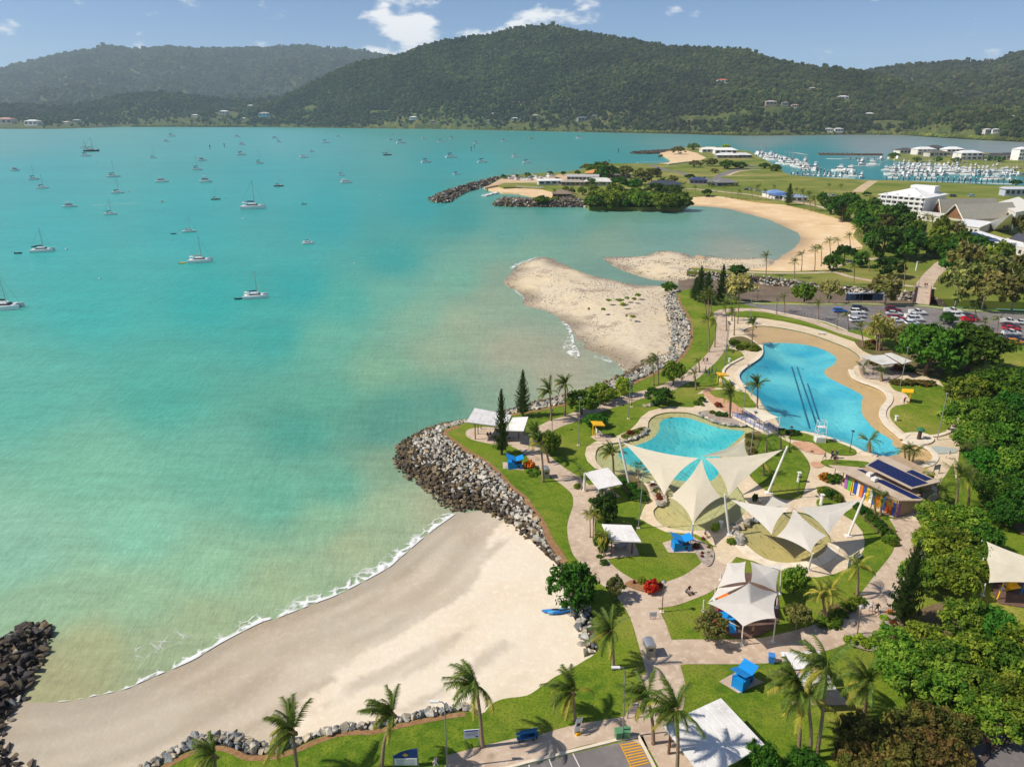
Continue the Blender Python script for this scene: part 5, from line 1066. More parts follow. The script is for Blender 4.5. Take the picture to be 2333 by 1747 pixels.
for x,y,w,kd in ((1560,1030,300,'bright'),(1740,1060,320,'bright'),(1860,1160,280,'fig'),(1500,1180,260,'bright'),(1680,1240,320,'bright'),(1840,1320,280,'fig')):
    b = g('I',x,y+160);ww = w*pxw('I',b);tree(kd,b,ww,ww*.9,'leafy tree between the changing rooms and the cream sail','trees by the changing rooms',trunk_frac=.15)
for x,y,w,kd in ((1150,250,300,'bright'),(1330,260,320,'mang'),(1480,180,280,'bright')):
    b = g('K',x,y+130);ww = w*pxw('K',b);tree(kd,b,ww,ww*.8,'yellow-green tree behind the large dark pine','trees behind the dark pine',trunk_frac=.15)
for x,y,w,kd in ((960,760,330,'bright'),(1150,690,330,'bright'),(1450,560,340,'bright'),(1640,620,340,'fig'),(1830,720,340,'bright'),(1010,930,340,'bright'),(1260,850,360,'bright'),(1480,800,360,'bright'),(1690,850,360,'fig'),(1860,960,340,'bright'),(1330,1030,350,'bright'),(1540,1040,360,'bright'),(1740,1100,360,'bright'),(1850,1230,330,'bright'),(1620,1230,320,'bright')):
    b = g('K',x,y+190);ww = w*pxw('K',b);tree(kd,b,ww,ww*.95,'feathery green tree in the grove above the service road','feathery grove',name='feathery_tree',trunk_frac=.12)
for x,y,w in ((680,1380,330),(860,1440,330),(1010,1330,320),(1190,1290,320),(1360,1340,300),(1130,1480,340),(900,1570,330),(680,1540,300),(1330,1480,280)):
    b = g('K',x,y+170);ww = w*pxw('K',b);tree('olive',b,ww,ww*.9,'brownish olive tree at the bottom of the palm lawn','brownish trees by the service road',name='olive_brown_tree',trunk_frac=.12)
T('fig','J',1530,1480,1780,1700,'leafy shrub tree growing against the big white shelter roof');T('fig','K',180,1560,440,1720,'leafy bush at the feet of the three palms')
T('bright','K',150,215,310,410,'small round yellowish tree beside the playground sails');T('gum','K',160,480,340,670,'low sparse shrub tree on the shaded playground lawn')
for x0,y0,x1,by in ((1690,860,1900,1135),(1850,900,2060,1155),(2030,880,2240,1165),(1760,720,1960,1000),(1930,800,2140,1040),(2100,790,2330,1040)):
    T('gum','D',x0,y0,x1,by,'olive gum tree with a pale trunk behind the car park','gum trees behind the car park',name='gum_tree',hi=False)
for x0,y0,x1,by,kd in ((1260,630,1440,850,'dark'),(1380,640,1570,840,'dark'),(1330,500,1500,690,'dark'),(1220,520,1360,690,'fig'),(1040,450,1180,620,'dark'),(1150,490,1280,640,'fig'),(1000,470,1080,580,'fig'),(1060,760,1180,870,'dark'),(1000,820,1110,920,'fig'),(1300,830,1460,960,'dark'),(1180,800,1260,900,'fig'),(1600,700,1760,850,'fig'),(1700,730,1870,900,'fig'),(1690,810,1830,960,'fig'),(1840,770,1990,900,'mang'),(1500,610,1600,720,'mang'),(1660,590,1760,720,'mang'),(1760,620,1850,720,'gum'),(1990,740,2120,850,'mang'),(1560,720,1680,830,'fig'),(1100,440,1200,560,'fig'),(1240,470,1340,590,'fig'),(1180,560,1300,700,'fig'),(1290,560,1400,700,'gum'),(1420,560,1540,700,'dark'),(1480,660,1600,790,'fig'),(1240,660,1340,800,'fig'),(1400,740,1540,860,'fig'),(1760,680,1880,800,'fig'),(1860,700,1980,810,'fig'),(1640,640,1740,760,'bright'),(1060,520,1150,610,'mang'),(1340,440,1420,560,'dark'),(1800,800,1900,930,'fig'),(960,440,1020,530,'fig')):
    T(kd,'D',x0,y0,x1,by,'leafy park tree between the curved beach and the shopping roofs','park trees behind the curved beach',hi=False)
for x0,y0,x1,by,kd,lb in ((815,1000,950,1105,'mang','spreading low tree on the muddy creek bank'),(970,965,1090,1110,'pale','sparse pale tree on the muddy creek bank'),(1280,940,1460,1125,'gum','broad olive gum over the bus shelters by the creek'),(430,880,525,955,'dark','small dark tree by the creek mouth path'),(395,930,580,1085,'pale','pale leafless-looking tree at the creek mouth'),(10,990,105,1045,'mang','lone mangrove bush on the sandbar edge'),(262,425,322,470,'dark','round clipped tree on the promenade lawn'),(2140,560,2260,720,'gum','grey gum tree beside the white pyramid roof')):
    T(kd,'D',x0,y0,x1,by,lb,hi=False)
for x,y,w,kd in ((1500,310,130,'fig'),(1620,340,150,'fig'),(1750,335,140,'gum'),(1890,375,170,'gum'),(1970,355,150,'gum'),(1700,430,140,'dark'),(1830,440,120,'fig'),(1650,490,130,'mang'),(1570,410,90,'fig'),(1420,300,90,'gum'),(930,362,52,'fig'),(730,378,46,'fig'),(840,370,32,'fig'),(1120,352,50,'fig'),(2000,480,140,'dark'),(2160,495,110,'dark'),(1350,345,50,'fig'),(1540,350,100,'fig'),(2060,420,100,'gum'),(2150,400,90,'gum'),(1560,280,90,'gum'),(1300,500,60,'dark'),(1230,350,44,'fig'),(1460,420,80,'fig'),(1250,480,60,'mang'),(1180,395,40,'gum'),(1480,480,90,'bright'),(1390,500,80,'fig')):
    b = g('C',x,y+w*.42);ww = w*pxw('C',b);tree(kd,b,ww,ww*.8,'tree on the boat club headland','boat club trees',hi=False,trunk_frac=.15)
for x,y in ((1480,600),(1560,585),(1640,600),(1720,596),(1800,590),(1880,602),(1960,595),(2040,600),(2120,598),(2190,600),(1600,545),(1690,530),(1760,545),(1850,540),(1930,555),(2010,540),(2100,550),(1540,520),(1150,550),(1040,565)):
    b = g('C',x,y+32);tree(rnd.choice(('mang','mang','fig','bright')),b,rnd.uniform(12,21)*(1 if x > 1200 else .5),rnd.uniform(5,10)*(1 if x > 1200 else .5),'bright green mangrove on the rocky edge of the headland','headland mangroves',name='mangrove',hi=False,trunk_frac=.02)
for x,y,w,kd in ((40,510,120,'mang'),(120,500,120,'mang'),(180,515,60,'mang'),(120,190,90,'gum'),(210,170,70,'fig'),(412,172,60,'lime'),(220,272,80,'gum'),(310,262,90,'gum'),(420,275,100,'fig'),(490,280,80,'dark'),(640,285,60,'fig'),(710,298,70,'mang'),(90,420,90,'dark'),(20,430,70,'dark'),(190,350,60,'dark'),(120,395,50,'gum'),(340,315,50,'gum'),(320,400,40,'dark'),(2160,385,60,'fig'),(1260,455,50,'dark'),(700,440,40,'fig'),(1420,222,60,'fig'),(1560,245,50,'mang'),(1800,250,50,'mang'),(2000,240,50,'fig'),(2060,245,60,'fig'),(1690,245,50,'mang')):
    b = g('D',x,y+w*.3);ww = w*pxw('D',b);tree(kd,b,ww,ww*.55,'shrubby tree near the marina and point houses','marina shrubs',hi=False,trunk_frac=.05)
# --- shrubs and hedges (each clump one plant)
def bush(kind,r,x,y,w,h,label,group=None,name='shrub',cat='shrub'):
    b = g(r,x,y);ww = w*pxw(r,b);root = empty(name,b);tag(root,label,cat,group);o = bpy.data.objects.new('foliage',rnd.choice(crowns(kind,False)));COL.objects.link(o);o.parent = root;hh = h*pxw(r,b)*1.15;o.scale = (ww,ww*rnd.uniform(.8,1),hh/.8);o.location = (0,0,-.12*hh);o.rotation_euler = (0,0,rnd.uniform(0,6.28))
bush('red','J',885,398,120,100,'red-orange croton bush at the path fork');bush('lime','J',825,345,60,60,'pale variegated bush behind the red croton');bush('maroon','J',960,370,40,50,'small maroon bush beside the red croton');bush('maroon','J',768,345,24,34,'small maroon shrub left of the red croton')
bush('orange','G',1125,852,90,80,'orange-leaved bush beside the blue kiosk');bush('mang','G',1150,890,130,40,'low green hedge below the orange bush')
for x,y,w,h in ((500,830,110,60),(580,880,130,70),(640,940,130,70),(690,990,110,60),(600,970,120,55),(480,800,80,50)):bush('fig','H',x,y,w,h,'dark green hedge clump behind the left picnic shelter','hedge by the picnic shelter','hedge','hedge')
bush('lime','H',1362,1275,90,80,'bright yellow-green bush by the paddling pool edge');bush('mang','H',1520,1390,100,60,'green tufted bush at the foot of the sail mast');bush('maroon','H',1185,1440,70,50,'maroon shrub in the gravel bed by the blue kiosk')
for x,y,kd in ((1300,1445,'maroon'),(1240,1500,'maroon'),(1300,1490,'mang'),(1325,1530,'mang'),(1240,1530,'maroon'),(1250,1360,'maroon')):bush(kd,'H',x,y,36,30,'small shrub dotted in the gravel bed by the blue kiosk','gravel bed shrubs')
for x,y,w,kd in ((510,400,70,'mang'),(560,370,70,'maroon'),(610,355,80,'mang'),(660,335,60,'mang')):bush(kd,'H',x,y,w,40,'planted shrub on the rocky rim of the smaller lagoon','lagoon rim shrubs')
for x,y,w,kd in ((1340,175,60,'mang'),(1410,200,90,'dark'),(1390,110,70,'maroon'),(1460,205,60,'dark'),(1200,90,100,'mang'),(1240,60,70,'dark')):bush(kd,'H',x,y,w,50,'shrub in the rocky island bed above the smaller lagoon','island bed shrubs')
for x,y,w in ((1690,400,90),(1750,420,100),(1680,480,80),(1720,540,80),(1690,590,60)):bush('olive','H',x,y,w,50,'brownish shrub by the smaller lagoon under the sail','brownish lagoon shrubs')
for x,y,w in ((430,440,80),(490,450,90),(540,455,60)):bush('dark','I',x,y,w,36,'low dark hedge by the footbridge end','hedge by the footbridge','hedge','hedge')
for x,y,w,kd in ((740,790,90,'orange'),(790,800,100,'fig'),(840,790,90,'mang'),(730,880,90,'mang'),(790,915,110,'fig'),(840,940,90,'mang')):bush(kd,'I',x,y,w,70,'rounded bush in the bed beside the changing rooms','bushes by the changing rooms')
for x,y,w in ((990,1000,90),(1040,1040,100),(1090,1090,100),(1140,1130,100),(1190,1180,110),(1230,1220,90),(1200,1240,80),(1250,1265,70)):bush('mang' if x > 1190 else 'fig','I',x,y,w,60,'hedge clump along the changing room path','hedge along the changing room path','hedge','hedge')
for x,y,w in ((1340,830,110),(1420,832,110),(1500,836,120),(1560,836,90)):bush('olive','F',x,y,w,40,'clipped brownish hedge above the lagoon lawn','clipped brownish hedge','hedge','hedge')
for x,y,w in ((640,770,90),(710,760,90),(745,795,80),(800,770,80)):bush('lime','K',x,y,w,60,'round clipped bush in the gravel bed by the junction','clipped bushes at the junction')
for x,y,w in ((440,640,110),(500,640,120),(560,570,110),(620,520,110),(680,490,100),(470,590,100),(540,610,100),(720,480,60)):bush('bright','K',x,y,w,50,'strappy green plant clump beside the walking couple','strappy bed plants')
for x,y,w,kd in ((880,600,60,'lime'),(920,560,60,'orange'),(950,640,60,'maroon')):bush(kd,'K',x,y,w,40,'small shrub at the foot of the large dark pine','shrubs under the dark pine')
for x,y,w in ((230,560,90),(290,575,100),(350,595,80),(250,590,60)):bush('mang','F',x,y,w,50,'hedge on the curved bed at the lagoon head','hedge at the lagoon head','hedge','hedge')
for x,y in ((780,865),(800,920),(830,970),(800,890),(840,1000)):bush('maroon' if x != 800 else 'mang','H',x,y,60,50,'shrub among the rocks beside the paddling lagoon','rockery shrubs')
bush('dark','H',1735,1000,60,90,'dark shrub beside the path under the sail shade');bush('mang','H',70,870,90,50,'low bush beside the left picnic shelter post');bush('fig','H',195,1010,60,60,'round bush on the path edge by the left shelter');bush('fig','H',315,1590,80,60,'round bush at the path edge below the front shelter');bush('mang','H',270,1530,60,40,'small bush by the front shelter pad')
for x,y,w,kd in ((1160,590,90,'olive'),(1170,570,60,'maroon'),(1150,560,70,'mang'),(1180,700,70,'olive'),(1400,740,90,'dark'),(1330,740,70,'maroon')):bush(kd,'F',x,y,w,50,'low planting beside the lagoon shelter','planting by the lagoon shelter')
for x,y,w in ((1220,400,42),(1300,400,64),(1325,428,44),(1355,385,36),(1405,390,36),(1435,362,44),(1185,465,34),(1395,518,44),(1350,512,18),(1080,462,18)):
    bush('lime','E',x,y,w,20,'tiny green mangrove seedling clump on the sandbar','sandbar seedlings')
# ================================================================== PARK STRUCTURES
SAILM = mat('cream_sail_cloth',rgb(250,238,216),0.85,0.05,1.5,spec=.1)
SAILW = mat('white_sail_cloth',rgb(248,243,236),0.85,0.05,1.5,spec=.1)
def cloth_translucent(m,f=.42):
    N = m.node_tree.nodes;L = m.node_tree.links;b = N['Principled BSDF'];tr = N.new('ShaderNodeBsdfTranslucent');tr.inputs[0].default_value = (.86,.76,.62,1);ms = N.new('ShaderNodeMixShader');ms.inputs[0].default_value = f
    L.new(b.outputs[0],ms.inputs[1]);L.new(tr.outputs[0],ms.inputs[2]);L.new(ms.outputs[0],N['Material Output'].inputs[0])
cloth_translucent(SAILM);cloth_translucent(SAILW)
STEELW = mat('white_steel',rgb(226,222,216),0.45,0.06,2.0)
STEELG = mat('grey_steel',rgb(150,150,148),0.45,0.1,2.0,metal=.3)
CABLE = mat('steel_cable',rgb(120,116,110),0.5,0.1)
ROOFW = ground_mat('white_roof_sheet',[(rgb(226,222,218),),(rgb(206,202,198),.45,.65),(rgb(236,234,230),.5,.7)],[.4,2.0],rough=.6)
ROOFG = ground_mat('pale_grey_roof',[(rgb(206,204,198),),(rgb(188,184,178),.45,.65)],[.4],rough=.6)
TIMBER = mat('brown_timber',rgb(122,88,66),0.8,0.2,6.0)
DARKM = mat('dark_metal',rgb(52,50,50),0.5,0.15)
BLUEP = mat('bright_blue_paint',rgb(18,138,214),0.5,0.08,1.5)
YELP = mat('yellow_paint',rgb(244,182,18),0.5,0.08,1.5)
PLASTW = mat('white_plastic',rgb(224,222,216),0.5,0.05)
TABLEM = mat('table_aluminium',rgb(150,152,152),0.45,0.1,metal=.3)
def rel(root,P):return [Vector(p)-root.location for p in P]
def sail(parent,C,sag=.16,dip=.0,n=10,m=SAILM,name='sail',mid=None):
    """tensioned fabric: edges drawn in towards the middle, surface blended from the rim to the centre"""
    C = [Vector(c) for c in C];c0 = sum(C,Vector())/len(C)
    if mid is not None:c0 = Vector((c0.x,c0.y,mid))
    else:c0.z -= dip
    rim = []
    for i,a in enumerate(C):
        b = C[(i+1) % len(C)];mm = (a+b)/2;pull = (c0-mm)*sag*2.2
        for k in range(n):
            t = k/n;rim.append(a.lerp(b,t)+pull*(4*t*(1-t))*.5)
    N = len(rim);V = [c0];F = [];rings = 7
    for r in range(1,rings+1):
        s = r/rings
        for p in rim:
            q = c0.lerp(p,s);q.z = c0.z+(p.z-c0.z)*(s**1.25);V.append(q)
    for j in range(N):F.append((0,1+j,1+(j+1) % N))
    for r in range(rings-1):
        for j in range(N):F.append((1+r*N+j,1+(r+1)*N+j,1+(r+1)*N+(j+1) % N,1+r*N+(j+1) % N))
    me = bpy.data.meshes.new(name);me.from_pydata([tuple(v-parent.location) for v in V],[],F);me.update();me.shade_smooth()
    return link(name,me,m,parent)
def mast(parent,b,t,r=.14,m=STEELW,name='mast',foot=True):
    mb = MB();b = Vector(b)-parent.location;t = Vector(t)-parent.location;mb.tube([b,b.lerp(t,.5),t],[r*.85,r,r*.75],8)
    if foot:mb.box((b.x,b.y,b.z+.08),(r*4.5,r*4.5,.16))
    return mb.build(name,m,parent,smooth=False)
def cable(parent,a,b,r=.03):mb = MB();mb.tube([Vector(a)-parent.location,Vector(b)-parent.location],r,4);return mb.build('cable',CABLE,parent)
def gz(r,x,y,h):return g(r,x,y,LZ+h)
# star of four cream sails over the paddling lagoon
S1 = empty('shade_sail_canopy',g('H',1200,900));tag(S1,'large cream four-sail canopy spread over the smaller lagoon','shade sail')
pk = gz('H',1237,598,7.6);Lh = gz('H',492,442,7.6);Rh = gz('H',2005,512,7.6);lowL = gz('H',884,945,5.0);lowR = gz('H',1490,952,5.0);frt = gz('H',1155,1216,3.9);bkh = gz('H',1640,436,6.6);bkl = gz('H',1706,602,5.2)
sail(S1,[pk+Vector((-.5,.2,0)),Lh,lowL],.17);sail(S1,[pk+Vector((.5,.2,0)),lowR,Rh],.17);sail(S1,[pk,lowL+Vector((.6,-.5,0)),frt,lowR+Vector((-1.2,-.3,0))],.15,mid=LZ+5.7);sail(S1,[pk+Vector((0,.6,.1)),bkl,bkh],.14)
mast(S1,g('H',556,852),gz('H',455,402,8.1),.2);mast(S1,g('H',1860,922),gz('H',2046,480,8.1),.2);mast(S1,g('H',1140,1372),gz('H',1156,1212,4.1),.16);mast(S1,g('H',1648,590),gz('H',1641,410,7.0),.13)
for a,b in ((Lh,gz('H',455,402,8.0)),(Rh,gz('H',2046,480,8.0)),(lowL,g('H',890,985)),(lowR,g('H',1310,1200)),(lowR,g('H',1500,1010)),(pk,lowL),(pk,lowR),(gz('H',455,402,8.0),g('H',1690,1080)),(bkl,g('H',1720,640))):cable(S1,a,b)
# second star over the wading pool
S2 = empty('shade_sail_canopy',g('I',520,1200));tag(S2,'white four-sail canopy over the sandy wading pool','shade sail')
pk = gz('I',512,996,6.2);Lh = gz('I',45,930,6.0);lowL = gz('I',352,1190,4.0);lowR = gz('I',768,1188,4.0);frt = gz('I',641,1325,3.6);Rh = gz('I',1012,926,6.4);bkh = gz('I',356,908,6.4);bkl = gz('I',272,1000,3.6)
sail(S2,[pk+Vector((-.5,.2,0)),Lh,lowL],.16,m=SAILW);sail(S2,[pk+Vector((.5,.2,0)),lowR,Rh],.16,m=SAILW);sail(S2,[pk,lowL+Vector((.5,-.4,0)),frt,lowR+Vector((-.4,-.4,0))],.13,m=SAILW,mid=LZ+4.4);sail(S2,[pk+Vector((0,.6,.1)),bkh,bkl],.12,m=SAILW)
mast(S2,g('I',36,1192),gz('I',3,895,6.5),.17);mast(S2,g('I',914,1202),gz('I',1042,884,6.9),.18);mast(S2,g('I',620,1450),gz('I',656,1328,3.8),.15);mast(S2,g('I',336,952),gz('I',357,884,6.9),.12)
for a,b in ((Lh,gz('I',3,895,6.4)),(Rh,gz('I',1042,884,6.8)),(gz('I',656,1330,3.7),g('I',755,1448)),(lowL,g('I',330,1215)),(lowR,g('I',790,1220)),(pk,lowL),(pk,lowR),(bkh,gz('I',357,884,6.8))):cable(S2,a,b)
# playground sails
S3 = empty('shade_sail_canopy',g('J',1580,560));tag(S3,'white overlapping sails over the red and blue playground','shade sail')
pk = gz('J',1592,336,6.4)
sail(S3,[gz('J',1292,480,3.9),gz('J',1550,650,3.6),gz('J',1782,590,4.4),gz('J',1800,402,4.0),pk],.10,m=SAILW)
sail(S3,[gz('J',1438,190,4.6),gz('J',1366,372,4.2),pk+Vector((-.3,.3,-.1)),gz('J',1568,184,5.0)],.09,m=SAILW)
sail(S3,[gz('J',1602,186,5.0),pk+Vector((.3,.3,-.1)),gz('J',1786,402,4.3),gz('J',1816,226,4.8)],.09,m=SAILW)
sail(S3,[gz('J',1722,216,5.2),gz('J',1815,246,5.0),gz('J',1838,208,5.4)],.1,m=SAILW);sail(S3,[gz('J',1298,474,3.8),pk+Vector((-.5,0,-.3)),gz('J',1368,372,4.0)],.12,m=SAILW);sail(S3,[gz('J',1276,506,3.0),gz('J',1400,605,2.4),gz('J',1530,656,2.9)],.1,m=SAILW)
for r,bx,by,tx,ty in (('J',1264,545,1268,460),('J',1537,782,1548,652),('J',1762,762,1783,588),('J',1788,520,1800,402),('J',1812,420,1822,250),('J',1390,320,1392,262),('J',1345,465,1352,366),('J',1592,480,1592,330)):
    b = g(r,bx,by);z = topz(b,r,ty);mast(S3,b,Vector((g(r,tx,ty,z).x,b.y,z)),.09)
bed("J 1300,560 1350,440 1450,310 1600,270 1760,310 1800,430 1800,620 1700,700 1560,740 1400,690",BLACKSOFT,name='softfall_pad')
PG = empty('playground_frame',g('J',1460,640));tag(PG,'red and blue climbing frame with slide under the white sails','playground')
REDP = mat('red_paint',rgb(200,52,36),.5,.1);ORP = mat('orange_paint',rgb(222,116,34),.5,.1)
b0 = PG.location
def pgbox(name,r,x,y,h,s,m,rz=.3):mb = MB();p = g(r,x,y)-b0;mb.box((p.x,p.y,h),s,rz);mb.build(name,m,PG)
pgbox('tower_panel','J',1400,590,1.6,(1.6,.12,1.3),REDP);pgbox('deck','J',1450,620,1.1,(2.2,1.8,.12),BLUEP);pgbox('roof','J',1400,570,2.6,(1.6,1.6,.15),ORP);pgbox('panel','J',1440,600,.8,(.15,1.2,1.2),BLUEP);pgbox('step','J',1390,640,.4,(1.4,1.0,.5),REDP)
mb = MB();a = g('J',1440,610)-b0;c = g('J',1478,705)-b0;mb.plate([Vector((a.x-.4,a.y,1.3)),Vector((c.x-.4,c.y,.2)),Vector((c.x+.4,c.y,.2)),Vector((a.x+.4,a.y,1.3))],.08);mb.build('slide',BLUEP,PG)
for x,y in ((1385,560),(1420,575),(1440,630),(1500,590)):
    mb = MB();p = g('J',x,y)-b0;mb.tube([(p.x,p.y,0),(p.x,p.y,2.6)],.06,6);mb.build('post',BLUEP,PG)
# sail over the footbridge
S4 = empty('shade_sail_canopy',g('I',270,400));tag(S4,'small cream sail over the footbridge between the lagoons','shade sail')
sail(S4,[gz('I',132,252,3.8),gz('I',290,360,3.2),gz('I',402,324,4.2),gz('I',236,254,3.4)],.08)
for bx,by,tx,ty in ((88,345,100,240),(285,442,290,358),(404,415,412,322),(225,330,236,250)):
    b = g('I',bx,by);z = topz(b,'I',ty);mast(S4,b,Vector((g('I',tx,ty,z).x,b.y,z)),.1)
S5 = empty('shade_sail_canopy',g('I',2100,1500));tag(S5,'cream sail over the far playground at the right edge','shade sail')
sail(S5,[gz('I',1936,1240,4.6),gz('I',1936,1372,3.6),gz('I',1952,1545,3.4),gz('I',2420,1560,4.2),gz('I',2330,1380,5.0)],.08)
for bx,by,tx,ty in ((1866,1400,1902,1232),(1882,1542,1914,1362),(1905,1640,1928,1552)):
    b = g('I',bx,by);z = topz(b,'I',ty);mast(S5,b,Vector((g('I',tx,ty,z).x,b.y,z)),.1)
bed("K 1670,340 1900,330 2100,420 2000,520 1780,500 1690,470",BLACKSOFT,name='softfall_pad')
PG2 = empty('playground_frame',g('K',1790,440));tag(PG2,'yellow and blue play frame under the right-hand cream sail','playground')
for n_,x,y,h,s,m in (('panel',1785,400,1.2,(1.4,.15,1.8),YELP),('deck',1790,400,.9,(1.6,1.2,.1),YELP)):mb = MB();p = g('K',x,y)-PG2.location;mb.box((p.x,p.y,h),s,.2);mb.build(n_,m,PG2)
for x,y in ((1720,400),(1860,420),(1690,460)):
    mb = MB();p = g('K',x,y)-PG2.location;mb.tube([(p.x,p.y,0),(p.x+.5,p.y+.3,2.4)],.08,6);mb.build('post',BLUEP if x > 1700 else YELP,PG2)
# ---- picnic furniture and shelters
def picnic_table(p,rz,label,group='picnic tables under the shelters'):
    root = empty('picnic_table',p,rz);tag(root,label,'picnic table',group);mb = MB();mb.box((0,0,.74),(1.9,.75,.06));mb.build('table_top',TABLEM,root)
    for s in (-1,1):
        mb = MB();mb.box((0,s*.72,.45),(1.9,.28,.05));mb.build('bench_seat',TABLEM,root);mb = MB();mb.box((s*.65,0,.36),(.08,.5,.72));mb.box((s*.65,0,.40),(.07,1.5,.06));mb.build('leg',STEELG,root)
def shelter(name,label,roofs,posts,m=ROOFW,pm=TIMBER,th=.16,ribs=True):
    allp = [gz(r,x,y,h) for roof in roofs for (r,x,y,h) in roof];c = sum(allp,Vector())/len(allp);root = empty(name,(c.x,c.y,LZ));tag(root,label,'shelter')
    for roof in roofs:
        P = [gz(r,x,y,h)-root.location for (r,x,y,h) in roof]
        if (P[1]-P[0]).cross(P[2]-P[1]).z < 0:P = P[::-1]
        mb = MB();mb.plate(P,th);ro = mb.build('roof',m,root)
        if ribs:
            mb = MB();nr = 7
            for k in range(1,nr):
                t = k/nr;a = P[0].lerp(P[1],t);b = P[3].lerp(P[2],t);u = Vector((0,0,.02));w = (P[1]-P[0]).normalized()*.02;mb.add([a-w+u*.2,a+w+u*.2,b+w+u*.2,b-w+u*.2,a+u*1.2,b+u*1.2],[(0,4,5,3),(4,1,2,5)])
            mb.build('roof_rib',m,ro)
        mb = MB();
        for i in range(4):
            a,b = P[i]+Vector((0,0,-th-.002)),P[(i+1) % 4]+Vector((0,0,-th-.002));cc = sum(P,Vector())/4;mb.tube([a.lerp(cc,.06)-Vector((0,0,.1)),b.lerp(cc,.06)-Vector((0,0,.1))],.07,4)
        mb.build('roof_frame',pm,root)
    for (r,bx,by,ty,rad) in posts:
        b = g(r,bx,by);z = topz(b,r,ty);mb = MB();q = b-root.location;mb.tube([(q.x,q.y,-.05),(q.x,q.y,z-LZ)],rad,6);mb.build('post',pm,root)
    return root
shelter('picnic_shelter','white twin-roofed picnic shelter on the round pad at the point',[[('G',695,376,4.6),('G',985,432,3.6),('G',936,526,3.3),('G',630,486,4.2)],[('G',985,452,3.2),('G',1116,445,3.9),('G',1080,556,3.7),('G',940,551,3.0)]],[('G',700,624,505,.12),('G',722,584,500,.1),('G',745,546,498,.1),('G',905,632,520,.12),('G',1040,620,552,.12),('G',1090,590,520,.1)])
picnic_table(g('G',830,610),.2,'picnic table under the twin-roofed shelter, with two people seated');picnic_table(g('G',970,630),.2,'picnic table in the shade under the twin-roofed shelter')
shelter('picnic_shelter','white-roofed picnic shelter with a white column beside the sail mast',[[('H',136,730,3.6),('H',352,680,3.6),('H',490,836,3.0),('H',266,886,3.0)]],[('H',410,940,850,.1),('H',270,960,880,.1),('H',330,880,740,.08)])
mb = MB();c_ = empty('shelter_column',g('H',128,905));tag(c_,'round white column at the corner of the left picnic shelter','column');mb.tube([(0,0,0),(0,0,topz(c_.location,'H',735)-LZ)],.22,10);mb.build('column_shaft',STEELW,c_);mb = MB();mb.box((0,0,.08),(.6,.6,.16));mb.build('column_base',CONC3,c_)
picnic_table(g('H',300,935),.9,'picnic table under the shelter beside the sail mast')
shelter('picnic_shelter','white-roofed picnic shelter in front, with a grey table under it',[[('H',294,1214,3.3),('H',572,1224,3.3),('H',668,1383,2.7),('H',372,1372,2.7)]],[('H',382,1512,1375,.09),('H',577,1492,1380,.14),('H',350,1440,1290,.09),('H',530,1430,1300,.09)])
picnic_table(g('H',470,1450),.1,'picnic table under the front white-roofed shelter')
shelter('pavilion','big white sheet roof at the bottom with palm shadow on it',[[('J',975,1352,3.4),('J',1390,1160,3.4),('J',1702,1492,3.0),('J',1275,1740,3.0)]],[('J',1015,1562,1420,.14),('J',1110,1500,1340,.1),('J',1640,1640,1500,.1)])
shelter('picnic_shelter','white two-level roof half hidden behind the three palms',[[('K',142,830,3.3),('K',420,824,3.3),('K',462,942,2.9),('K',200,958,2.9)],[('K',215,990,2.9),('K',462,948,2.9),('K',540,1096,3.2),('K',290,1110,3.2)]],[('K',230,1180,1060,.1),('K',440,1170,1090,.1),('K',180,1000,900,.1)])
shelter('lagoon_shelter','pale grey double-winged shelter beside the beige lagoon shallows',[[('F',1085,637,3.4),('F',1262,627,3.6),('F',1386,681,3.3),('F',1240,696,3.0)],[('F',1256,618,4.1),('F',1302,615,4.1),('F',1446,671,3.8),('F',1380,690,3.7)]],[('F',1130,700,640,.1),('F',1210,745,690,.1),('F',1330,745,685,.1),('F',1400,740,680,.1),('F',1170,770,690,.08)],m=ROOFG)
picnic_table(g('F',1205,735),.3,'left picnic table under the lagoon shelter');picnic_table(g('F',1290,735),.3,'right picnic table under the lagoon shelter')
# ---- blue barbecue kiosks
def kiosk(r,x,y,rz,label):
    root = empty('barbecue_kiosk',g(r,x,y),rz,.9);tag(root,label,'barbecue')
    mb = MB();mb.box((-.55,0,.75),(1.3,1.5,1.5));mb.build('cabinet',BLUEP,root);mb = MB();mb.box((.8,0,.5),(1.4,1.4,1.0));mb.build('cabinet',BLUEP,root)
    mb = MB();mb.box((.8,0,1.03),(1.3,1.2,.06));mb.build('hotplate',DARKM,root);mb = MB();mb.box((.8,-.712,.55),(.5,.03,.5));mb.build('cabinet_door',DARKM,root)
    mb = MB();mb.plate([Vector((-1.5,-1.0,2.7)),Vector((.15,-1.0,2.0)),Vector((.15,1.0,2.0)),Vector((-1.5,1.0,2.7))],.08);mb.build('roof_fin',BLUEP,root)
    mb = MB();mb.plate([Vector((.25,-.95,1.8)),Vector((1.75,-.95,2.3)),Vector((1.75,.95,2.3)),Vector((.25,.95,1.8))],.08);mb.build('roof_fin',BLUEP,root)
    for px_,py_ in ((-1.2,.7),(-1.2,-.7),(1.4,.6),(1.4,-.6),(.1,0)):mb = MB();mb.tube([(px_,py_,0),(px_,py_,2.1)],.05,6);mb.build('post',BLUEP,root)
kiosk('G',1005,845,.1,'blue barbecue kiosk beside the orange bush near the seawall');kiosk('H',1030,1450,.15,'blue barbecue kiosk beside the gravel bed and the sail mast');kiosk('J',1540,1065,.75,'blue barbecue kiosk on a diamond pad on the open lawn')
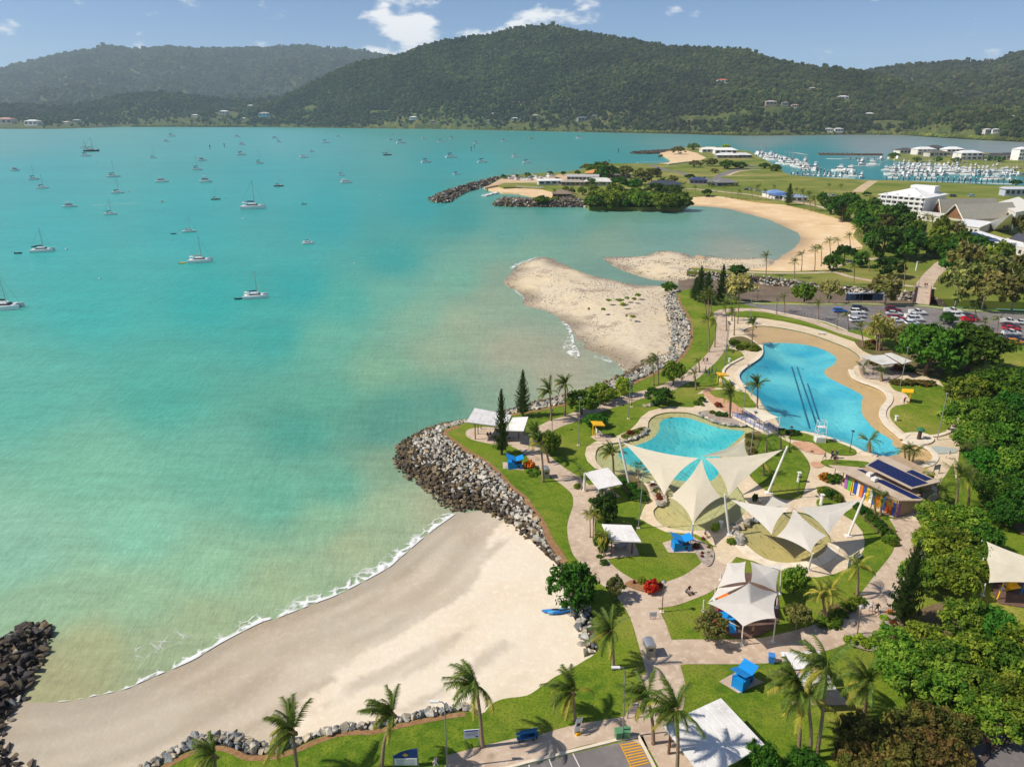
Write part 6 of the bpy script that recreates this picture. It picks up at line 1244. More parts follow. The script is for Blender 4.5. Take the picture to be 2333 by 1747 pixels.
# ---- yellow stands
def stand(r,x,y,rz,label):
    root = empty('lifeguard_stand',g(r,x,y),rz);tag(root,label,'lifeguard stand')
    mb = MB();mb.plate([Vector((-1.1,-1.0,2.9)),Vector((1.1,-1.0,2.6)),Vector((1.1,1.0,2.6)),Vector((-1.1,1.0,2.9))],.22);mb.build('roof',YELP,root)
    for s in (-.75,.75):mb = MB();mb.tube([(-.7,s,0),(-.7,s,2.7)],.09,6);mb.build('post',YELP,root)
    mb = MB();mb.box((.1,0,.95),(.9,1.0,.1));mb.box((-.28,0,1.3),(.1,1.0,.7));mb.build('seat',PLASTW,root)
    for a,b in ((-.2,-.4),(-.2,.4),(.45,-.4),(.45,.4)):mb = MB();mb.tube([(a*1.5,b*1.4,0),(a,b,.9)],.05,5);mb.build('leg',PLASTW,root)
stand('G',1660,600,.2,'yellow lifeguard stand beside the smaller lagoon path');stand('F',130,838,.2,'yellow lifeguard stand near the folded umbrellas');stand('F',1395,955,2.6,'yellow lifeguard stand on the lawn right of the large lagoon')
# ---- footbridge between the lagoons
FB = empty('footbridge',g('I',230,400));tag(FB,'white footbridge with blue railings between the two lagoons','bridge')
a,b = g('I',95,318,LZ+.3)-FB.location,g('I',360,450,LZ+.3)-FB.location
o = strip('deck',[a,a.lerp(b,.5)+Vector((0,0,0)),b],2.6,z=.55,material=CONC3,parent=FB,th=.3,kind=None)
d = (b-a).normalized();q = Vector((-d.y,d.x,0));BLUER = mat('blue_railing',rgb(36,92,190),.5,.1)
for s in (-1.25,1.25):
    for k in range(9):
        p = a.lerp(b,k/8)+q*s;mb = MB();mb.tube([(p.x,p.y,.5),(p.x,p.y,1.6)],.05,5);mb.build('railing_post',BLUER,FB)
    for h in (1.0,1.3,1.6):mb = MB();p0,p1 = a+q*s,b+q*s;mb.tube([(p0.x,p0.y,h),(p1.x,p1.y,h)],.04,5);mb.build('rail',BLUER,FB)
# ---- lifeguard tower
LT = empty('lifeguard_tower',g('I',700,508));tag(LT,'tall white framed lifeguard tower at the edge of the large lagoon','tower')
ht = topz(LT.location,'I',352)-LZ
for sx in (-.9,.9):
    for sy in (-.7,.7):mb = MB();mb.tube([(sx,sy,0),(sx*.75,sy*.75,ht)],.05,5);mb.build('leg',STEELW,LT)
for k,z in enumerate((.28,.5,.72,.98)):mb = MB();s = 1-.25*z;mb.box((0,0,ht*z),(1.8*s,1.4*s,.05)) if k in (2,) else [mb.tube([(-.9*s,e*.7*s,ht*z),(.9*s,e*.7*s,ht*z)],.035,4) for e in (-1,1)]+[mb.tube([(e*.9*s,-.7*s,ht*z),(e*.9*s,.7*s,ht*z)],.035,4) for e in (-1,1)];mb.build('platform' if k == 2 else 'cross_bar',STEELW,LT)
mb = MB();mb.box((0,-.1,.6),(1.7,1.2,1.0));mb.build('locker',PLASTW,LT)
# ---- changing rooms with coloured doors and solar roofs
WALLB = mat('changing_room_wall',rgb(176,150,122),.8,.12,2.0)
CR = empty('changing_rooms',g('I',1150,950));tag(CR,'changing room block with rainbow coloured doors and solar panelled roof','building');cb = CR.location
f0,f1 = g('I',880,842),g('I',1262,1064);e1 = g('I',1412,985);u = (f1-f0).normalized();v = Vector((-u.y,u.x,0));L = (f1-f0).length;dep = 4.6
def quadprism(P,z0,z1,name,m,parent=None):mb = MB();P = [Vector(p)-cb for p in P];mb.prism([(p.x,p.y) for p in P],z0,z1);return mb.build(name,m,parent or CR)
quadprism([f0,f1,f1+v*dep,f0+v*dep],0,2.9,'wall',WALLB)
DOORC = ['#a05cae','#58b848','#e8c020','#2850b0','#d8d4cc','#e07020','#2850b0','#e8c020','#f0f0e8','#2850b0','#e07020','#e8b820','#2858b8','#e86a28','#e86a28','#2850b0']
def hexc(h):return rgb(int(h[1:3],16),int(h[3:5],16),int(h[5:7],16))
for k,c in enumerate(DOORC):
    t0 = .01+.98*k/len(DOORC);w = L*.98/len(DOORC);p = f0+u*(L*t0+w/2)-v*.06-cb;mb = MB();mb.box((p.x,p.y,1.15),(w*.86,.08,2.2),math.atan2(u.y,u.x));mb.build('door',mat('door_'+c[1:],hexc(c),.5,.08),CR)
ue = (e1-f1).normalized();Le = (e1-f1).length;quadprism([f1+u*.05,e1+u*.05,e1-u*3,f1-u*.3+v*.3],0,2.7,'end_wall',WALLB)
for k,c in enumerate(['#a05cae','#e0d8cc','#88a030','#30a0a0','#2858a0','#c03030']):
    w = Le/6;p = f1+ue*(w*(k+.5))+u*.12-cb;mb = MB();mb.box((p.x,p.y,1.1),(w*.82,.08,2.0),math.atan2(ue.y,ue.x));mb.build('door',mat('door_'+c[1:],hexc(c),.5,.08),CR)
R1 = [gz('I',775,675,3.7),gz('I',1310,936,3.1),gz('I',1490,936,3.4),gz('I',990,692,3.9)]
def roofq(R,name='roof',th=.18):
    P = [p-cb for p in R];P = P if (P[1]-P[0]).cross(P[2]-P[1]).z > 0 else P[::-1];mb = MB();mb.plate(P,th);return mb.build(name,ground_mat('changing_roof_%d' % len(CR.children),[(rgb(190,172,152),),(rgb(172,152,132),.45,.65)],[.4],rough=.6),CR)
r1 = roofq(R1);R2 = [gz('I',1040,680,4.6),gz('I',1385,850,4.0),gz('I',1596,800,4.4),gz('I',1172,604,5.0)];r2 = roofq(R2)
g0,g1 = g('I',1120,760),g('I',1400,905);quadprism([g0,g1,g1+v*3.8,g0+v*3.8],0,3.4,'wall',WALLB)
for k,c in enumerate(['#a05cae','#e8c020','#30a0a0','#e8c020','#a05cae','#d0682c','#2850b0']):
    w = (g1-g0).length/7;p = g0+u*(w*(k+.5))-v*.06-cb;mb = MB();mb.box((p.x,p.y,1.6),(w*.7,.08,2.4),math.atan2(u.y,u.x));mb.build('door',mat('door_'+c[1:],hexc(c),.5,.08),CR)
SOLAR = mat('solar_cell',rgb(28,38,84),.22,.1,3.0,spec=.6)
def solar(R,s0,s1,t0,t1,n,m_,roof):
    for i in range(n):
        for j in range(m_):
            a = [(s0+(s1-s0)*(i+e)/n,t0+(t1-t0)*(j+f)/m_) for e,f in ((.04,.04),(.96,.04),(.96,.96),(.04,.96))]
            P = [(R[0].lerp(R[1],s)).lerp(R[3].lerp(R[2],s),t)+Vector((0,0,.1))-cb for s,t in a];mb = MB();mb.plate(P if (P[1]-P[0]).cross(P[2]-P[1]).z > 0 else P[::-1],.05);mb.build('solar_panel',SOLAR,roof)
solar(R2,.03,.97,.05,.62,9,3,r2);solar(R2,.55,.9,.66,.92,4,2,r2);solar(R1,.42,.97,.52,.92,8,2,r1);solar(R1,.1,.34,.72,.94,3,1,r1)
for x,y in ((1075,745),(1110,780)):mb = MB();p = gz('I',x,y,3.9)-cb;mb.box((p.x,p.y,p.z),(.9,.7,.5),.5);mb.build('roof_vent',PLASTW,r1)
for x,y in ((815,740),(865,830),(930,900),(1080,1000),(1250,1075)):mb = MB();p = g('I',x,y)-cb;mb.tube([(p.x,p.y,0),(p.x,p.y,3.2)],.07,6);mb.build('post',TIMBER,CR)
# ---- rocks set round the lagoons
def garden_rocks(label,pts,size,seed,n_per=1):
    r = random.Random(seed);root = empty('rockery',g(*pts[0]));tag(root,label,'rockery')
    for p in pts:
        me = r.choice(ROCKS['light' if r.random() < .6 else 'mid']);o = bpy.data.objects.new('boulder',me);COL.objects.link(o);o.parent = root;o.location = g(*p)-root.location+Vector((0,0,.2));s = size*r.uniform(.8,1.4);o.scale = (s*1.2,s,s*.8);o.rotation_euler = (0,0,r.uniform(0,6))
def along(r,pts,n):
    P = [Vector((a,b,0)) for a,b in pts];S = smooth_line(P,n=12);return [(r,S[int(i*(len(S)-1)/(n-1))].x,S[int(i*(len(S)-1)/(n-1))].y) for i in range(n)]
garden_rocks('row of tan boulders on the planted rim of the smaller lagoon',along('H',((500,440),(600,410),(690,370),(728,320)),16),.75,1)
garden_rocks('tan boulders edging the island bed between the lagoons',along('H',((1210,180),(1290,225),(1400,268),(1540,290),(1670,288)),24),.8,2)
garden_rocks('tan boulders between the paddling lagoon and the wading pool',along('H',((1545,1255),(1600,1240),(1680,1200),(1760,1165)),9),1.4,3)
garden_rocks('boulder pile at the foot of the leaning sail mast',along('H',((1560,1310),(1600,1330),(1590,1380),(1620,1410)),7),1.3,4)
garden_rocks('boulders in the rockery left of the paddling lagoon',along('H',((790,870),(860,940),(890,1000),(840,1040)),9),1.2,5)
garden_rocks('low boulders on the lawn under the bushy tree',along('H',((690,100),(720,110),(760,95)),4),1.1,6)
# ---- solid boulder fountain post and bollard art
def post_thing(name,label,cat,r,bx,by,ty,rad,m,top=None,tm=None,group=None,n=8):
    b = g(r,bx,by);root = empty(name,b);tag(root,label,cat,group);h = topz(b,r,ty)-LZ;mb = MB();mb.tube([(0,0,0),(0,0,h*.5),(0,0,h)],[rad,rad*.92,rad*.8],n);mb.build('shaft',m,root)
    if top:mb = MB();top(mb,h);mb.build('cap',tm or m,root)
    return root
post_thing('totem','dark carved totem with a green cap in the island planter','sculpture','F',1487,1212,1145,.38,mat('totem_stone',rgb(70,52,46),.8,.2),lambda mb,h:mb.tube([(0,0,h),(0,0,h+.2),(0,0,h+.5)],[.75,.7,.1],8),mat('green_copper',rgb(46,110,84),.6,.1))
for k,(r,x,y,ty,lb) in enumerate((('I',712,975,898,'white post on the lawn beside the second sail'),('I',545,805,735,'white post on the lawn between the sails'),('H',1415,1250,1195,'white post at the paddling pool corner'),('H',770,862,822,'white post by the rockery'),('F',1330,1085,1050,'white post on the lawn beside the lagoon rim'),('F',185,680,655,'white post on the grass behind the lagoon deck wall'),('D',1557,920,868,'white post on the lawn beyond the creek'))):
    post_thing('marker_post',lb,'post',r,x,y,ty,.28,PLASTW,lambda mb,h:mb.box((0,0,h+.05),(.6,.6,.1)))
# ================================================================== LAMPS, SIGNS, BINS, PEOPLE, CARS
def pole(r,bx,by,tx,ty,label,kind='flood',rad=.09,m=STEELG,group=None):
    b = g(r,bx,by);z = topz(b,r,ty);t = g(r,tx,ty,z);d = Vector((t.x-b.x,0,z-LZ));root = empty('lamp_post' if kind != 'flood' else 'light_pole',b);tag(root,label,'lamp post' if kind != 'flood' else 'light pole',group)
    mb = MB();mb.tube([(0,0,0),d*.5,d],[rad,rad*.8,rad*.6],6);mb.build('pole_shaft',m,root);mb = MB();mb.box((0,0,.06),(.5,.5,.12));mb.build('base_plate',CONC3,root)
    mb = MB()
    if kind == 'flood':mb.box((d.x,0,d.z),(.5,.3,.18),.4);mb.box((d.x+.25,.1,d.z-.2),(.3,.3,.25),.4)
    elif kind == 'lantern':mb.tube([(d.x,0,d.z),(d.x,0,d.z+.08),(d.x,0,d.z+.3)],[.12,.34,.1],8)
    elif kind == 'street':mb.box((d.x-.9,0,d.z+.3),(.8,.28,.12))
    mb.build('lamp_head',PLASTW if kind == 'street' else DARKM if m == DARKM else STEELG,root)
    if kind == 'street':mb = MB();mb.tube([d,d+Vector((-.2,0,.25)),d+Vector((-.8,0,.32))],.05,5);mb.build('lamp_arm',m,root)
    return root
for a in (('G',1510,672,1522,296,'tall grey light pole left of the yellow stand'),('G',1903,463,1922,118,'tall grey light pole on the lawn above the smaller lagoon'),('H',638,1255,690,690,'tall grey light pole beside the front picnic shelter'),('I',192,605,230,285,'light pole with a red lifebuoy by the footbridge'),('I',1570,492,1646,150,'leaning light pole at the right of the lagoon lawn'),
          ('F',152,702,180,400,'grey light pole on the deck side lawn'),('F',285,988,318,700,'light pole with cameras beside the palm between lagoons'),('F',1360,848,1416,578,'leaning light pole in front of the lagoon shelter'),('F',330,375,342,180,'light pole at the lagoon head'),('E',2058,860,2092,560,'light pole beside the curved path'),('D',718,1185,724,1100,'thin light pole on the verge by the car park'),('D',1575,1022,1580,960,'thin light pole at the creek bridge'),('D',600,1100,602,1040,'thin light pole by the muddy creek')):
    pole(*a)
for a in (('J',968,545,982,335,'brown lantern post at the path fork'),('K',690,712,722,510,'brown lantern post by the walking couple'),('I',478,592,497,402,'black lantern post on the lawn by the footbridge'),('I',925,592,950,432,'black lantern post on the triangular lawn'),('G',1305,557,1302,400,'black lantern post by the seawall path, nearer'),('G',1928,370,1936,190,'black lantern post by the seawall path, farther'),('F',508,352,515,250,'black lantern post by the car park verge'),('F',925,462,935,352,'black lantern post by the lagoon bend verge'),('I',540,920,560,770,'black lantern post at the foot of the sail lawn')):
    pole(*a,kind='lantern',m=DARKM if 'black' in a[5] else TIMBER,rad=.07)
pole('J',688,1445,705,960,'grey street lamp beside the green wheelie bins','street');pole('M',1640,1262,1620,800,'grey street lamp beside the person in a white hat','street')
mb = MB();p = g('I',216,352);lb = empty('lifebuoy',p+Vector((0,-.2,0)));tag(lb,'red lifebuoy on the pole beside the footbridge','lifebuoy');V,F = [],[]
for i in range(12):
    for j in range(6):a = 6.283*i/12;b = 6.283*j/6;V.append(((.4+.1*math.cos(b))*math.cos(a),.1*math.sin(b),1.5+(.4+.1*math.cos(b))*math.sin(a)))
for i in range(12):
    for j in range(6):F.append((i*6+j,((i+1) % 12)*6+j,((i+1) % 12)*6+(j+1) % 6,i*6+(j+1) % 6))
mb.add(V,F);mb.build('ring',REDP,lb);mb = MB();mb.tube([(0,.08,0),(0,.08,1.6)],.05,5);mb.build('post',STEELG,lb)
# bins
def bin_enclosure(r,x,y,rz,label):
    root = empty('bin_enclosure',g(r,x,y),rz);tag(root,label,'bin');mb = MB();mb.box((0,0,.75),(1.1,1.3,1.5));mb.build('body',mat('pebble_panel',rgb(184,170,146),.9,.25,12),root)
    mb = MB();n = 8;V = [];
    for s in (-.72,.72):
        for i in range(n+1):a = math.pi*i/n;V.append((math.cos(a)*.62,s,1.5+.38*math.sin(a)))
    mb.add(V,[(i,i+1,n+2+i,n+1+i) for i in range(n)]+[tuple(range(n,-1,-1)),tuple(range(n+1,2*n+2))]);mb.build('lid',mat('brushed_lid',rgb(196,196,198),.3,.08,metal=.7),root);mb = MB();mb.box((0,-.66,1.1),(.5,.04,.3));mb.build('opening',DARKM,root)
bin_enclosure('J',872,845,.15,'bin enclosure with a curved metal lid at the lawn edge of the main path');bin_enclosure('G',1252,920,.2,'bin enclosure with a curved metal lid beside the tall palm')
def wheelie(r,x,y,m,label):
    root = empty('wheelie_bin',g(r,x,y),rnd.uniform(-.3,.3));tag(root,label,'bin');mb = MB();mb.box((0,0,.52),(.56,.6,.9),taper=1.18);mb.build('body',m,root);mb = MB();mb.box((0,0,1.0),(.7,.78,.08));mb.build('lid',m,root)
    for s in (-.25,.25):mb = MB();mb.tube([(s-.04,.3,.1),(s+.04,.3,.1)],.1,8);mb.build('wheel',DARKM,root)
GREENB = mat('green_bin',rgb(86,140,100),.6,.1)
wheelie('J',1748,905,mat('blue_bin',rgb(60,130,206),.6,.1),'light blue bin beside the path by the white shelter');wheelie('J',655,1448,GREENB,'green wheelie bin left of the street lamp');wheelie('J',715,1440,GREENB,'green wheelie bin right of the street lamp')
# signs
def sign(name,label,r,x,y,parts,rz=0.0):
    root = empty(name,g(r,x,y),rz);tag(root,label,'sign')
    for n,c,s,m in parts:mb = MB();mb.box(c,s);mb.build(n,m,root)
    return root
SIGNB = mat('sign_blue',rgb(26,62,130),.5,.08);SIGNW = mat('sign_white',rgb(222,222,222),.5,.05);SIGNY = mat('sign_gold',rgb(214,176,80),.5,.05);PINKP = mat('sign_pink',rgb(206,120,150),.5,.05);LINEG = mat('sign_grey_text',rgb(150,150,156),.6,.05)
S = empty('park_sign',g('M',1345,1250));tag(S,'blue and white park sign with a slanted top on the lawn by the palm','sign')
w,h = 2.2,topz(g('M',1345,1250),'M',1120)-LZ
mb = MB();V = [(-w/2,0,.25),(w/2,0,.25),(w/2,0,h),(w*.25,0,h*.95),(0,0,h*.88),(-w*.25,0,h*.78),(-w/2,0,h*.6)];mb.add([(a,-.05,c) for a,b,c in V]+[(a,.05,c) for a,b,c in V],[tuple(range(7)),tuple(range(13,6,-1))]+[(i,7+i,7+(i+1) % 7,(i+1) % 7) for i in range(7)]);mb.build('panel',SIGNB,S)
mb = MB();mb.box((0,-.075,.25+h*.2),(w*.98,.03,h*.38));mb.build('lower_panel',SIGNW,S);mb = MB();c = (0,-.07,h*.68);mb.add([(c[0]-.3,c[1],c[2]),(c[0],c[1],c[2]-.24),(c[0]+.3,c[1],c[2]),(c[0],c[1],c[2]+.24)],[(0,1,2,3)]);mb.build('emblem',SIGNY,S)
for k in range(4):mb = MB();mb.box((0,-.095,.4+h*.075*k),(w*.75,.01,.05));mb.build('text_line',LINEG,S)
for s in (-w/2-.06,w/2+.06):mb = MB();mb.tube([(s,0,0),(s,0,h*(.66 if s < 0 else 1.02))],.05,6);mb.build('post',STEELG,S)
sign('notice_board','white notice board on two posts beside the tall beach palm','M',1818,1112,[('board',(0,0,1.75),(1.5,.06,1.05),SIGNW),('header_band',(0,-.045,2.15),(1.3,.02,.12),SIGNB),('text_line',(0,-.045,1.9),(1.2,.02,.05),LINEG),('text_line',(0,-.045,1.75),(1.2,.02,.05),LINEG),('text_line',(0,-.045,1.6),(1.1,.02,.05),LINEG),('emblem',(.5,-.045,1.4),(.25,.02,.16),SIGNB),('post',(-.6,.05,1.1),(.06,.06,2.2),STEELG),('post',(.6,.05,1.1),(.06,.06,2.2),STEELG)],.1)
sign('information_sign','dark framed notice board with white and pink panels by the street lamp','J',757,1305,[('post',(-.5,0,1.0),(.07,.07,2.0),DARKM),('post',(.5,0,1.0),(.07,.07,2.0),DARKM),('board',(0,0,1.25),(.9,.05,1.3),SIGNW),('pink_band',(0,-.035,1.45),(.84,.02,.08),PINKP),('header_band',(0,-.035,1.8),(.84,.02,.14),SIGNB),('pink_band',(0,-.035,.95),(.84,.02,.06),PINKP),('text_line',(0,-.035,1.2),(.7,.02,.05),LINEG),('text_line',(0,-.035,1.1),(.7,.02,.05),LINEG)],.1)
sg = sign('sandwich_board','leaning white board with yellow foot on the grass under the broad palm','J',352,1420,[('panel',(0,0,1.1),(.75,.08,1.7),SIGNW),('emblem',(0,-.05,1.2),(.4,.02,.35),DARKM),('foot',(.15,-.1,.15),(.55,.3,.3),YELP)],.5);sg.rotation_euler = (.0,.2,.5)
sign('path_sign','small white sign board on the lawn edge at the path fork','J',902,598,[('board',(0,0,.75),(.95,.05,.75),SIGNW),('text_line',(0,-.035,.85),(.7,.02,.06),LINEG),('text_line',(0,-.035,.7),(.7,.02,.06),LINEG),('post',(-.3,.03,.3),(.06,.06,.6),STEELG),('post',(.3,.03,.3),(.06,.06,.6),STEELG)],.1)
sign('lagoon_sign','white sign panel at the edge of the wading pool paving','I',915,1440,[('panel',(0,0,1.1),(.55,.1,1.5),SIGNW),('wing_panel',(.1,.1,1.7),(.5,.08,.5),SIGNW),('post',(0,.02,.2),(.2,.12,.5),STEELG)],.4)
sign('frame_sign','grey framed sign beside the solar roof','I',1562,740,[('post',(-.6,0,.8),(.08,.08,1.6),DARKM),('post',(.6,0,.8),(.08,.08,1.6),DARKM),('board',(0,0,1.15),(1.1,.05,.8),mat('sign_grey',rgb(150,160,176),.5,.1)),('top_rail',(0,0,1.62),(1.3,.08,.08),DARKM)],.3)
BLUEB = mat('faded_blue_paint',rgb(48,116,166),.6,.15)
def bench(r,x,y,rz,label,m=TABLEM):
    root = empty('bench',g(r,x,y),rz);tag(root,label,'bench')
    for k in range(3):mb = MB();mb.box((0,-.18+.18*k,.45),(1.8,.14,.05));mb.build('seat_slat',m,root)
    mb = MB();mb.box((0,.3,.72),(1.8,.05,.36));mb.build('backrest',m,root)
    for s in (-.7,.7):mb = MB();mb.box((s,0,.22),(.08,.5,.44));mb.build('leg',DARKM,root)
bench('I',985,1372,.7,'grey bench on the paving edge by the wading pool');bench('M',2205,1062,.2,'blue bench on the lawn near the footpath',BLUEB);bench('J',20,1450,.25,'blue bench on the lawn at the dark footpath',BLUEB);bench('F',820,488,-.3,'pale bench on the lagoon shore by the grass verge',PLASTW)
# folded umbrellas
for k,(x,y) in enumerate(((18,775),(42,785),(62,770),(88,790))):
    root = empty('folded_umbrella',g('F',x,y));tag(root,'grey folded umbrella on the lawn by the yellow stand','umbrella','folded umbrellas');mb = MB();mb.tube([(0,0,0),(0,0,2.7)],.04,5);mb.build('pole_shaft',STEELG,root);mb = MB();mb.tube([(0,0,.9),(0,0,1.2),(0,0,2.6)],[.26,.24,.04],7);mb.build('folded_canopy',mat('umbrella_cloth',rgb(86,92,92),.9,.15),root)
# kayaks
def kayak_stack():
    for k,(x,y,c,lb) in enumerate(((205,512,'#3a90d8','left blue kayak lying on the sand under the leafy tree'),(240,520,'#6ab4e8','middle pale blue kayak lying on the sand under the leafy tree'),(275,515,'#2878c8','right blue kayak lying on the sand under the leafy tree'))):
        p = g('J',x,y,2.0);p.z = float(beach_z(np.array([[p.x,p.y]]))[0])+.1;root = empty('kayak',p,.1+.12*k);tag(root,lb,'kayak');mb = MB();n = 10;V = [];F = []
        for i in range(n+1):
            t = i/n*2-1;w = .36*(1-t*t)**.6+.02;h = .2+.12*t*t
            for a,bb in ((-1,.5),(-.6,0),(.6,0),(1,.5),(.5,1),(-.5,1)):V.append((t*1.7,a*w,.05+bb*h))
        for i in range(n):
            for j in range(6):F.append((i*6+j,(i+1)*6+j,(i+1)*6+(j+1) % 6,i*6+(j+1) % 6))
        mb.add(V,F);mb.build('hull',mat('kayak_'+c[1:],hexc(c),.4,.08),root,smooth=True);mb = MB();mb.add([(.5*math.cos(a),.2*math.sin(a),.30) for a in [6.283*q/10 for q in range(10)]],[tuple(range(10))]);mb.build('cockpit',DARKM,root)
kayak_stack()
# people: one continuous skinned body each
SKINC = rgb(176,126,98);HAIRC = rgb(58,42,32)
def person_mesh(pose,shirt,shorts,hat=None,dress=False):
    me = bpy.data.meshes.new('body');J = {}
    sw = .28 if pose == 'walk' else .06
    if pose == 'sit':V = [(0,0,.55),(0,.02,.78),(0,0,1.02),(0,0,1.12),(0,-.02,1.26),(.19,0,1.0),(.27,-.08,.76),(.24,-.3,.68),(-.19,0,1.0),(-.27,-.08,.76),(-.24,-.3,.68),(.1,-.02,.52),(.12,-.44,.52),(.12,-.46,.08),(.12,-.6,.05),(-.1,-.02,.52),(-.12,-.44,.52),(-.12,-.46,.08),(-.12,-.6,.05)]
    else:V = [(0,0,.95),(0,0,1.2),(0,0,1.42),(0,0,1.53),(0,-.02,1.68),(.2,0,1.4),(.27,.05-sw*.4,1.13),(.27,-.06-sw*.6,.9),(-.2,0,1.4),(-.27,.05+sw*.4,1.13),(-.27,-.04+sw*.5,.9),(.1,0,.88),(.11,-sw,.48),(.11,-sw*.9+.05,.08),(.11,-sw*.9-.12,.04),(-.1,0,.88),(-.11,sw*.7,.48),(-.11,sw*1.5,.1),(-.11,sw*1.4-.14,.05)]
    E = [(0,1),(1,2),(2,3),(3,4),(2,5),(5,6),(6,7),(2,8),(8,9),(9,10),(0,11),(11,12),(12,13),(13,14),(0,15),(15,16),(16,17),(17,18)]
    rad = [.15,.14,.15,.06,.11,.07,.045,.035,.07,.045,.035,.09,.065,.045,.035,.09,.065,.045,.035]
    me.from_pydata(V,E,[]);o = bpy.data.objects.new('tmp',me);COL.objects.link(o);md = o.modifiers.new('s','SKIN');
    for i,sv in enumerate(me.skin_vertices[0].data):sv.radius = (rad[i],rad[i]*.85);sv.use_root = i == 0
    o.modifiers.new('u','SUBSURF').levels = 1;dg = bpy.context.evaluated_depsgraph_get();m2 = bpy.data.meshes.new_from_object(o.evaluated_get(dg));bpy.data.objects.remove(o)
    m2.name = 'body';sit = pose == 'sit'
    for a,c in (('skin',SKINC),('shirt_%d%d%d' % tuple(int(q*255) for q in shirt),shirt),('shorts_%d%d%d' % tuple(int(q*255) for q in shorts),shorts),('hair',hat or HAIRC)):m2.materials.append(mat('cloth_'+a+('' if a != 'hair' or hat is None else '_hat%d' % int(hat[0]*255)),c,.85,.1))
    top,hip = (1.02,.62) if sit else (1.44,.98)
    for p in m2.polygons:
        c = p.center;arm = abs(c.x) > .22
        if c.z > (1.27 if sit else 1.69) or (c.z > (1.18 if sit else 1.6) and c.y > .03):k = 3
        elif arm:k = 1 if c.z > (0.9 if sit else 1.24) else 0
        elif c.z > top+.04:k = 0
        elif c.z > hip:k = 1
        elif (sit and c.y > -.35) or (not sit and c.z > (.35 if dress else .52)):k = 2
        else:k = 0
        p.material_index = k;p.use_smooth = True
    return m2
WH,BK,NV,PK,RD,GY,BL,TN = rgb(220,218,214),rgb(40,38,40),rgb(40,52,84),rgb(226,60,130),rgb(180,50,44),rgb(130,128,130),rgb(70,120,180),rgb(176,150,120)
PEOPLE = [('K',785,552,'walk',WH,GY,WH,3.0,'person in a pale shirt and hat walking on the paved junction, left of the pair'),('K',826,560,'walk',BK,BK,None,3.0,'person in dark clothes walking on the paved junction, right of the pair'),
 ('J',1160,412,'sit',BK,WH,WH,.4,'person on a mobility chair at the lawn edge of the curved path'),('I',738,640,'walk',GY,BK,None,1.2,'person walking on the rose paving with a grey top'),('I',790,625,'walk',BK,NV,None,-1.0,'person in black beside the stroller on the paving'),('I',826,628,'stand',NV,BK,None,2.0,'person in navy standing by the triangular lawn'),('I',808,672,'stand',BK,GY,None,0.0,'person in dark top on the narrow lawn by the paving'),
 ('I',1650,632,'walk',WH,WH,None,.3,'person in white walking past the lagoon end by the fig trees'),('I',1390,1328,'walk',GY,TN,WH,3.1,'person in grey walking up the changing room path'),('J',1612,725,'stand',TN,BK,None,1.0,'person standing in the shade under the playground sails'),('M',1558,1275,'walk',WH,WH,WH,1.2,'person in white clothes and white hat on the bottom footpath'),('K',1612,1500,'sit',PK,BK,None,.8,'person in a bright pink top sitting at the service road edge'),('K',1565,1470,'sit',TN,WH,None,.4,'person in pale clothes sitting beside the one in pink'),
 ('D',1610,1022,'walk',BK,NV,None,0.0,'dark-clothed walker at the creek footbridge, left',),('D',1622,1022,'walk',RD,NV,None,0.0,'red-topped walker at the creek footbridge, right'),('E',1903,850,'walk',GY,BK,None,.8,'walker in grey on the curved seawall path'),('E',1928,850,'walk',BK,BK,None,.8,'walker in black on the curved seawall path'),('F',1385,968,'stand',RD,BK,None,.5,'lifeguard in red under the right-hand yellow stand'),('G',795,612,'sit',BK,BK,None,1.0,'person in black seated at the point shelter table, left'),('G',818,608,'sit',RD,BK,None,1.0,'person in dark red seated at the point shelter table, right'),('H',1265,1335,'sit',WH,NV,None,.4,'person in white sitting by the paddling pool rocks'),('H',1780,1055,'stand',WH,GY,None,.4,'person in white under the shade between the two canopies')]
_pm = {}
for r,x,y,pose,sh,so,hat,rz,lb in PEOPLE:
    k = (pose,sh,so,hat)
    if k not in _pm:_pm[k] = person_mesh(pose,sh,so,hat)
    o = bpy.data.objects.new('person',_pm[k]);COL.objects.link(o);o.location = g(r,x,y);o.location.z = LZ+(.03 if 'saw' not in lb else .02);o.rotation_euler = (0,0,rz);tag(o,lb,'person')
sc_ = empty('mobility_chair',g('J',1160,412)+Vector((0,0,.02)),.4);tag(sc_,'dark wheeled chair under the person on the curved path','wheelchair');mb = MB();mb.box((0,.08,.45),(.5,.5,.08));mb.build('seat',DARKM,sc_)
for sx,sy in ((-.28,-.4),(.28,-.4),(-.28,.2),(.28,.2)):mb = MB();mb.tube([(sx-.04,sy,.18),(sx+.04,sy,.18)],.18,10);mb.build('wheel',DARKM,sc_)
st = empty('stroller',g('I',806,628),1.0);tag(st,'dark stroller beside the person in black on the paving','stroller');mb = MB();mb.box((0,0,.6),(.5,.75,.35),taper=.8);mb.build('seat',DARKM,st);mb = MB();mb.tube([(-.2,-.3,.7),(-.2,-.6,1.0),(.2,-.6,1.0),(.2,-.3,.7)],.03,5);mb.build('handle',STEELG,st)
for sx,sy in ((-.25,-.3),(.25,-.3),(-.25,.35),(.25,.35)):mb = MB();mb.tube([(sx-.03,sy,.15),(sx+.03,sy,.15)],.15,8);mb.build('wheel',DARKM,st)
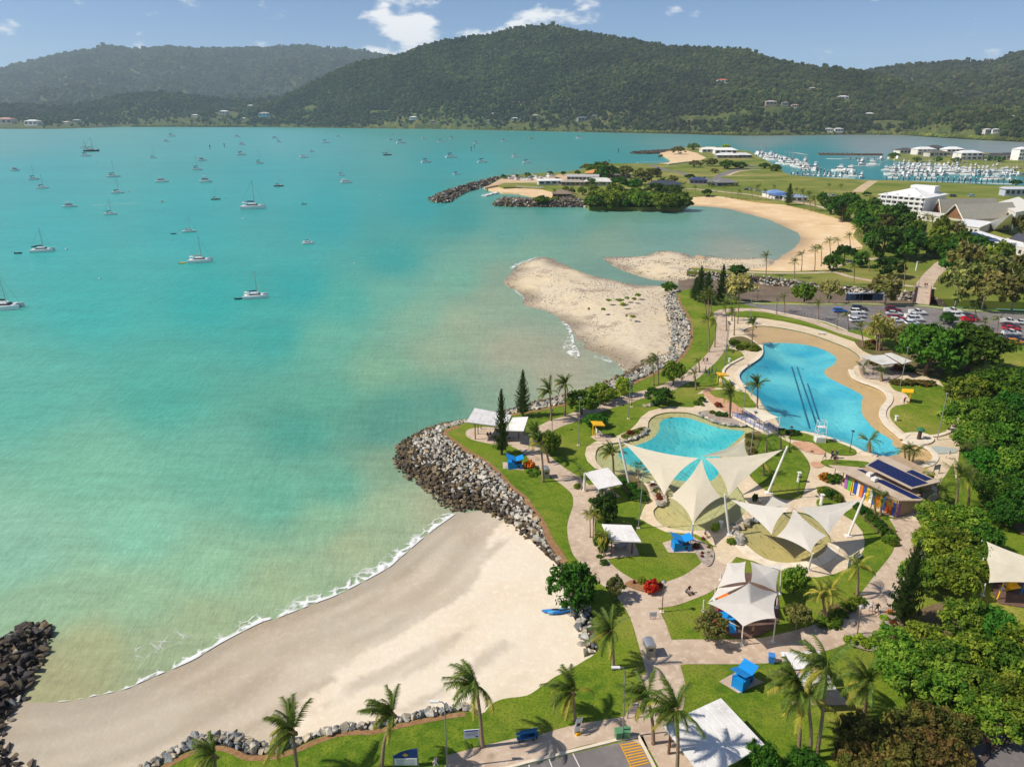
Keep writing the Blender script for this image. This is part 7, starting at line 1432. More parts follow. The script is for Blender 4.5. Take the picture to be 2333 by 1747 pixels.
# ---- cars
GLASSM = mat('car_glass',rgb(34,38,44),.12,.05,spec=.7);TYRE = mat('tyre_rubber',rgb(30,30,30),.9,.1);RIMM = mat('alloy_rim',rgb(170,170,172),.35,.1,metal=.6);HEADL = mat('headlight_glass',rgb(226,226,220),.2,.05);TAILL = mat('taillight_red',rgb(150,24,20),.3,.05)
def loft(mb,secs):
    n = len(secs[0]);o = len(mb.v);mb.v += [tuple(p) for s in secs for p in s];F = []
    for i in range(len(secs)-1):
        for j in range(n):F.append((o+i*n+j,o+(i+1)*n+j,o+(i+1)*n+(j+1) % n,o+i*n+(j+1) % n))
    F += [tuple(o+j for j in range(n)),tuple(o+(len(secs)-1)*n+j for j in range(n-1,-1,-1))];mb.f += F;mb.c += [mb.cur]*len(F)
def car_parts(kind):
    L = {'hatch':4.3,'suv':4.6,'sedan':4.7,'ute':5.2,'van':4.9}[kind];W = 1.82;B = MB();C = MB();h0 = .34
    def ring(x,w,z0,z1):return [(x,-w*.9,z0),(x,w*.9,z0),(x,w,(z0+z1)*.5),(x,w*.93,z1),(x,-w*.93,z1),(x,-w,(z0+z1)*.5)]
    hood = {'hatch':.92,'suv':1.05,'sedan':.9,'ute':1.1,'van':1.15}[kind];w = W/2
    loft(B,[ring(-L/2,w*.84,h0+.12,hood*.86),ring(-L/2+.18,w*.95,h0,hood*.97),ring(-L*.2,w,h0-.02,hood+.02),ring(L*.12,w,h0-.02,hood+.03),ring(L/2-.5,w*.97,h0,hood*.92),ring(L/2-.1,w*.88,h0+.08,hood*.78),ring(L/2,w*.8,h0+.18,hood*.6)])
    top = {'hatch':1.48,'suv':1.75,'sedan':1.45,'ute':1.78,'van':2.0}[kind]
    xr,xf = {'hatch':(-L/2+.12,.85),'suv':(-L/2+.1,.95),'sedan':(-L/2+.75,.95),'ute':(-.75,1.05),'van':(-L/2+.06,1.6)}[kind]
    def cab(x,z,k):return [(x,-w*k,hood*.98),(x,w*k,hood*.98),(x,w*k*.86,z),(x,-w*k*.86,z)]
    G = MB();G.add([(xr,-w*.9,hood),(xf,-w*.9,hood),(xf,w*.9,hood),(xr,w*.9,hood),(xr+.35,-w*.76,top-.06),(xf-.75,-w*.76,top-.06),(xf-.75,w*.76,top-.06),(xr+.35,w*.76,top-.06)],[(3,2,1,0),(4,5,6,7),(0,1,5,4),(1,2,6,5),(2,3,7,6),(3,0,4,7)])
    Rf = MB();Rf.add([(xr+.3,-w*.78,top-.06),(xf-.7,-w*.78,top-.06),(xf-.7,w*.78,top-.06),(xr+.3,w*.78,top-.06),(xr+.42,-w*.7,top),(xf-.85,-w*.7,top),(xf-.85,w*.7,top),(xr+.42,w*.7,top)],[(3,2,1,0),(4,5,6,7),(0,1,5,4),(1,2,6,5),(2,3,7,6),(3,0,4,7)])
    for s in (-1,1):                                        # roof pillars
        for x in ((xr+xf)/2-.1,) if kind != 'van' else ((xr+xf)/2-.5,.6):Rf.box((x,s*w*.83,(hood+top)/2),(.12,.08,top-hood-.02))
        if kind == 'van':Rf.box((xr+1.1,s*w*.84,(hood+top)/2),(1.9,.06,top-hood-.04))
    if kind == 'ute':
        B.box((-L/2+.85,0,hood+.02),(1.5,W*.9,.06));
        for s in (-1,1):B.box((-L/2+.85,s*W*.44,hood+.18),(1.6,.08,.34))
        B.box((-L/2+.06,0,hood+.18),(.08,W*.86,.34))
    wh = MB();wh.tube([(0,-.11,0),(0,.11,0)],.33,12);ri = MB();ri.tube([(0,-.12,0),(0,.12,0)],.2,8);hl = MB();hl.box((0,0,0),(.08,.36,.14));
    mk = lambda mbx,nm:(lambda me:(me.from_pydata(mbx.v,[],mbx.f),me.update(),me)[2])(bpy.data.meshes.new(nm))
    return dict(L=L,W=W,hood=hood,body=mk(B,'body'),glass=mk(G,'windows'),roof=mk(Rf,'roof'),wheel=mk(wh,'tyre'),rim=mk(ri,'rim'),light=mk(hl,'headlight'))
CARP = {k:car_parts(k) for k in ('hatch','suv','sedan','ute','van')}
def paint(c):
    m = mat('car_paint_'+c[1:],hexc(c),.3,.03,spec=.5);m.node_tree.nodes['Principled BSDF'].inputs['Coat Weight'].default_value = .5;return m
def car(kind,c,p,rz,label,group=None,detail=True):
    P = CARP[kind];root = empty('parked_car',p,rz);tag(root,label,'car' if kind not in ('van','ute') else kind,group)
    def put(n,me,m,loc=(0,0,0),par=root):
        o = bpy.data.objects.new(n,me);COL.objects.link(o);o.parent = par;o.location = loc
        if len(me.materials) == 0:me.materials.append(m)
        o.material_slots[0].link = 'OBJECT';o.material_slots[0].material = m;return o
    put('body',P['body'],paint(c));put('windows',P['glass'],GLASSM);put('roof',P['roof'],paint(c))
    for sx in (-1,1):
        for sy in (-1,1):
            t = put('wheel',P['wheel'],TYRE,(sx*P['L']*.3,sy*P['W']*.44,.33))
            if detail:put('rim',P['rim'],RIMM,(0,0,0),t)
    if detail:
        for s in (-1,1):put('headlight',P['light'],HEADL,(P['L']/2-.1,s*P['W']*.34,P['hood']*.68));put('taillight',P['light'],TAILL,(-P['L']/2+.04,s*P['W']*.38,P['hood']*.75))
CARS = [('hatch','#2a6ec0',945,336,.1,'bright blue hatchback near the creek edge of the car park'),('suv','#3a3a44',1078,322,-.15,'dark grey wagon second from the creek edge'),('suv','#e8e6e2',1068,348,-.2,'white wagon behind the dark grey one'),('van','#eceae6',1062,375,.0,'white high van beside the verge palm'),('hatch','#e4e4e2',1062,403,.1,'white hatchback in front of the white van'),('suv','#7c1c2c',1308,330,-.15,'maroon wagon at the head of the middle row'),('sedan','#c8c8c8',1318,357,-.15,'silver sedan in the middle row'),('sedan','#9c1c2c',1332,385,-.15,'dark red sedan in the middle row'),('hatch','#e6e6e4',1335,405,-.15,'white car partly hidden in the middle row'),('ute','#ecebe8',1478,352,-.1,'white ute at the head of the next row'),('ute','#eeece8',1450,380,.0,'white twin-cab ute side on in the next row'),('suv','#e4e2e0',1468,398,-.1,'white wagon with roof load in the next row'),('hatch','#ececec',1442,422,.1,'white hatchback by the fig tree'),('hatch','#e8e8e8',1458,468,.1,'white car glimpsed beside the huge fig tree'),('ute','#e8e6e4',1722,342,-.3,'white ute in the far row'),('suv','#e6e6e6',1748,372,-.3,'white wagon in the far row'),('sedan','#4a4a50',1828,372,-.1,'dark sedan behind the red ute'),('ute','#d01828',1842,400,.0,'bright red ute in the middle of the car park'),
        ('ute','#e4e2de',2108,415,-.3,'white ute at the top of the right-hand row'),('sedan','#5a3c44',2118,440,-.3,'dark maroon sedan in the right-hand row'),('sedan','#c8202c',2122,462,-.2,'red sedan in the right-hand row'),('ute','#f0eeea',2120,495,.0,'white ute with a canopy in the right-hand row'),('sedan','#3c4450',2140,525,-.1,'dark sedan in the right-hand row'),('hatch','#d88a1c',2150,555,-.1,'orange hatchback at the bottom of the right-hand row'),('sedan','#d8d8d8',2210,420,-.3,'silver sedan at the far right of the car park')]
for kind,c,x,y,rz,lb in CARS:car(kind,c,g('F',x,y)+Vector((0,0,.03)),rz,lb)
FARC = [('S',835,848),('S',860,842),('S',885,846),('S',825,555),('S',855,552),('S',880,553),('S',920,552),('S',320,705),('S',345,712),('S',270,715),('D',540,432),('D',570,436),('D',1030,470),('D',1060,473),('D',600,440),('T',100,940),('C',1900,530),('C',2060,445),('C',2100,440),('C',1990,440)]
for k,(r,x,y) in enumerate(FARC):car(rnd.choice(('suv','sedan','ute')),rnd.choice(('#e8e6e4','#dcdcdc','#3a3c44','#b8bcc0','#ececea')),g(r,x,y)+Vector((0,0,.05)),rnd.uniform(-.4,.4),'small far-off car parked near the promenade and boat club','far-off parked cars',detail=False)
# car park fence
FN = empty('car_park_fence',g('F',560,352));tag(FN,'thin dark fence between the car park and the verge','fence');fl = smooth_line(gl("F 600,345 700,365 850,398 950,432 1010,455"),n=6)
for k,p in enumerate(fl):q = p-FN.location;mb = MB();mb.tube([(q.x,q.y,0),(q.x,q.y,1.2)],.035,4);mb.build('fence_post',DARKM,FN)
for h in (.4,.8,1.18):mb = MB();mb.tube([(p-FN.location)+Vector((0,0,h)) for p in fl],.022,4);mb.build('rail',DARKM,FN)
# bus shelters and creek footbridge
BUSB = mat('shelter_blue',rgb(96,112,150),.5,.1)
for x,lb in ((1222,'left blue-framed bus shelter by the creek'),(1285,'right blue-framed bus shelter by the creek')):
    root = empty('bus_shelter',g('D',x,1108));tag(root,lb,'bus shelter');mb = MB();mb.plate([Vector((-4.6,-1.2,3.0)),Vector((4.6,-1.2,3.0)),Vector((4.6,1.4,2.7)),Vector((-4.6,1.4,2.7))],.15);mb.build('roof',mat('shelter_roof',rgb(176,182,196),.5,.08),root);mb = MB();mb.box((0,1.2,1.3),(8.8,.1,2.4));mb.build('back_panel',BUSB,root);mb = MB();mb.box((0,.7,.5),(7.5,.5,.08));mb.build('seat',TABLEM,root)
    for sx in (-4.4,0,4.4):mb = MB();mb.box((sx,-.9,1.45),(.14,.14,2.9));mb.build('post',BUSB,root)
CB = empty('creek_bridge',g('D',1595,1075));tag(CB,'brown sided footbridge crossing the muddy creek','bridge');a,b = g('D',1602,1028)-CB.location,g('D',1588,1124)-CB.location
strip('deck',[a,a.lerp(b,.5),b],4.6,z=.25,material=CONC,parent=CB,th=.4,kind=None);d = (b-a).normalized();q = Vector((-d.y,d.x,0));RUST = mat('rust_panel',rgb(120,66,52),.8,.15)
for s in (-2.4,2.4):
    P = [a+q*s,b+q*s];mb = MB();m_ = (P[0]+P[1])/2;mb.box((m_.x,m_.y,.75),((P[1]-P[0]).length,.15,1.3),math.atan2(d.y,d.x));mb.build('side_panel',RUST,CB)
for t in (.1,.5,.9):p = a.lerp(b,t);mb = MB();mb.box((p.x,p.y,-1.3),(1.0,4.2,2.5),math.atan2(d.y,d.x));mb.build('pier',RUST,CB)
# ---- breaking waves and foam
def foam_mat():
    m = bpy.data.materials.new('sea_foam');m.use_nodes = True;nt = m.node_tree;N = nt.nodes;L = nt.links;b = N['Principled BSDF'];b.inputs['Base Color'].default_value = (.82,.82,.80,1);b.inputs['Roughness'].default_value = .9
    tc = N.new('ShaderNodeTexCoord');an = N.new('ShaderNodeAttribute');an.attribute_name = 'cov';no = N.new('ShaderNodeTexVoronoi');no.feature = 'DISTANCE_TO_EDGE';no.inputs['Scale'].default_value = .9
    wn = N.new('ShaderNodeTexNoise');wn.inputs['Scale'].default_value = 1.5;wn.inputs['Detail'].default_value = 5;L.new(tc.outputs['Object'],wn.inputs['Vector']);mxv = N.new('ShaderNodeMix');mxv.data_type = 'RGBA';mxv.inputs[0].default_value = .35;L.new(tc.outputs['Object'],mxv.inputs[6]);L.new(wn.outputs['Color'],mxv.inputs[7]);L.new(mxv.outputs[2],no.inputs['Vector'])
    n2 = N.new('ShaderNodeTexNoise');n2.inputs['Scale'].default_value = .55;n2.inputs['Detail'].default_value = 6;L.new(tc.outputs['Object'],n2.inputs['Vector'])
    a1 = N.new('ShaderNodeMath');a1.operation = 'MULTIPLY_ADD';a1.inputs[1].default_value = -2.2;a1.inputs[2].default_value = .15;L.new(no.outputs['Distance'],a1.inputs[0])
    a2 = N.new('ShaderNodeMath');a2.operation = 'ADD';L.new(a1.outputs[0],a2.inputs[0]);L.new(n2.outputs['Fac'],a2.inputs[1]);a3 = N.new('ShaderNodeMath');a3.operation = 'ADD';L.new(a2.outputs[0],a3.inputs[0]);L.new(an.outputs['Fac'],a3.inputs[1])
    mr = N.new('ShaderNodeMapRange');mr.inputs[1].default_value = .84;mr.inputs[2].default_value = 1.25;L.new(a3.outputs[0],mr.inputs[0]);tr = N.new('ShaderNodeBsdfTransparent');ms = N.new('ShaderNodeMixShader');L.new(mr.outputs[0],ms.inputs[0]);L.new(tr.outputs[0],ms.inputs[1]);L.new(b.outputs[0],ms.inputs[2]);L.new(ms.outputs[0],N['Material Output'].inputs[0]);return m
FOAM = foam_mat()
def foam(line,w0,w1,off=0.0,cov=(0.15,.85),z=.09,name='wave_foam',label='white foam line of a small breaking wave',seed=0,ragged=.5):
    P = smooth_line(clean_line([Vector(p) for p in line]),n=6);n = len(P);V,F,A = [],[],[];m = 7;r = np.random.RandomState(seed);wob = noise2(np.array([(i*1.0,0) for i in range(n)]),5,seed)
    for i,p in enumerate(P):
        d = (P[min(i+1,n-1)]-P[max(i-1,0)]);d = Vector((d.x,d.y,0)).normalized();q = Vector((-d.y,d.x,0));w = (w0+(w1-w0)*i/(n-1))*(1-ragged/2+ragged*wob[i]);end = min(1,min(i,n-1-i)/4)
        for j in range(m):t = j/(m-1);V.append(tuple(p+q*(off+w*t)+Vector((0,0,z+.10*math.sin(min(t*3,1)*math.pi)*(.5 if w0 > 1 else .2)))));A.append((cov[1]+(cov[0]-cov[1])*t**.7)*end-(1-end)*.3-(.25 if t == 1 else 0))
    for i in range(n-1):
        for j in range(m-1):F.append((i*m+j,(i+1)*m+j,(i+1)*m+j+1,i*m+j+1))
    me = bpy.data.meshes.new(name);me.from_pydata(V,[],F);me.update();a = me.attributes.new('cov','FLOAT','POINT');a.data.foreach_set('value',np.array(A,np.float32));o = link(name,me,FOAM);o['kind'] = 'stuff';o['label'] = label
foam(gl("L 400,925 600,908 800,868 1050,812 1200,750",0.02),.25,.6,label='thin foam edge at the quiet end of the beach',seed=1)
foam(gl("L 1060,812 1200,748 1350,684 1500,622 1650,552 1800,458 2000,348 2212,245 M 400,192",0.02),1.1,2.6,label='foam line breaking along the middle of the beach',seed=2,cov=(.2,.9))
foam(gl("M 380,200 500,152 700,74 880,2 G 0,1645 100,1565 250,1435 400,1315 500,1245 560,1200",0.02),2.9,2.0,label='wide foam line breaking beside the boulder seawall',seed=3,cov=(.22,.95))
def foam_patch(pts,label,cov=.28,seed=0):
    o = sheet('wave_foam',smooth_line(gl(pts,0.03),closed=True,n=4),FOAM,z=.04,step=.9,attrs={'cov':lambda V:cov*np.clip(dist_line(V,smooth_line(gl(pts,.03),closed=True,n=4),True)/.8,-1,1)-.12+(noise2(V,3.5,seed)-.5)*.5},kind='stuff');o['label'] = label
foam_patch("L 1010,530 1100,450 1270,380 1400,310 1640,270 1790,340 1720,430 1500,520 1420,620 1250,630 1150,590",'lacy foam drifting off the middle of the beach',.5,4)
foam_patch("L 880,650 960,620 1100,670 1190,720 1060,760 930,740",'lacy foam near the quiet end of the beach',.5,5)
foam(gl("E 745,72 660,105 570,140 500,190",0.05)[::-1],3.2,1.6,label='foam curling round the outer tip of the sandbar',seed=6,cov=(.3,.9));foam(gl("E 405,265 385,305",.05),1.6,1.0,label='small breaker off the sandbar',seed=7,cov=(.3,.95))
foam(gl("E 530,300 580,345 615,370 600,420",.05)[::-1],2.2,2.6,label='foam washing over the sandbar shoulder',seed=8,cov=(.0,.8));foam(gl("E 860,535 930,570 965,640 975,700 1010,770 1015,830",.05)[::-1],3.0,1.6,label='breaker rolling in beside the sandbar',seed=9,cov=(.1,.9))
foam_patch("E 870,690 960,680 1010,760 1010,825 950,800 890,760",'churned foam behind the breaker by the sandbar',.7,10);foam_patch("E 1090,800 1220,770 1290,800 1280,850 1180,830",'foam swirl at the inner end of the sandbar',.5,11);foam(gl("E 1290,830 1320,880 1345,915",.05)[::-1],1.2,.8,label='little foam edge at the dark toe of the seawall',seed=12,cov=(.1,.85))
foam(gl("E 640,440 740,470 830,500 880,540 940,590 1010,640 1090,740",.12)[::-1],.8,.6,off=-.5,label='thin wash line along the sandbar edge',seed=14,cov=(-.1,.6));foam(gl("E 1440,25 1475,5",.05),1.2,.8,label='small breaker in the lagoon bay',seed=15,cov=(.2,.9));foam(gl("D 510,800 560,788 605,782",.05),1.2,.6,label='thin wave line in the curved bay',seed=16,cov=(.1,.8))
# ================================================================== BOATS
GELW = mat('white_gelcoat',rgb(234,232,228),.35,.04,spec=.5);DECKM = mat('boat_deck',rgb(206,202,194),.6,.08);WINB = mat('boat_window',rgb(36,40,48),.2,.1);SPAR = mat('mast_alloy',rgb(196,196,194),.4,.08,metal=.4)
def bm_(n):return {'white':GELW,'navy':mat('navy_hull',rgb(44,46,58),.4,.08),'brown':mat('brown_hull',rgb(104,72,50),.5,.1),'teal':mat('teal_hull',rgb(24,92,104),.4,.08),'ochre':mat('ochre_hull',rgb(200,164,78),.5,.08),'black':mat('black_rubber',rgb(40,42,46),.7,.1),'yellow':YELP,'blue':mat('sail_cover_blue',rgb(36,58,110),.8,.1),'sand':mat('sand_cover',rgb(170,160,146),.8,.1),'dark':mat('sail_cover_black',rgb(34,34,38),.8,.1)}[n]
def hull(mb,L,W,H,y=0.0,fine=1.0,z0=-.08):
    secs = []
    for i in range(9):
        t = i/8;x = -L/2+L*t;w = W/2*(1-max(0,(t-.45)/.55)**2.0*fine)*(.82+.18*min(1,t*4));w = max(w,.012*L);h = H*(1+.3*t*t);secs.append([(x,y-w*.55,z0*L),(x,y+w*.55,z0*L),(x,y+w,h*.6),(x,y+w,h),(x,y-w,h),(x,y-w,h*.6)])
    loft(mb,secs)
def boat_proto(kind,hm='white',cover='blue'):
    root = empty('moored_'+{'mono':'yacht','ketch':'ketch','cat':'catamaran','motor':'motor_cruiser','mcat':'motor_catamaran','dinghy':'dinghy'}[kind]);W = {'mono':.29,'ketch':.24,'cat':.5,'motor':.32,'mcat':.42,'dinghy':.4}[kind]
    def part(n,m,fn,par=root):mb = MB();fn(mb);return mb.build(n,m,par)
    if kind in ('cat','mcat'):
        for s in (-1,1):part('hull',bm_(hm),lambda mb:hull(mb,1,.13,.12,s*W*.37))
        part('bridge_deck',GELW,lambda mb:mb.box((-.06,0,.11),(.72,W*.74,.05)))
        c = part('cabin',GELW,lambda mb:mb.box((-.04 if kind == 'cat' else -.08,0,.17),(.42 if kind == 'cat' else .6,W*.6,.1 if kind == 'cat' else .16),taper=.78));part('window',WINB,lambda mb:mb.box((-.02,0,.17),(.425 if kind == 'cat' else .55,W*.61,.035),taper=.95),c)
        if kind == 'mcat':part('flybridge',GELW,lambda mb:mb.box((-.14,0,.29),(.34,W*.5,.09),taper=.85))
        else:part('bimini',bm_('white' if cover != 'dark' else 'dark'),lambda mb:mb.box((-.32,0,.25),(.2,W*.5,.02)))
    else:
        part('hull',bm_(hm),lambda mb:hull(mb,1,W,.10 if kind != 'dinghy' else .14))
        if kind == 'dinghy':part('outboard',DARKM,lambda mb:mb.box((-.5,0,.14),(.08,.1,.22)));part('thwart',DECKM,lambda mb:mb.box((0,0,.12),(.1,W*.8,.04)))
        else:
            part('deck',DECKM,lambda mb:mb.box((-.04,0,.112),(.72,W*.72,.02)))
            c = part('cabin',GELW,lambda mb:mb.box((.0 if kind != 'motor' else -.06,0,.155 if kind != 'motor' else .19),(.36 if kind != 'motor' else .5,W*.55,.07 if kind != 'motor' else .15),taper=.8));part('window',WINB,lambda mb:mb.box((0 if kind != 'motor' else -.06,0,.155 if kind != 'motor' else .2),(.34 if kind != 'motor' else .49,W*.56,.025 if kind != 'motor' else .05),taper=.94),c)
            if kind == 'motor':part('flybridge',GELW,lambda mb:mb.box((-.12,0,.3),(.26,W*.45,.05)));part('hardtop',GELW,lambda mb:mb.box((-.12,0,.38),(.24,W*.5,.015)))
            else:part('dodger',bm_(cover),lambda mb:mb.box((-.22,0,.19),(.12,W*.5,.06),taper=.8))
    if kind in ('mono','cat','ketch'):
        for x,h in ((.08,1.22 if kind == 'mono' else 1.15),) if kind != 'ketch' else ((.1,.95),(-.3,.7)):
            part('mast',SPAR,lambda mb:mb.tube([(x,0,.1),(x-.02,0,h)],[.014,.010],5));part('boom',bm_(cover),lambda mb:mb.tube([(x-.02,0,.29),(x-.2,0,.30),(x-.4,0,.28)],[.028,.03,.012],6))
            part('rigging',CABLE,lambda mb:[mb.tube([(x-.02,0,h*.98),q],.0028,3) for q in ((.48,0,.14),(-.48,0,.13),(x,W*.42,.12),(x,-W*.42,.12))])
            part('spreader',SPAR,lambda mb:mb.tube([(x,-.07,h*.55),(x,.07,h*.55)],.004,3))
    reg(root);root.location = (0,0,-500);return root
_bp = {}
def boat(kind,r,x,y,ln,label,group=None,hm='white',cover='blue',head=.28,z=0.0,jit=True,zs=1.0):
    k = (kind,hm,cover)
    if k not in _bp:root = _bp[k] = boat_proto(*k)
    else:root = copy_tree(_bp[k])
    p = g(r,x,y,z);L = ln*pxw(r,p)/max(.75,abs(math.cos(head)))*(.8 if kind in ('cat','mcat') else .95);root.location = p;root.scale = (L,L,L*zs);root.rotation_euler = (0,0,head+(rnd.uniform(-.12,.12) if jit else 0));tag(root,label,{'mono':'yacht','ketch':'yacht','cat':'catamaran','motor':'motor boat','mcat':'motor boat','dinghy':'dinghy'}[kind],group);return root
B_ = [('cat','A',335,1150,195,'white catamaran with a black sail cover on the left','white','dark'),('cat','A',1575,1232,215,'white catamaran with a yellow dinghy astern','white','sand'),('cat','B',285,1512,225,'nearest catamaran, cluttered with gear at the stern','white','blue'),('cat','B',265,812,225,'large white catamaran in mid bay','white','blue'),('cat','B',698,1088,110,'small white catamaran nearest the pale water','white','blue'),('cat','A',40,1600,300,'catamaran cut by the left edge of the picture','white','dark'),('mono','A',1490,996,105,'white yacht moored beyond the catamaran with the yellow dinghy','white','sand'),
 ('dinghy','A',145,1166,56,'dark dinghy left of the black-covered catamaran','black','blue'),('dinghy','A',1365,1012,38,'black dinghy left of a white yacht','black','blue'),('dinghy','A',1410,1013,28,'small white dinghy beside the black dinghy','white','blue'),('dinghy','A',1435,1243,52,'yellow dinghy astern of the catamaran','yellow','blue'),('dinghy','B',152,1524,60,'dark dinghy astern of the nearest catamaran','navy','blue'),
 ('ketch','A',720,364,115,'dark-hulled two-masted ketch far out on the left','navy','sand'),('ketch','B',1320,394,68,'dark-hulled two-masted ketch in the far middle of the bay','navy','blue'),('mono','B',465,638,76,'brown wooden-hulled yacht in mid bay','brown','dark'),('mono','B',665,780,44,'small teal yacht in mid bay','teal','blue'),('mcat','B',995,612,112,'white power catamaran with black windows','white','blue'),('mono','C',960,60,46,'ochre-hulled yacht far out near the main hill','ochre','sand'),('motor','A',550,800,106,'white motor cruiser left of the speedboat wake','white','blue'),('motor','A',1276,762,42,'small speedboat drawing a white wake','white','blue'),('mono','A',870,860,100,'yacht just below the speedboat wake','white','blue'),('mono','A',928,692,95,'yacht with a dark boom cover just above the wake','white','dark'),('motor','A',1275,604,100,'white motor cruiser with a tall aerial right of the yachts','white','blue'),('cat','B',663,416,86,'white catamaran beside a small launch in the far middle','white','blue'),('mono','A',1695,742,70,'dark-hulled small yacht near mid bay','brown','blue'),('mono','A',893,564,100,'white yacht with a furled dark mainsail, left middle','white','dark'),('mono','A',335,654,95,'white yacht with a leaning mast near the left edge','white','blue')]
for k,r,x,y,ln,lb,hm,cv in B_:boat(k,r,x,y,ln,lb,None,hm,cv)
for k,r,x,y,ln in (('mono','A',675,402,66),('motor','A',122,514,56),('mono','A',266,586,70),('motor','A',1620,606,86),('mono','A',1550,510,70),('motor','A',1590,437,60),('mono','A',1205,416,46),('mono','A',1350,247,50),('motor','A',1308,290,42),('mono','A',1898,394,66),('mono','B',315,459,60),('motor','B',140,252,44),('motor','B',180,314,48),('motor','B',435,261,40),('mono','B',467,290,36),('motor','B',728,368,38),('mono','B',835,298,56),('motor','B',933,250,32),('mono','B',960,555,52),('mono','B',1428,300,66),('motor','B',1345,277,34),('motor','B',1372,245,28),('motor','B',1603,264,32),('mono','B',1745,293,52),('mono','B',1830,264,42),('mono','B',1625,451,70),('mono','B',1822,412,80),('mono','B',1865,546,52),('mono','C',500,100,42),('mono','C',735,85,48),('motor','C',907,62,18),('cat','C',1365,62,60),('cat','C',828,217,66),('mono','C',550,261,76),('mono','C',925,266,70)):
    boat(k,r,x,y,ln*1.12,{'mono':'small white yacht among the scattered far moorings','motor':'small white launch among the scattered far moorings','cat':'white catamaran among the far moorings near the boat club'}[k],'far moorings',zs=1.3)
foam(gl("A 1240,764 1000,776 800,785 620,788",.05)[::-1],2.2,.4,label='white wake trailing behind the speedboat',seed=31,cov=(.5,.9));foam(gl("S 1240,372 1400,376 1500,392 1620,412",.05),5,9,label='white boat wake at the marina entrance',seed=32,cov=(.5,.9))
for k,(r,x,y,c,z) in enumerate((('A',523,1134,'white',.5),('A',785,1365,'white',.4),('A',1913,892,'white',.5),('A',757,450,'white',.8),('A',743,402,'white',.8),('A',1010,684,'ochre',.5),('A',1775,731,'ochre',.5),('B',1262,708,'white',.4),('B',1065,1243,'white',.35))):
    o = empty('mooring_buoy',g(r,x,y,0));tag(o,'small %s mooring buoy floating in the bay' % ('white' if c == 'white' else 'orange'),'buoy','mooring buoys '+c);mb = MB();mb.add(*ball((0,0,z*.5),z));mb.build('float',bm_(c),o,smooth=True);mb = MB();mb.tube([(0,0,z),(0,0,z*1.9)],z*.15,5);mb.build('ring_post',DARKM,o)
for r,x,y,ty in (('A',1652,348,318),('A',1765,332,306),('B',1980,362,330),('B',2003,340,316),('C',1690,180,150)):
    b = g(r,x,y,0);h = topz(b,r,ty);o = empty('channel_marker',b);tag(o,'dark channel marker pile standing in the far bay','channel marker','channel markers');mb = MB();mb.tube([(0,0,-1),(0,0,h)],.5,6);mb.build('pile_shaft',DARKM,o);mb = MB();mb.box((0,0,h),(1.8,1.8,1.6));mb.build('top_mark',DARKM,o)
# ---- marina
MG = 'boats berthed in the marina'
def berth(r,x,y,ln,row='left arm',rz=None):boat(rnd.choice(('motor','motor','motor','mono','mcat','cat')),r,x+rnd.uniform(-8,8),y+rnd.uniform(-4,4),ln*rnd.uniform(.8,1.15),'white boat berthed in the %s of the marina' % row,MG+', '+row,'white',rnd.choice(('blue','sand','dark')),head=rnd.choice((.7,-.6,2.5,.9,-2.3)) if rz is None else rz,zs=1.35)
for row,(y,x0,x1,st,ln) in zip(['front row']*5+['second row','third row','fourth row','fifth row','back row'],((700,540,800,110,112),(706,890,1090,95,88),(712,1230,1240,60,60),(718,1400,1560,72,86),(722,1720,2080,90,100),(662,520,2200,66,118),(612,480,2200,62,104),(578,560,2200,64,92),(548,650,2200,64,82),(518,700,2000,76,74))):
    x = x0
    while x <= x1:
        if y > 486+(x-600)*.07:berth('T',x,y,ln,row)
        x += st*.85
for x,y,ln in ((410,470,110),(510,455,100),(615,475,110),(160,535,150),(310,540,130),(165,698,110),(40,640,100)):berth('T',x,y,ln,'middle basin')
for i in range(46):t = i/45;berth('S',960+t*640,405+t*175+rnd.uniform(-26,34),104,'outer left arm' if t < .5 else 'inner left arm')
for x in range(1420,2220,66):berth('S',x,662+(x-1420)*.028,86,'green field edge')
for x,y in ((1500,560),(1600,590),(1700,600),(1990,620),(2060,640),(2120,610),(1560,540),(1480,510)):berth('S',x,y,150,'big-boat berths')
boat('mono','S',1010,392,120,'tall-masted white yacht at the marina entrance',None,head=2.6);boat('mono','S',1200,400,70,'white yacht with twin tall masts beside the entrance',None);boat('mono','S',1385,455,66,'tall-masted yacht in the left marina arm',None);boat('mono','S',1545,520,80,'tall-masted yacht in front of the left marina arm',None);boat('mono','T',150,478,90,'tall-masted yacht behind the marina fingers',None);boat('mono','T',1245,600,60,'tall-masted yacht in the middle of the marina',None)
PILEM = mat('pile_black',rgb(40,42,46),.7,.1);pp = empty('mooring_pile');mb = MB();mb.tube([(0,0,-2),(0,0,4.6)],.38,6);mb.build('pile_shaft',PILEM,pp);mb = MB();mb.tube([(0,0,4.6),(0,0,5.5)],[.48,.05],6);mb.build('cap',PLASTW,pp);reg(pp);first = True
for r,x,y,row in [('T',480+i*70,730+i*2.0,'front row') for i in range(24)]+[('T',520+i*95,660,'second row') for i in range(18)]+[('S',1180+i*45,430+i*15,'left arm') for i in range(16)]+[('S',1740+i*60,402,'jetty') for i in range(8)]+[('S',1400+i*70,668,'field edge') for i in range(12)]+[('T',20+i*75,470,'middle basin') for i in range(6)]:
    o = pp if first else copy_tree(pp);first = False;o.location = g(r,x,y,0);tag(o,'black white-capped mooring pile by the marina '+row,'mooring pile','marina piles, '+row)
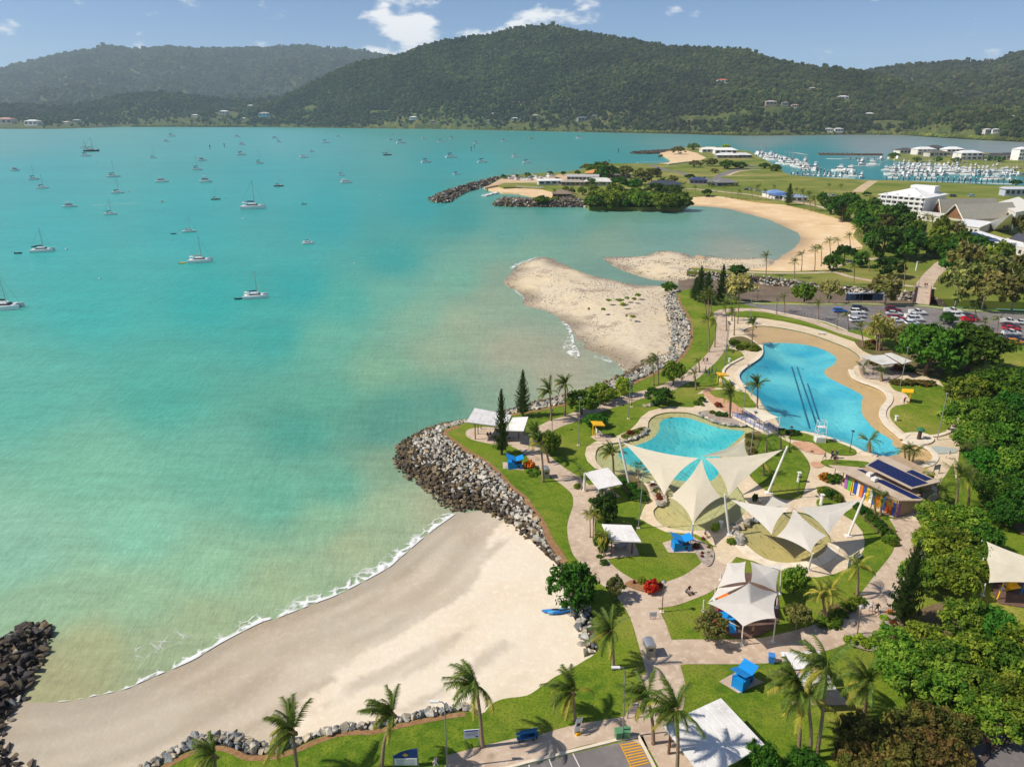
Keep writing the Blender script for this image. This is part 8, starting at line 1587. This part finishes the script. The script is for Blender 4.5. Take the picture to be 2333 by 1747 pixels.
for k,(s,w,lb) in enumerate((("T 470,742 900,742 1400,752 2100,778",3,'front pontoon of the marina berths'),("T 440,630 1000,640 1600,650 2200,665",3,'second pontoon of the marina berths'),("T 0,545 320,548",3,'short pontoon by the catamarans'),("S 960,360 1300,470 1700,610",3,'left-arm pontoon of the marina'),("S 1840,455 2030,460 2200,455",3,'inner finger pontoon of the marina'),("S 1380,690 2200,705",3,'pontoon along the green field edge'))):
    o = strip('pontoon',gl(s,0),w,z=.6+.01*k,material=PLASTW,th=.6,kind=None);tag(o,lb,'pontoon')
o = strip('breakwater_jetty',gl("S 1740,405 2212,410 T 420,410",0),6,z=2.6,material=TIMBER,th=2.7,kind=None);tag(o,'long dark timber breakwater jetty behind the marina','jetty')
o = strip('floating_jetty',gl("C 560,545 640,525 700,510 715,475",0),4.5,z=.8,material=PLASTW,th=.7,kind=None);tag(o,'pale floating jetty in the boat club harbour','jetty')
o = strip('swim_boom',gl("D 130,262 0,263 C 1850,262",0),2.0,z=.5,material=PLASTW,th=.5,kind=None);tag(o,'white floating boom off the far sandy beach','boom')
for x in range(770,1160,26):boat(rnd.choice(('mono','motor','mono')),'C',x,388+rnd.uniform(-14,20),58,'boat on the hardstand in the club yard','hardstand boats',head=rnd.uniform(-1,1),z=LZ+.6)
for x in range(840,1060,18):boat('dinghy','C',x,463+(x-840)*.04,22,'small dinghy drawn up on the club beach','beach dinghies',head=1.2,z=LZ+.2)
for x,y in ((570,540),(600,535),(640,530),(680,518)):boat('motor','C',x,y,42,'runabout tied to the club jetty','jetty runabouts',z=0)
# ================================================================== BUILDINGS
def wmat(c):return mat('wall_'+c[1:],hexc(c),.8,.08,1.0)
def rmat(c):return mat('roof_'+c[1:],hexc(c),.6,.08,.6)
WING = mat('window_glass',rgb(58,66,74),.15,.1,spec=.6)
def house(p,w,d,h,rz,roof,wall,label,group=None,hip=.35,rise=None,levels=1,name='house',ov=.8,nw=4,cat='house'):
    root = empty(name,p,rz);tag(root,label,cat,group);mb = MB();mb.box((0,0,h/2-1.5),(w,d,h+3));mb.build('wall',wmat(wall),root);rise = rise if rise is not None else min(w,d)*.2;a,b = w/2+ov,d/2+ov;r = MB()
    if w < d:r_ = max(0,b-a*(1 if hip else 0));R = [(0,-r_,h+rise),(0,r_,h+rise)];F = [(0,1,4),(1,2,5,4),(2,3,5),(3,0,4,5),(3,2,1,0)]
    else:r_ = max(0,a-b*(1 if hip else 0));R = [(-r_,0,h+rise),(r_,0,h+rise)];F = [(0,1,5,4),(1,2,5),(2,3,4,5),(3,0,4),(3,2,1,0)]
    r.add([(-a,-b,h),(a,-b,h),(a,b,h),(-a,b,h)]+R,F);r.build('roof',rmat(roof),root)
    for lv in range(levels):
        z = (lv+.55)*h/levels
        for k in range(nw):mb = MB();mb.box((-w/2+w*(k+.5)/nw,-d/2-.03,z),(w/nw*.62,.12,h/levels*.5));mb.build('window',WING,root)
        if lv:mb = MB();mb.box((0,-d/2-.7,lv*h/levels),(w*.95,1.4,.18));mb.build('balcony',wmat('#e6e4e0'),root)
    return root
for x,y,w,d,h,rc,wc,lv,lb in ((700,385,26,16,5,'#585450','#d8d4cc',1,'low grey-roofed house at the left end of the marina spit'),(935,400,30,16,8,'#e8e6e4','#e0dcd6',2,'white two-level hipped house on the marina spit'),(1090,425,28,14,6,'#6c6862','#c8c2b8',1,'grey-roofed house below the white two-level house'),(1075,350,24,14,6,'#54504e','#b8b2a8',1,'dark-roofed house behind the white two-level house'),(1290,410,28,16,9,'#f0eeec','#dcd8d2',2,'white flat-roofed house with wide balcony'),(1490,465,32,16,9,'#e4e4e2','#e4e0da',2,'white hipped house with deep verandas'),(1825,468,26,14,6,'#4c4a4a','#c8c4bc',1,'dark-roofed house right of the hipped one'),(1985,462,26,14,6,'#464446','#c0bab0',1,'second dark-roofed house near the white towers'),(2150,470,16,14,14,'#e8e8e6','#eceae6',3,'white tower-like apartments at the right edge')):
    house(g('T',x,y),w,d,h,.15,rc,wc,lb,levels=lv)
for r,x,y,w,d,h,rc,wc,lb in (('S',370,372,30,16,5,'#e8e6e2','#dcd8d0','white low villa on the sandy point'),('S',560,392,34,16,6,'#ecebe8','#e2dfd8','white villa beside the yellow-green trees on the point'),('S',580,442,30,16,4,'#dcdcd8','#8c867e','grey pavilion with pale hip roof below the villa'),('S',770,440,26,14,4,'#d2d2ce','#7c766e','second grey pavilion with pale hip roof'),('S',1260,960,13,8,3,'#4c6ca0','#cfcac0','blue-roofed kiosk on the promenade'),('S',1440,985,15,8,3,'#8a9cb4','#cfcac0','grey-blue roofed shelter on the promenade'),('S',1180,930,14,10,3,'#7898c8','#e0dcd4','small pale blue stall roof on the promenade'),('S',560,790,18,14,3,'#7c7a7a','#5a5a66','grey sail-like roofs at the promenade market'),('S',220,760,15,12,3,'#3c4468','#8c8880','dark blue awning roof at the promenade market'),('C',1220,545,14,12,2.5,'#8c7868','#6a5c50','thatched-looking hut by the harbour beach'),('C',1530,450,26,14,3.5,'#d4d0c8','#b0aaa0','pale low roof beside the boat club'),('C',1120,445,22,7,3.5,'#e4e4e4','#c8c8c8','white boat shed on the club lawn'),('C',1700,390,20,12,3,'#6a625c','#8c847c','brown roof among the headland trees'),('C',2080,470,26,14,3,'#3e4450','#7c7872','dark blue-grey roof right of the headland trees'),('C',1510,385,22,14,4.5,'#d89858','#c8a880','orange-roofed house beside the boat club')):
    house(g(r,x,y),w,d,h,rnd.uniform(-.2,.2),rc,wc,lb)
# boat club
YC = house(g('C',1390,440),27,18,6.8,-.1,'#b4b2ae','#a8a298','two-storey boat club with a pale skillion roof and glass front',levels=2,hip=0,rise=1.5,nw=8,name='boat_club',cat='building');house(g('C',1310,452),20,9,3.2,-.1,'#a89e90','#948a7c','low flat-roofed terrace in front of the boat club',nw=5)
# hotel
HT = empty('hotel',g('Q',740,560));tag(HT,'white four-storey hotel with balconies beside the gabled hall','hotel');hb = HT.location;q0,q1 = g('Q',492,535)-hb,g('Q',1020,585)-hb;hu = (q1-q0).normalized();hv = Vector((-hu.y,hu.x,0));HL = (q1-q0).length;HW = wmat('#eae8e4');hz = topz(g('Q',740,560),'Q',345)-LZ;hd = 34
mb = MB();mb.prism([tuple(p)[:2] for p in (q0,q1,q1+hv*hd,q0+hv*hd)],0,hz);mb.build('wall',HW,HT);mb = MB();e = 1.2;c4 = [q0-hu*e-hv*e,q1+hu*e-hv*e,q1+hu*e+hv*(hd+e),q0-hu*e+hv*(hd+e)];mb.add([(p.x,p.y,hz+.01) for p in c4]+[tuple(q0+hu*14+hv*hd*.5+Vector((0,0,hz+4.2))),tuple(q1-hu*14+hv*hd*.5+Vector((0,0,hz+4.2)))],[(0,1,5,4),(1,2,5),(2,3,4,5),(3,0,4),(3,2,1,0)]);hr = mb.build('roof',rmat('#eeecea'),HT)
mb = MB();p = q0+hu*HL*.62+hv*hd*.75;mb.box((p.x,p.y,hz+3),(14,8,4),math.atan2(hu.y,hu.x));mb.build('roof_housing',HW,hr)
ng = 4
for lv in range(4):
    for k in range(9):
        p = q0+hu*HL*(k+.5)/9-hv*.05;z = hz*(lv+.5)/4;mb = MB();mb.box((p.x,p.y,z),(HL/9*.62,.2,hz/4*.56),math.atan2(hu.y,hu.x));mb.build('window',WING,HT)
    p = q0+hu*HL*.5-hv*.9;mb = MB();mb.box((p.x,p.y,hz*lv/4+.1),(HL*.98,1.8,.22),math.atan2(hu.y,hu.x));mb.build('balcony',HW,HT);p = q0+hu*HL*.5-hv*1.8;mb = MB();mb.box((p.x,p.y,hz*lv/4+.75),(HL*.98,.08,.9),math.atan2(hu.y,hu.x));mb.build('balustrade',HW,HT)
for k in range(ng):
    for o_ in (0,.5):p = q0+hu*HL*(k+.25+o_)/ng-hv*.95;mb = MB();mb.box((p.x,p.y,hz*.48),(.5,1.7,hz*.96),math.atan2(hu.y,hu.x));mb.build('fin_wall',HW,HT)
    p = q0+hu*HL*(k+.5)/ng-hv*1.0;mb = MB();mb.add([tuple(p-hu*2.6+Vector((0,0,hz-.4))),tuple(p+hu*2.6+Vector((0,0,hz-.4))),tuple(p+Vector((0,0,hz+1.4))),tuple(p-hu*2.6+hv*3+Vector((0,0,hz-.4))),tuple(p+hu*2.6+hv*3+Vector((0,0,hz-.4))),tuple(p+hv*3+Vector((0,0,hz+1.4)))],[(0,1,2),(0,2,5,3),(2,1,4,5)]);mb.build('dormer_gable',rmat('#eeecea'),hr)
# gabled hall
def gable(ax,ay,lx,ly,rx,ry,ex,ey,h,lb):
    ap = gz('Q',ax,ay,h);b = gz('Q',(lx+rx)/2,(ly+ry)/2,.5);half = (gz('Q',rx,ry,.5)-gz('Q',lx,ly,.5)).length/2*1.15;dr = gz('Q',ex,ey,h)-ap;dr.z = 0;n = Vector((-dr.y,dr.x,0)).normalized();root = empty('gabled_hall',(ap.x,ap.y,LZ));tag(root,lb,'building');A = Vector((0,0,h));l = n*half;Lq = -n*half;mb = MB();ee = Vector((0,0,1.2))
    mb.add([A,l+ee,Lq+ee,A+dr,l+dr+ee,Lq+dr+ee],[(0,1,4,3),(2,0,3,5)]);mb.build('roof',rmat('#a8a292'),root);u_ = dr.normalized()*1.2;mb = MB();mb.add([A*.94+u_,l*.9+ee+u_,Lq*.9+ee+u_],[(0,1,2)]);mb.build('gable_glass',mat('gable_timber',rgb(134,96,66),.6,.25,.5),root)
    for s in (l,Lq):mb = MB();mb.tube([A,s+ee],.35,4);mb.build('barge_board',wmat('#e6dcc8'),root)
    mb = MB();f = [l*.95+u_,Lq*.95+u_,Lq*.95+dr,l*.95+dr];mb.prism([(p.x,p.y) for p in f],0,1.15);mb.build('wall',wmat('#c8c0b0'),root)
gable(1045,385,998,492,1092,505,1330,372,8.5,'smallest and farthest of the three grey gabled halls');gable(1220,378,1145,515,1276,532,1890,362,10,'middle grey gabled hall with the tall timber front');gable(1415,440,1368,560,1466,592,2080,410,9,'nearest grey gabled hall with the long clerestory')
def block(pts,h,m,label,name='shop_building',extra=None):
    P = [gz('Q',x,y,h) for x,y in pts];c = sum(P,Vector())/len(P);root = empty(name,(c.x,c.y,LZ));tag(root,label,'building');P = [p-root.location for p in P]
    if sum(P[i].x*P[(i+1) % len(P)].y-P[(i+1) % len(P)].x*P[i].y for i in range(len(P))) < 0:P = P[::-1]
    mb = MB();mb.prism([(p.x*.97,p.y*.97) for p in P],0,h-.4);mb.build('wall',wmat('#d8d2c8'),root);mb = MB();mb.plate(P,.35);mb.build('roof',m,root)
    for k in range(5):a = P[0].lerp(P[1],(k+.5)/5)*.972;mb = MB();mb.box((a.x,a.y,h*.45),(2.2,.3,h*.4));mb.build('window',WING,root)
    return root
RW = rmat('#e6e4e2');SB = block([(1545,770),(1980,905),(2130,880),(1700,745)],5,RW,'white flat-roofed shop with rooftop solar panels');block([(1900,860),(2230,940),(2330,900),(2020,830)],4,RW,'white flat roof right of the solar-panelled shop');block([(1440,670),(1700,705),(1860,640),(1500,605)],4,RW,'white canopy roof beside the street trees');block([(1890,420),(2120,530),(2400,480),(2150,350)],6,rmat('#e2dcd0'),'cream roofed building behind the gabled halls');block([(2040,830),(2212,870),(2330,820),(2150,770)],5,rmat('#54525a'),'dark grey roof beside the white pyramid');block([(980,545),(1250,580),(1300,545),(1040,515)],3.5,rmat('#d8d2c6'),'pale awning below the gabled halls')
for s in range(4):a = gz('Q',1600+s*75,778+s*24,5.1)-SB.location;mb = MB();mb.box((a.x,a.y,5.25),(6,9,.1),-.3);mb.build('solar_panel',SOLAR,SB)
PY = empty('pyramid_roof',g('Q',1990,745));tag(PY,'white steep pyramid roof with two slot windows','building');A,Bq,Cq,Dq = gz('Q',2068,548,13)-PY.location,g('Q',1850,742)-PY.location,g('Q',2068,748)-PY.location,g('Q',2130,640)-PY.location;mb = MB();mb.add([A,Bq,Cq,Dq,Bq+Vector((4,18,0))],[(0,1,2),(0,2,3),(0,3,4),(0,4,1)]);mb.build('roof',RW,PY)
for t in (.45,.68):c = A.lerp(Bq.lerp(Cq,t),.68)+Vector((0,-.25,.1));mb = MB();mb.box(c,(.9,.3,3.2));mb.build('slot_window',WING,PY)
for r,x,y,ty,lb in (('T',1320,935,905,'dark bus parked behind the hotel'),('T',1550,930,908,'pale blue bus parked behind the gabled hall')):car('van','#3a3a3c' if 'dark' in lb else '#a8c4d0',g(r,x,y),.0,lb)
house(g('T',2060,915),16,7,5,0,'#c8ccd4','#b8bcc8','pale blue shed on the field behind the halls',hip=0)
# houses on the hillsides
for r,x,y,wpx,rc,wc,lb in (('P',268,255,80,'#d86a48','#e8e0d8','red-roofed white house high on the main hill'),('P',848,300,42,'#d8d0c4','#c8a888','pale house on a mown terrace of the main hill'),('P',578,395,84,'#b8b0a4','#a89078','large tan house with terrace on the right slope'),('P',672,397,50,'#9a9894','#8a8478','grey-roofed house right of the tan house'),('P',735,412,50,'#c8a088','#c8b8a0','pinkish-roofed house right of the grey one'),('P',1042,362,80,'#d4d4d0','#c0beb8','white two-part house on the saddle slope'),('P',1100,412,30,'#a8c0d0','#b0b8bc','small pale blue house below the saddle'),('P',1215,466,60,'#e8e6e2','#d8d4cc','white house above the muddy bay'),('P',955,566,50,'#d8d8d4','#c8c4bc','left white shed on the muddy shore'),('P',1015,566,60,'#dcdcd8','#ccc8c0','right white shed on the muddy shore'),('P',1970,574,50,'#e0e0dc','#d0ccc4','white sheds in the mangroves, left'),('P',2025,574,44,'#e8e8e4','#d8d4cc','white sheds in the mangroves, right'),('P',2135,487,34,'#d8d8d4','#c8c4bc','pale house on the far right slope'),('P',2205,490,34,'#dcdcd8','#c8c8c4','pale house at the right edge of the slope'),('P',2105,430,34,'#a8b8c8','#b0b4b8','blue-grey house high on the far right slope'),
 ('O',1165,82,44,'#e0dcd4','#e4e0d8','white house on the summit of the main hill'),('O',270,714,56,'#e6e4e0','#d4d0c8','white house low on the main hill left'),('O',400,738,34,'#b09080','#a08878','brown house above the bare shore cut'),('O',805,690,38,'#dcdad4','#c8c4bc','long white roof in the lower forest'),('O',775,736,24,'#e0ded8','#ccc8c0','small white house near the shore'),('O',952,722,50,'#e4e0d8','#d0c8bc','white house near the centre shore'),('O',1092,702,46,'#e0d4c0','#d0c4b0','cream house above the centre shore'),('O',1405,724,80,'#6c747c','#8c8880','long slate-roofed house above the shore'),('O',1490,706,48,'#7c7c80','#888480','grey house behind the slate-roofed one'),
 ('N',985,590,36,'#e8e4dc','#d8d4c8','white house on the low ridge shore'),('N',1132,575,50,'#e8e8e8','#d8d4cc','white long house on the low ridge'),('N',1235,606,34,'#e8e8e4','#d8d4cc','white pyramid-roofed house near the shore'),('N',1335,588,62,'#b8ac98','#9cc0cc','tan-roofed house with pale blue walls'),('N',1265,542,36,'#e8e8e4','#d4d0c8','white roof high on the low ridge'),('N',35,625,90,'#c89080','#d0b8a4','terracotta-roofed resort at the left edge'),('N',170,632,80,'#e0dcd4','#d0ccc4','white shore houses right of the resort'),('N',336,626,34,'#e4e0d8','#ccc8c0','small white house by the far sand'),('N',390,618,44,'#b8bcb8','#b0aca4','grey house by the far mangroves'),('N',2088,602,36,'#e8e6e0','#d4d0c8','white cottage in the forest left of centre')):
    p = hill_hit(r,x,y)
    if p is None:continue
    dep = p.y*cp-(p.z-CAM_H)*sp;w = wpx*ZR[r][2]*dep/FPX*.85;house(p+Vector((0,0,-.5)),w,w*.6,max(9,w*.3),rnd.uniform(-.2,.2),rc,wc,lb,rise=w*.1,nw=3,name='hillside_house')
# ------------------------------------------------------------------ haze
def haze():
    x0,x1,y0,y1,z0,z1 = -11000,11000,-1500,13500,-3.0,1120.0
    mb = MB();mb.box(((x0+x1)/2,(y0+y1)/2,(z0+z1)/2),(x1-x0,y1-y0,z1-z0));m = bpy.data.materials.new('haze');m.use_nodes = True;N = m.node_tree.nodes;L = m.node_tree.links
    N.remove(N['Principled BSDF']);pv = N.new('ShaderNodeVolumePrincipled');pv.inputs['Density'].default_value = HAZE;pv.inputs['Color'].default_value = (0.76,0.87,1.0,1);pv.inputs['Anisotropy'].default_value = 0.12
    L.new(pv.outputs[0],N['Material Output'].inputs['Volume']);o = mb.build('haze',m);o['kind'] = 'stuff';o['label'] = 'thin sea haze over the whole bay'
HAZE = 0.00005
haze()

# ------------------------------------------------------------------ labels of look-alikes: told apart by their place along the group
def ordinals():
    words = 'first second third fourth fifth sixth seventh eighth ninth tenth eleventh twelfth thirteenth fourteenth fifteenth sixteenth seventeenth eighteenth nineteenth twentieth'.split();G = {}
    for o in scene.objects:
        if o.parent is None and 'group' in o and 'label' in o and o.get('kind') is None:G.setdefault((o['group'],o['label']),[]).append(o)
    for (gp,lb),os_ in G.items():
        if 2 <= len(os_) <= 40 and len(lb.split()) <= 12:
            u,v = proj(np.array([tuple(o.location) for o in os_]))
            for k,i in enumerate(np.argsort(u)):os_[i]['label'] = lb+', '+('leftmost' if k == 0 else 'rightmost' if k == len(os_)-1 else (words[k] if k < 20 else '%d%s' % (k+1,{1:'st',2:'nd',3:'rd'}.get((k+1) % 10,'th')))+' from the left')
ordinals()
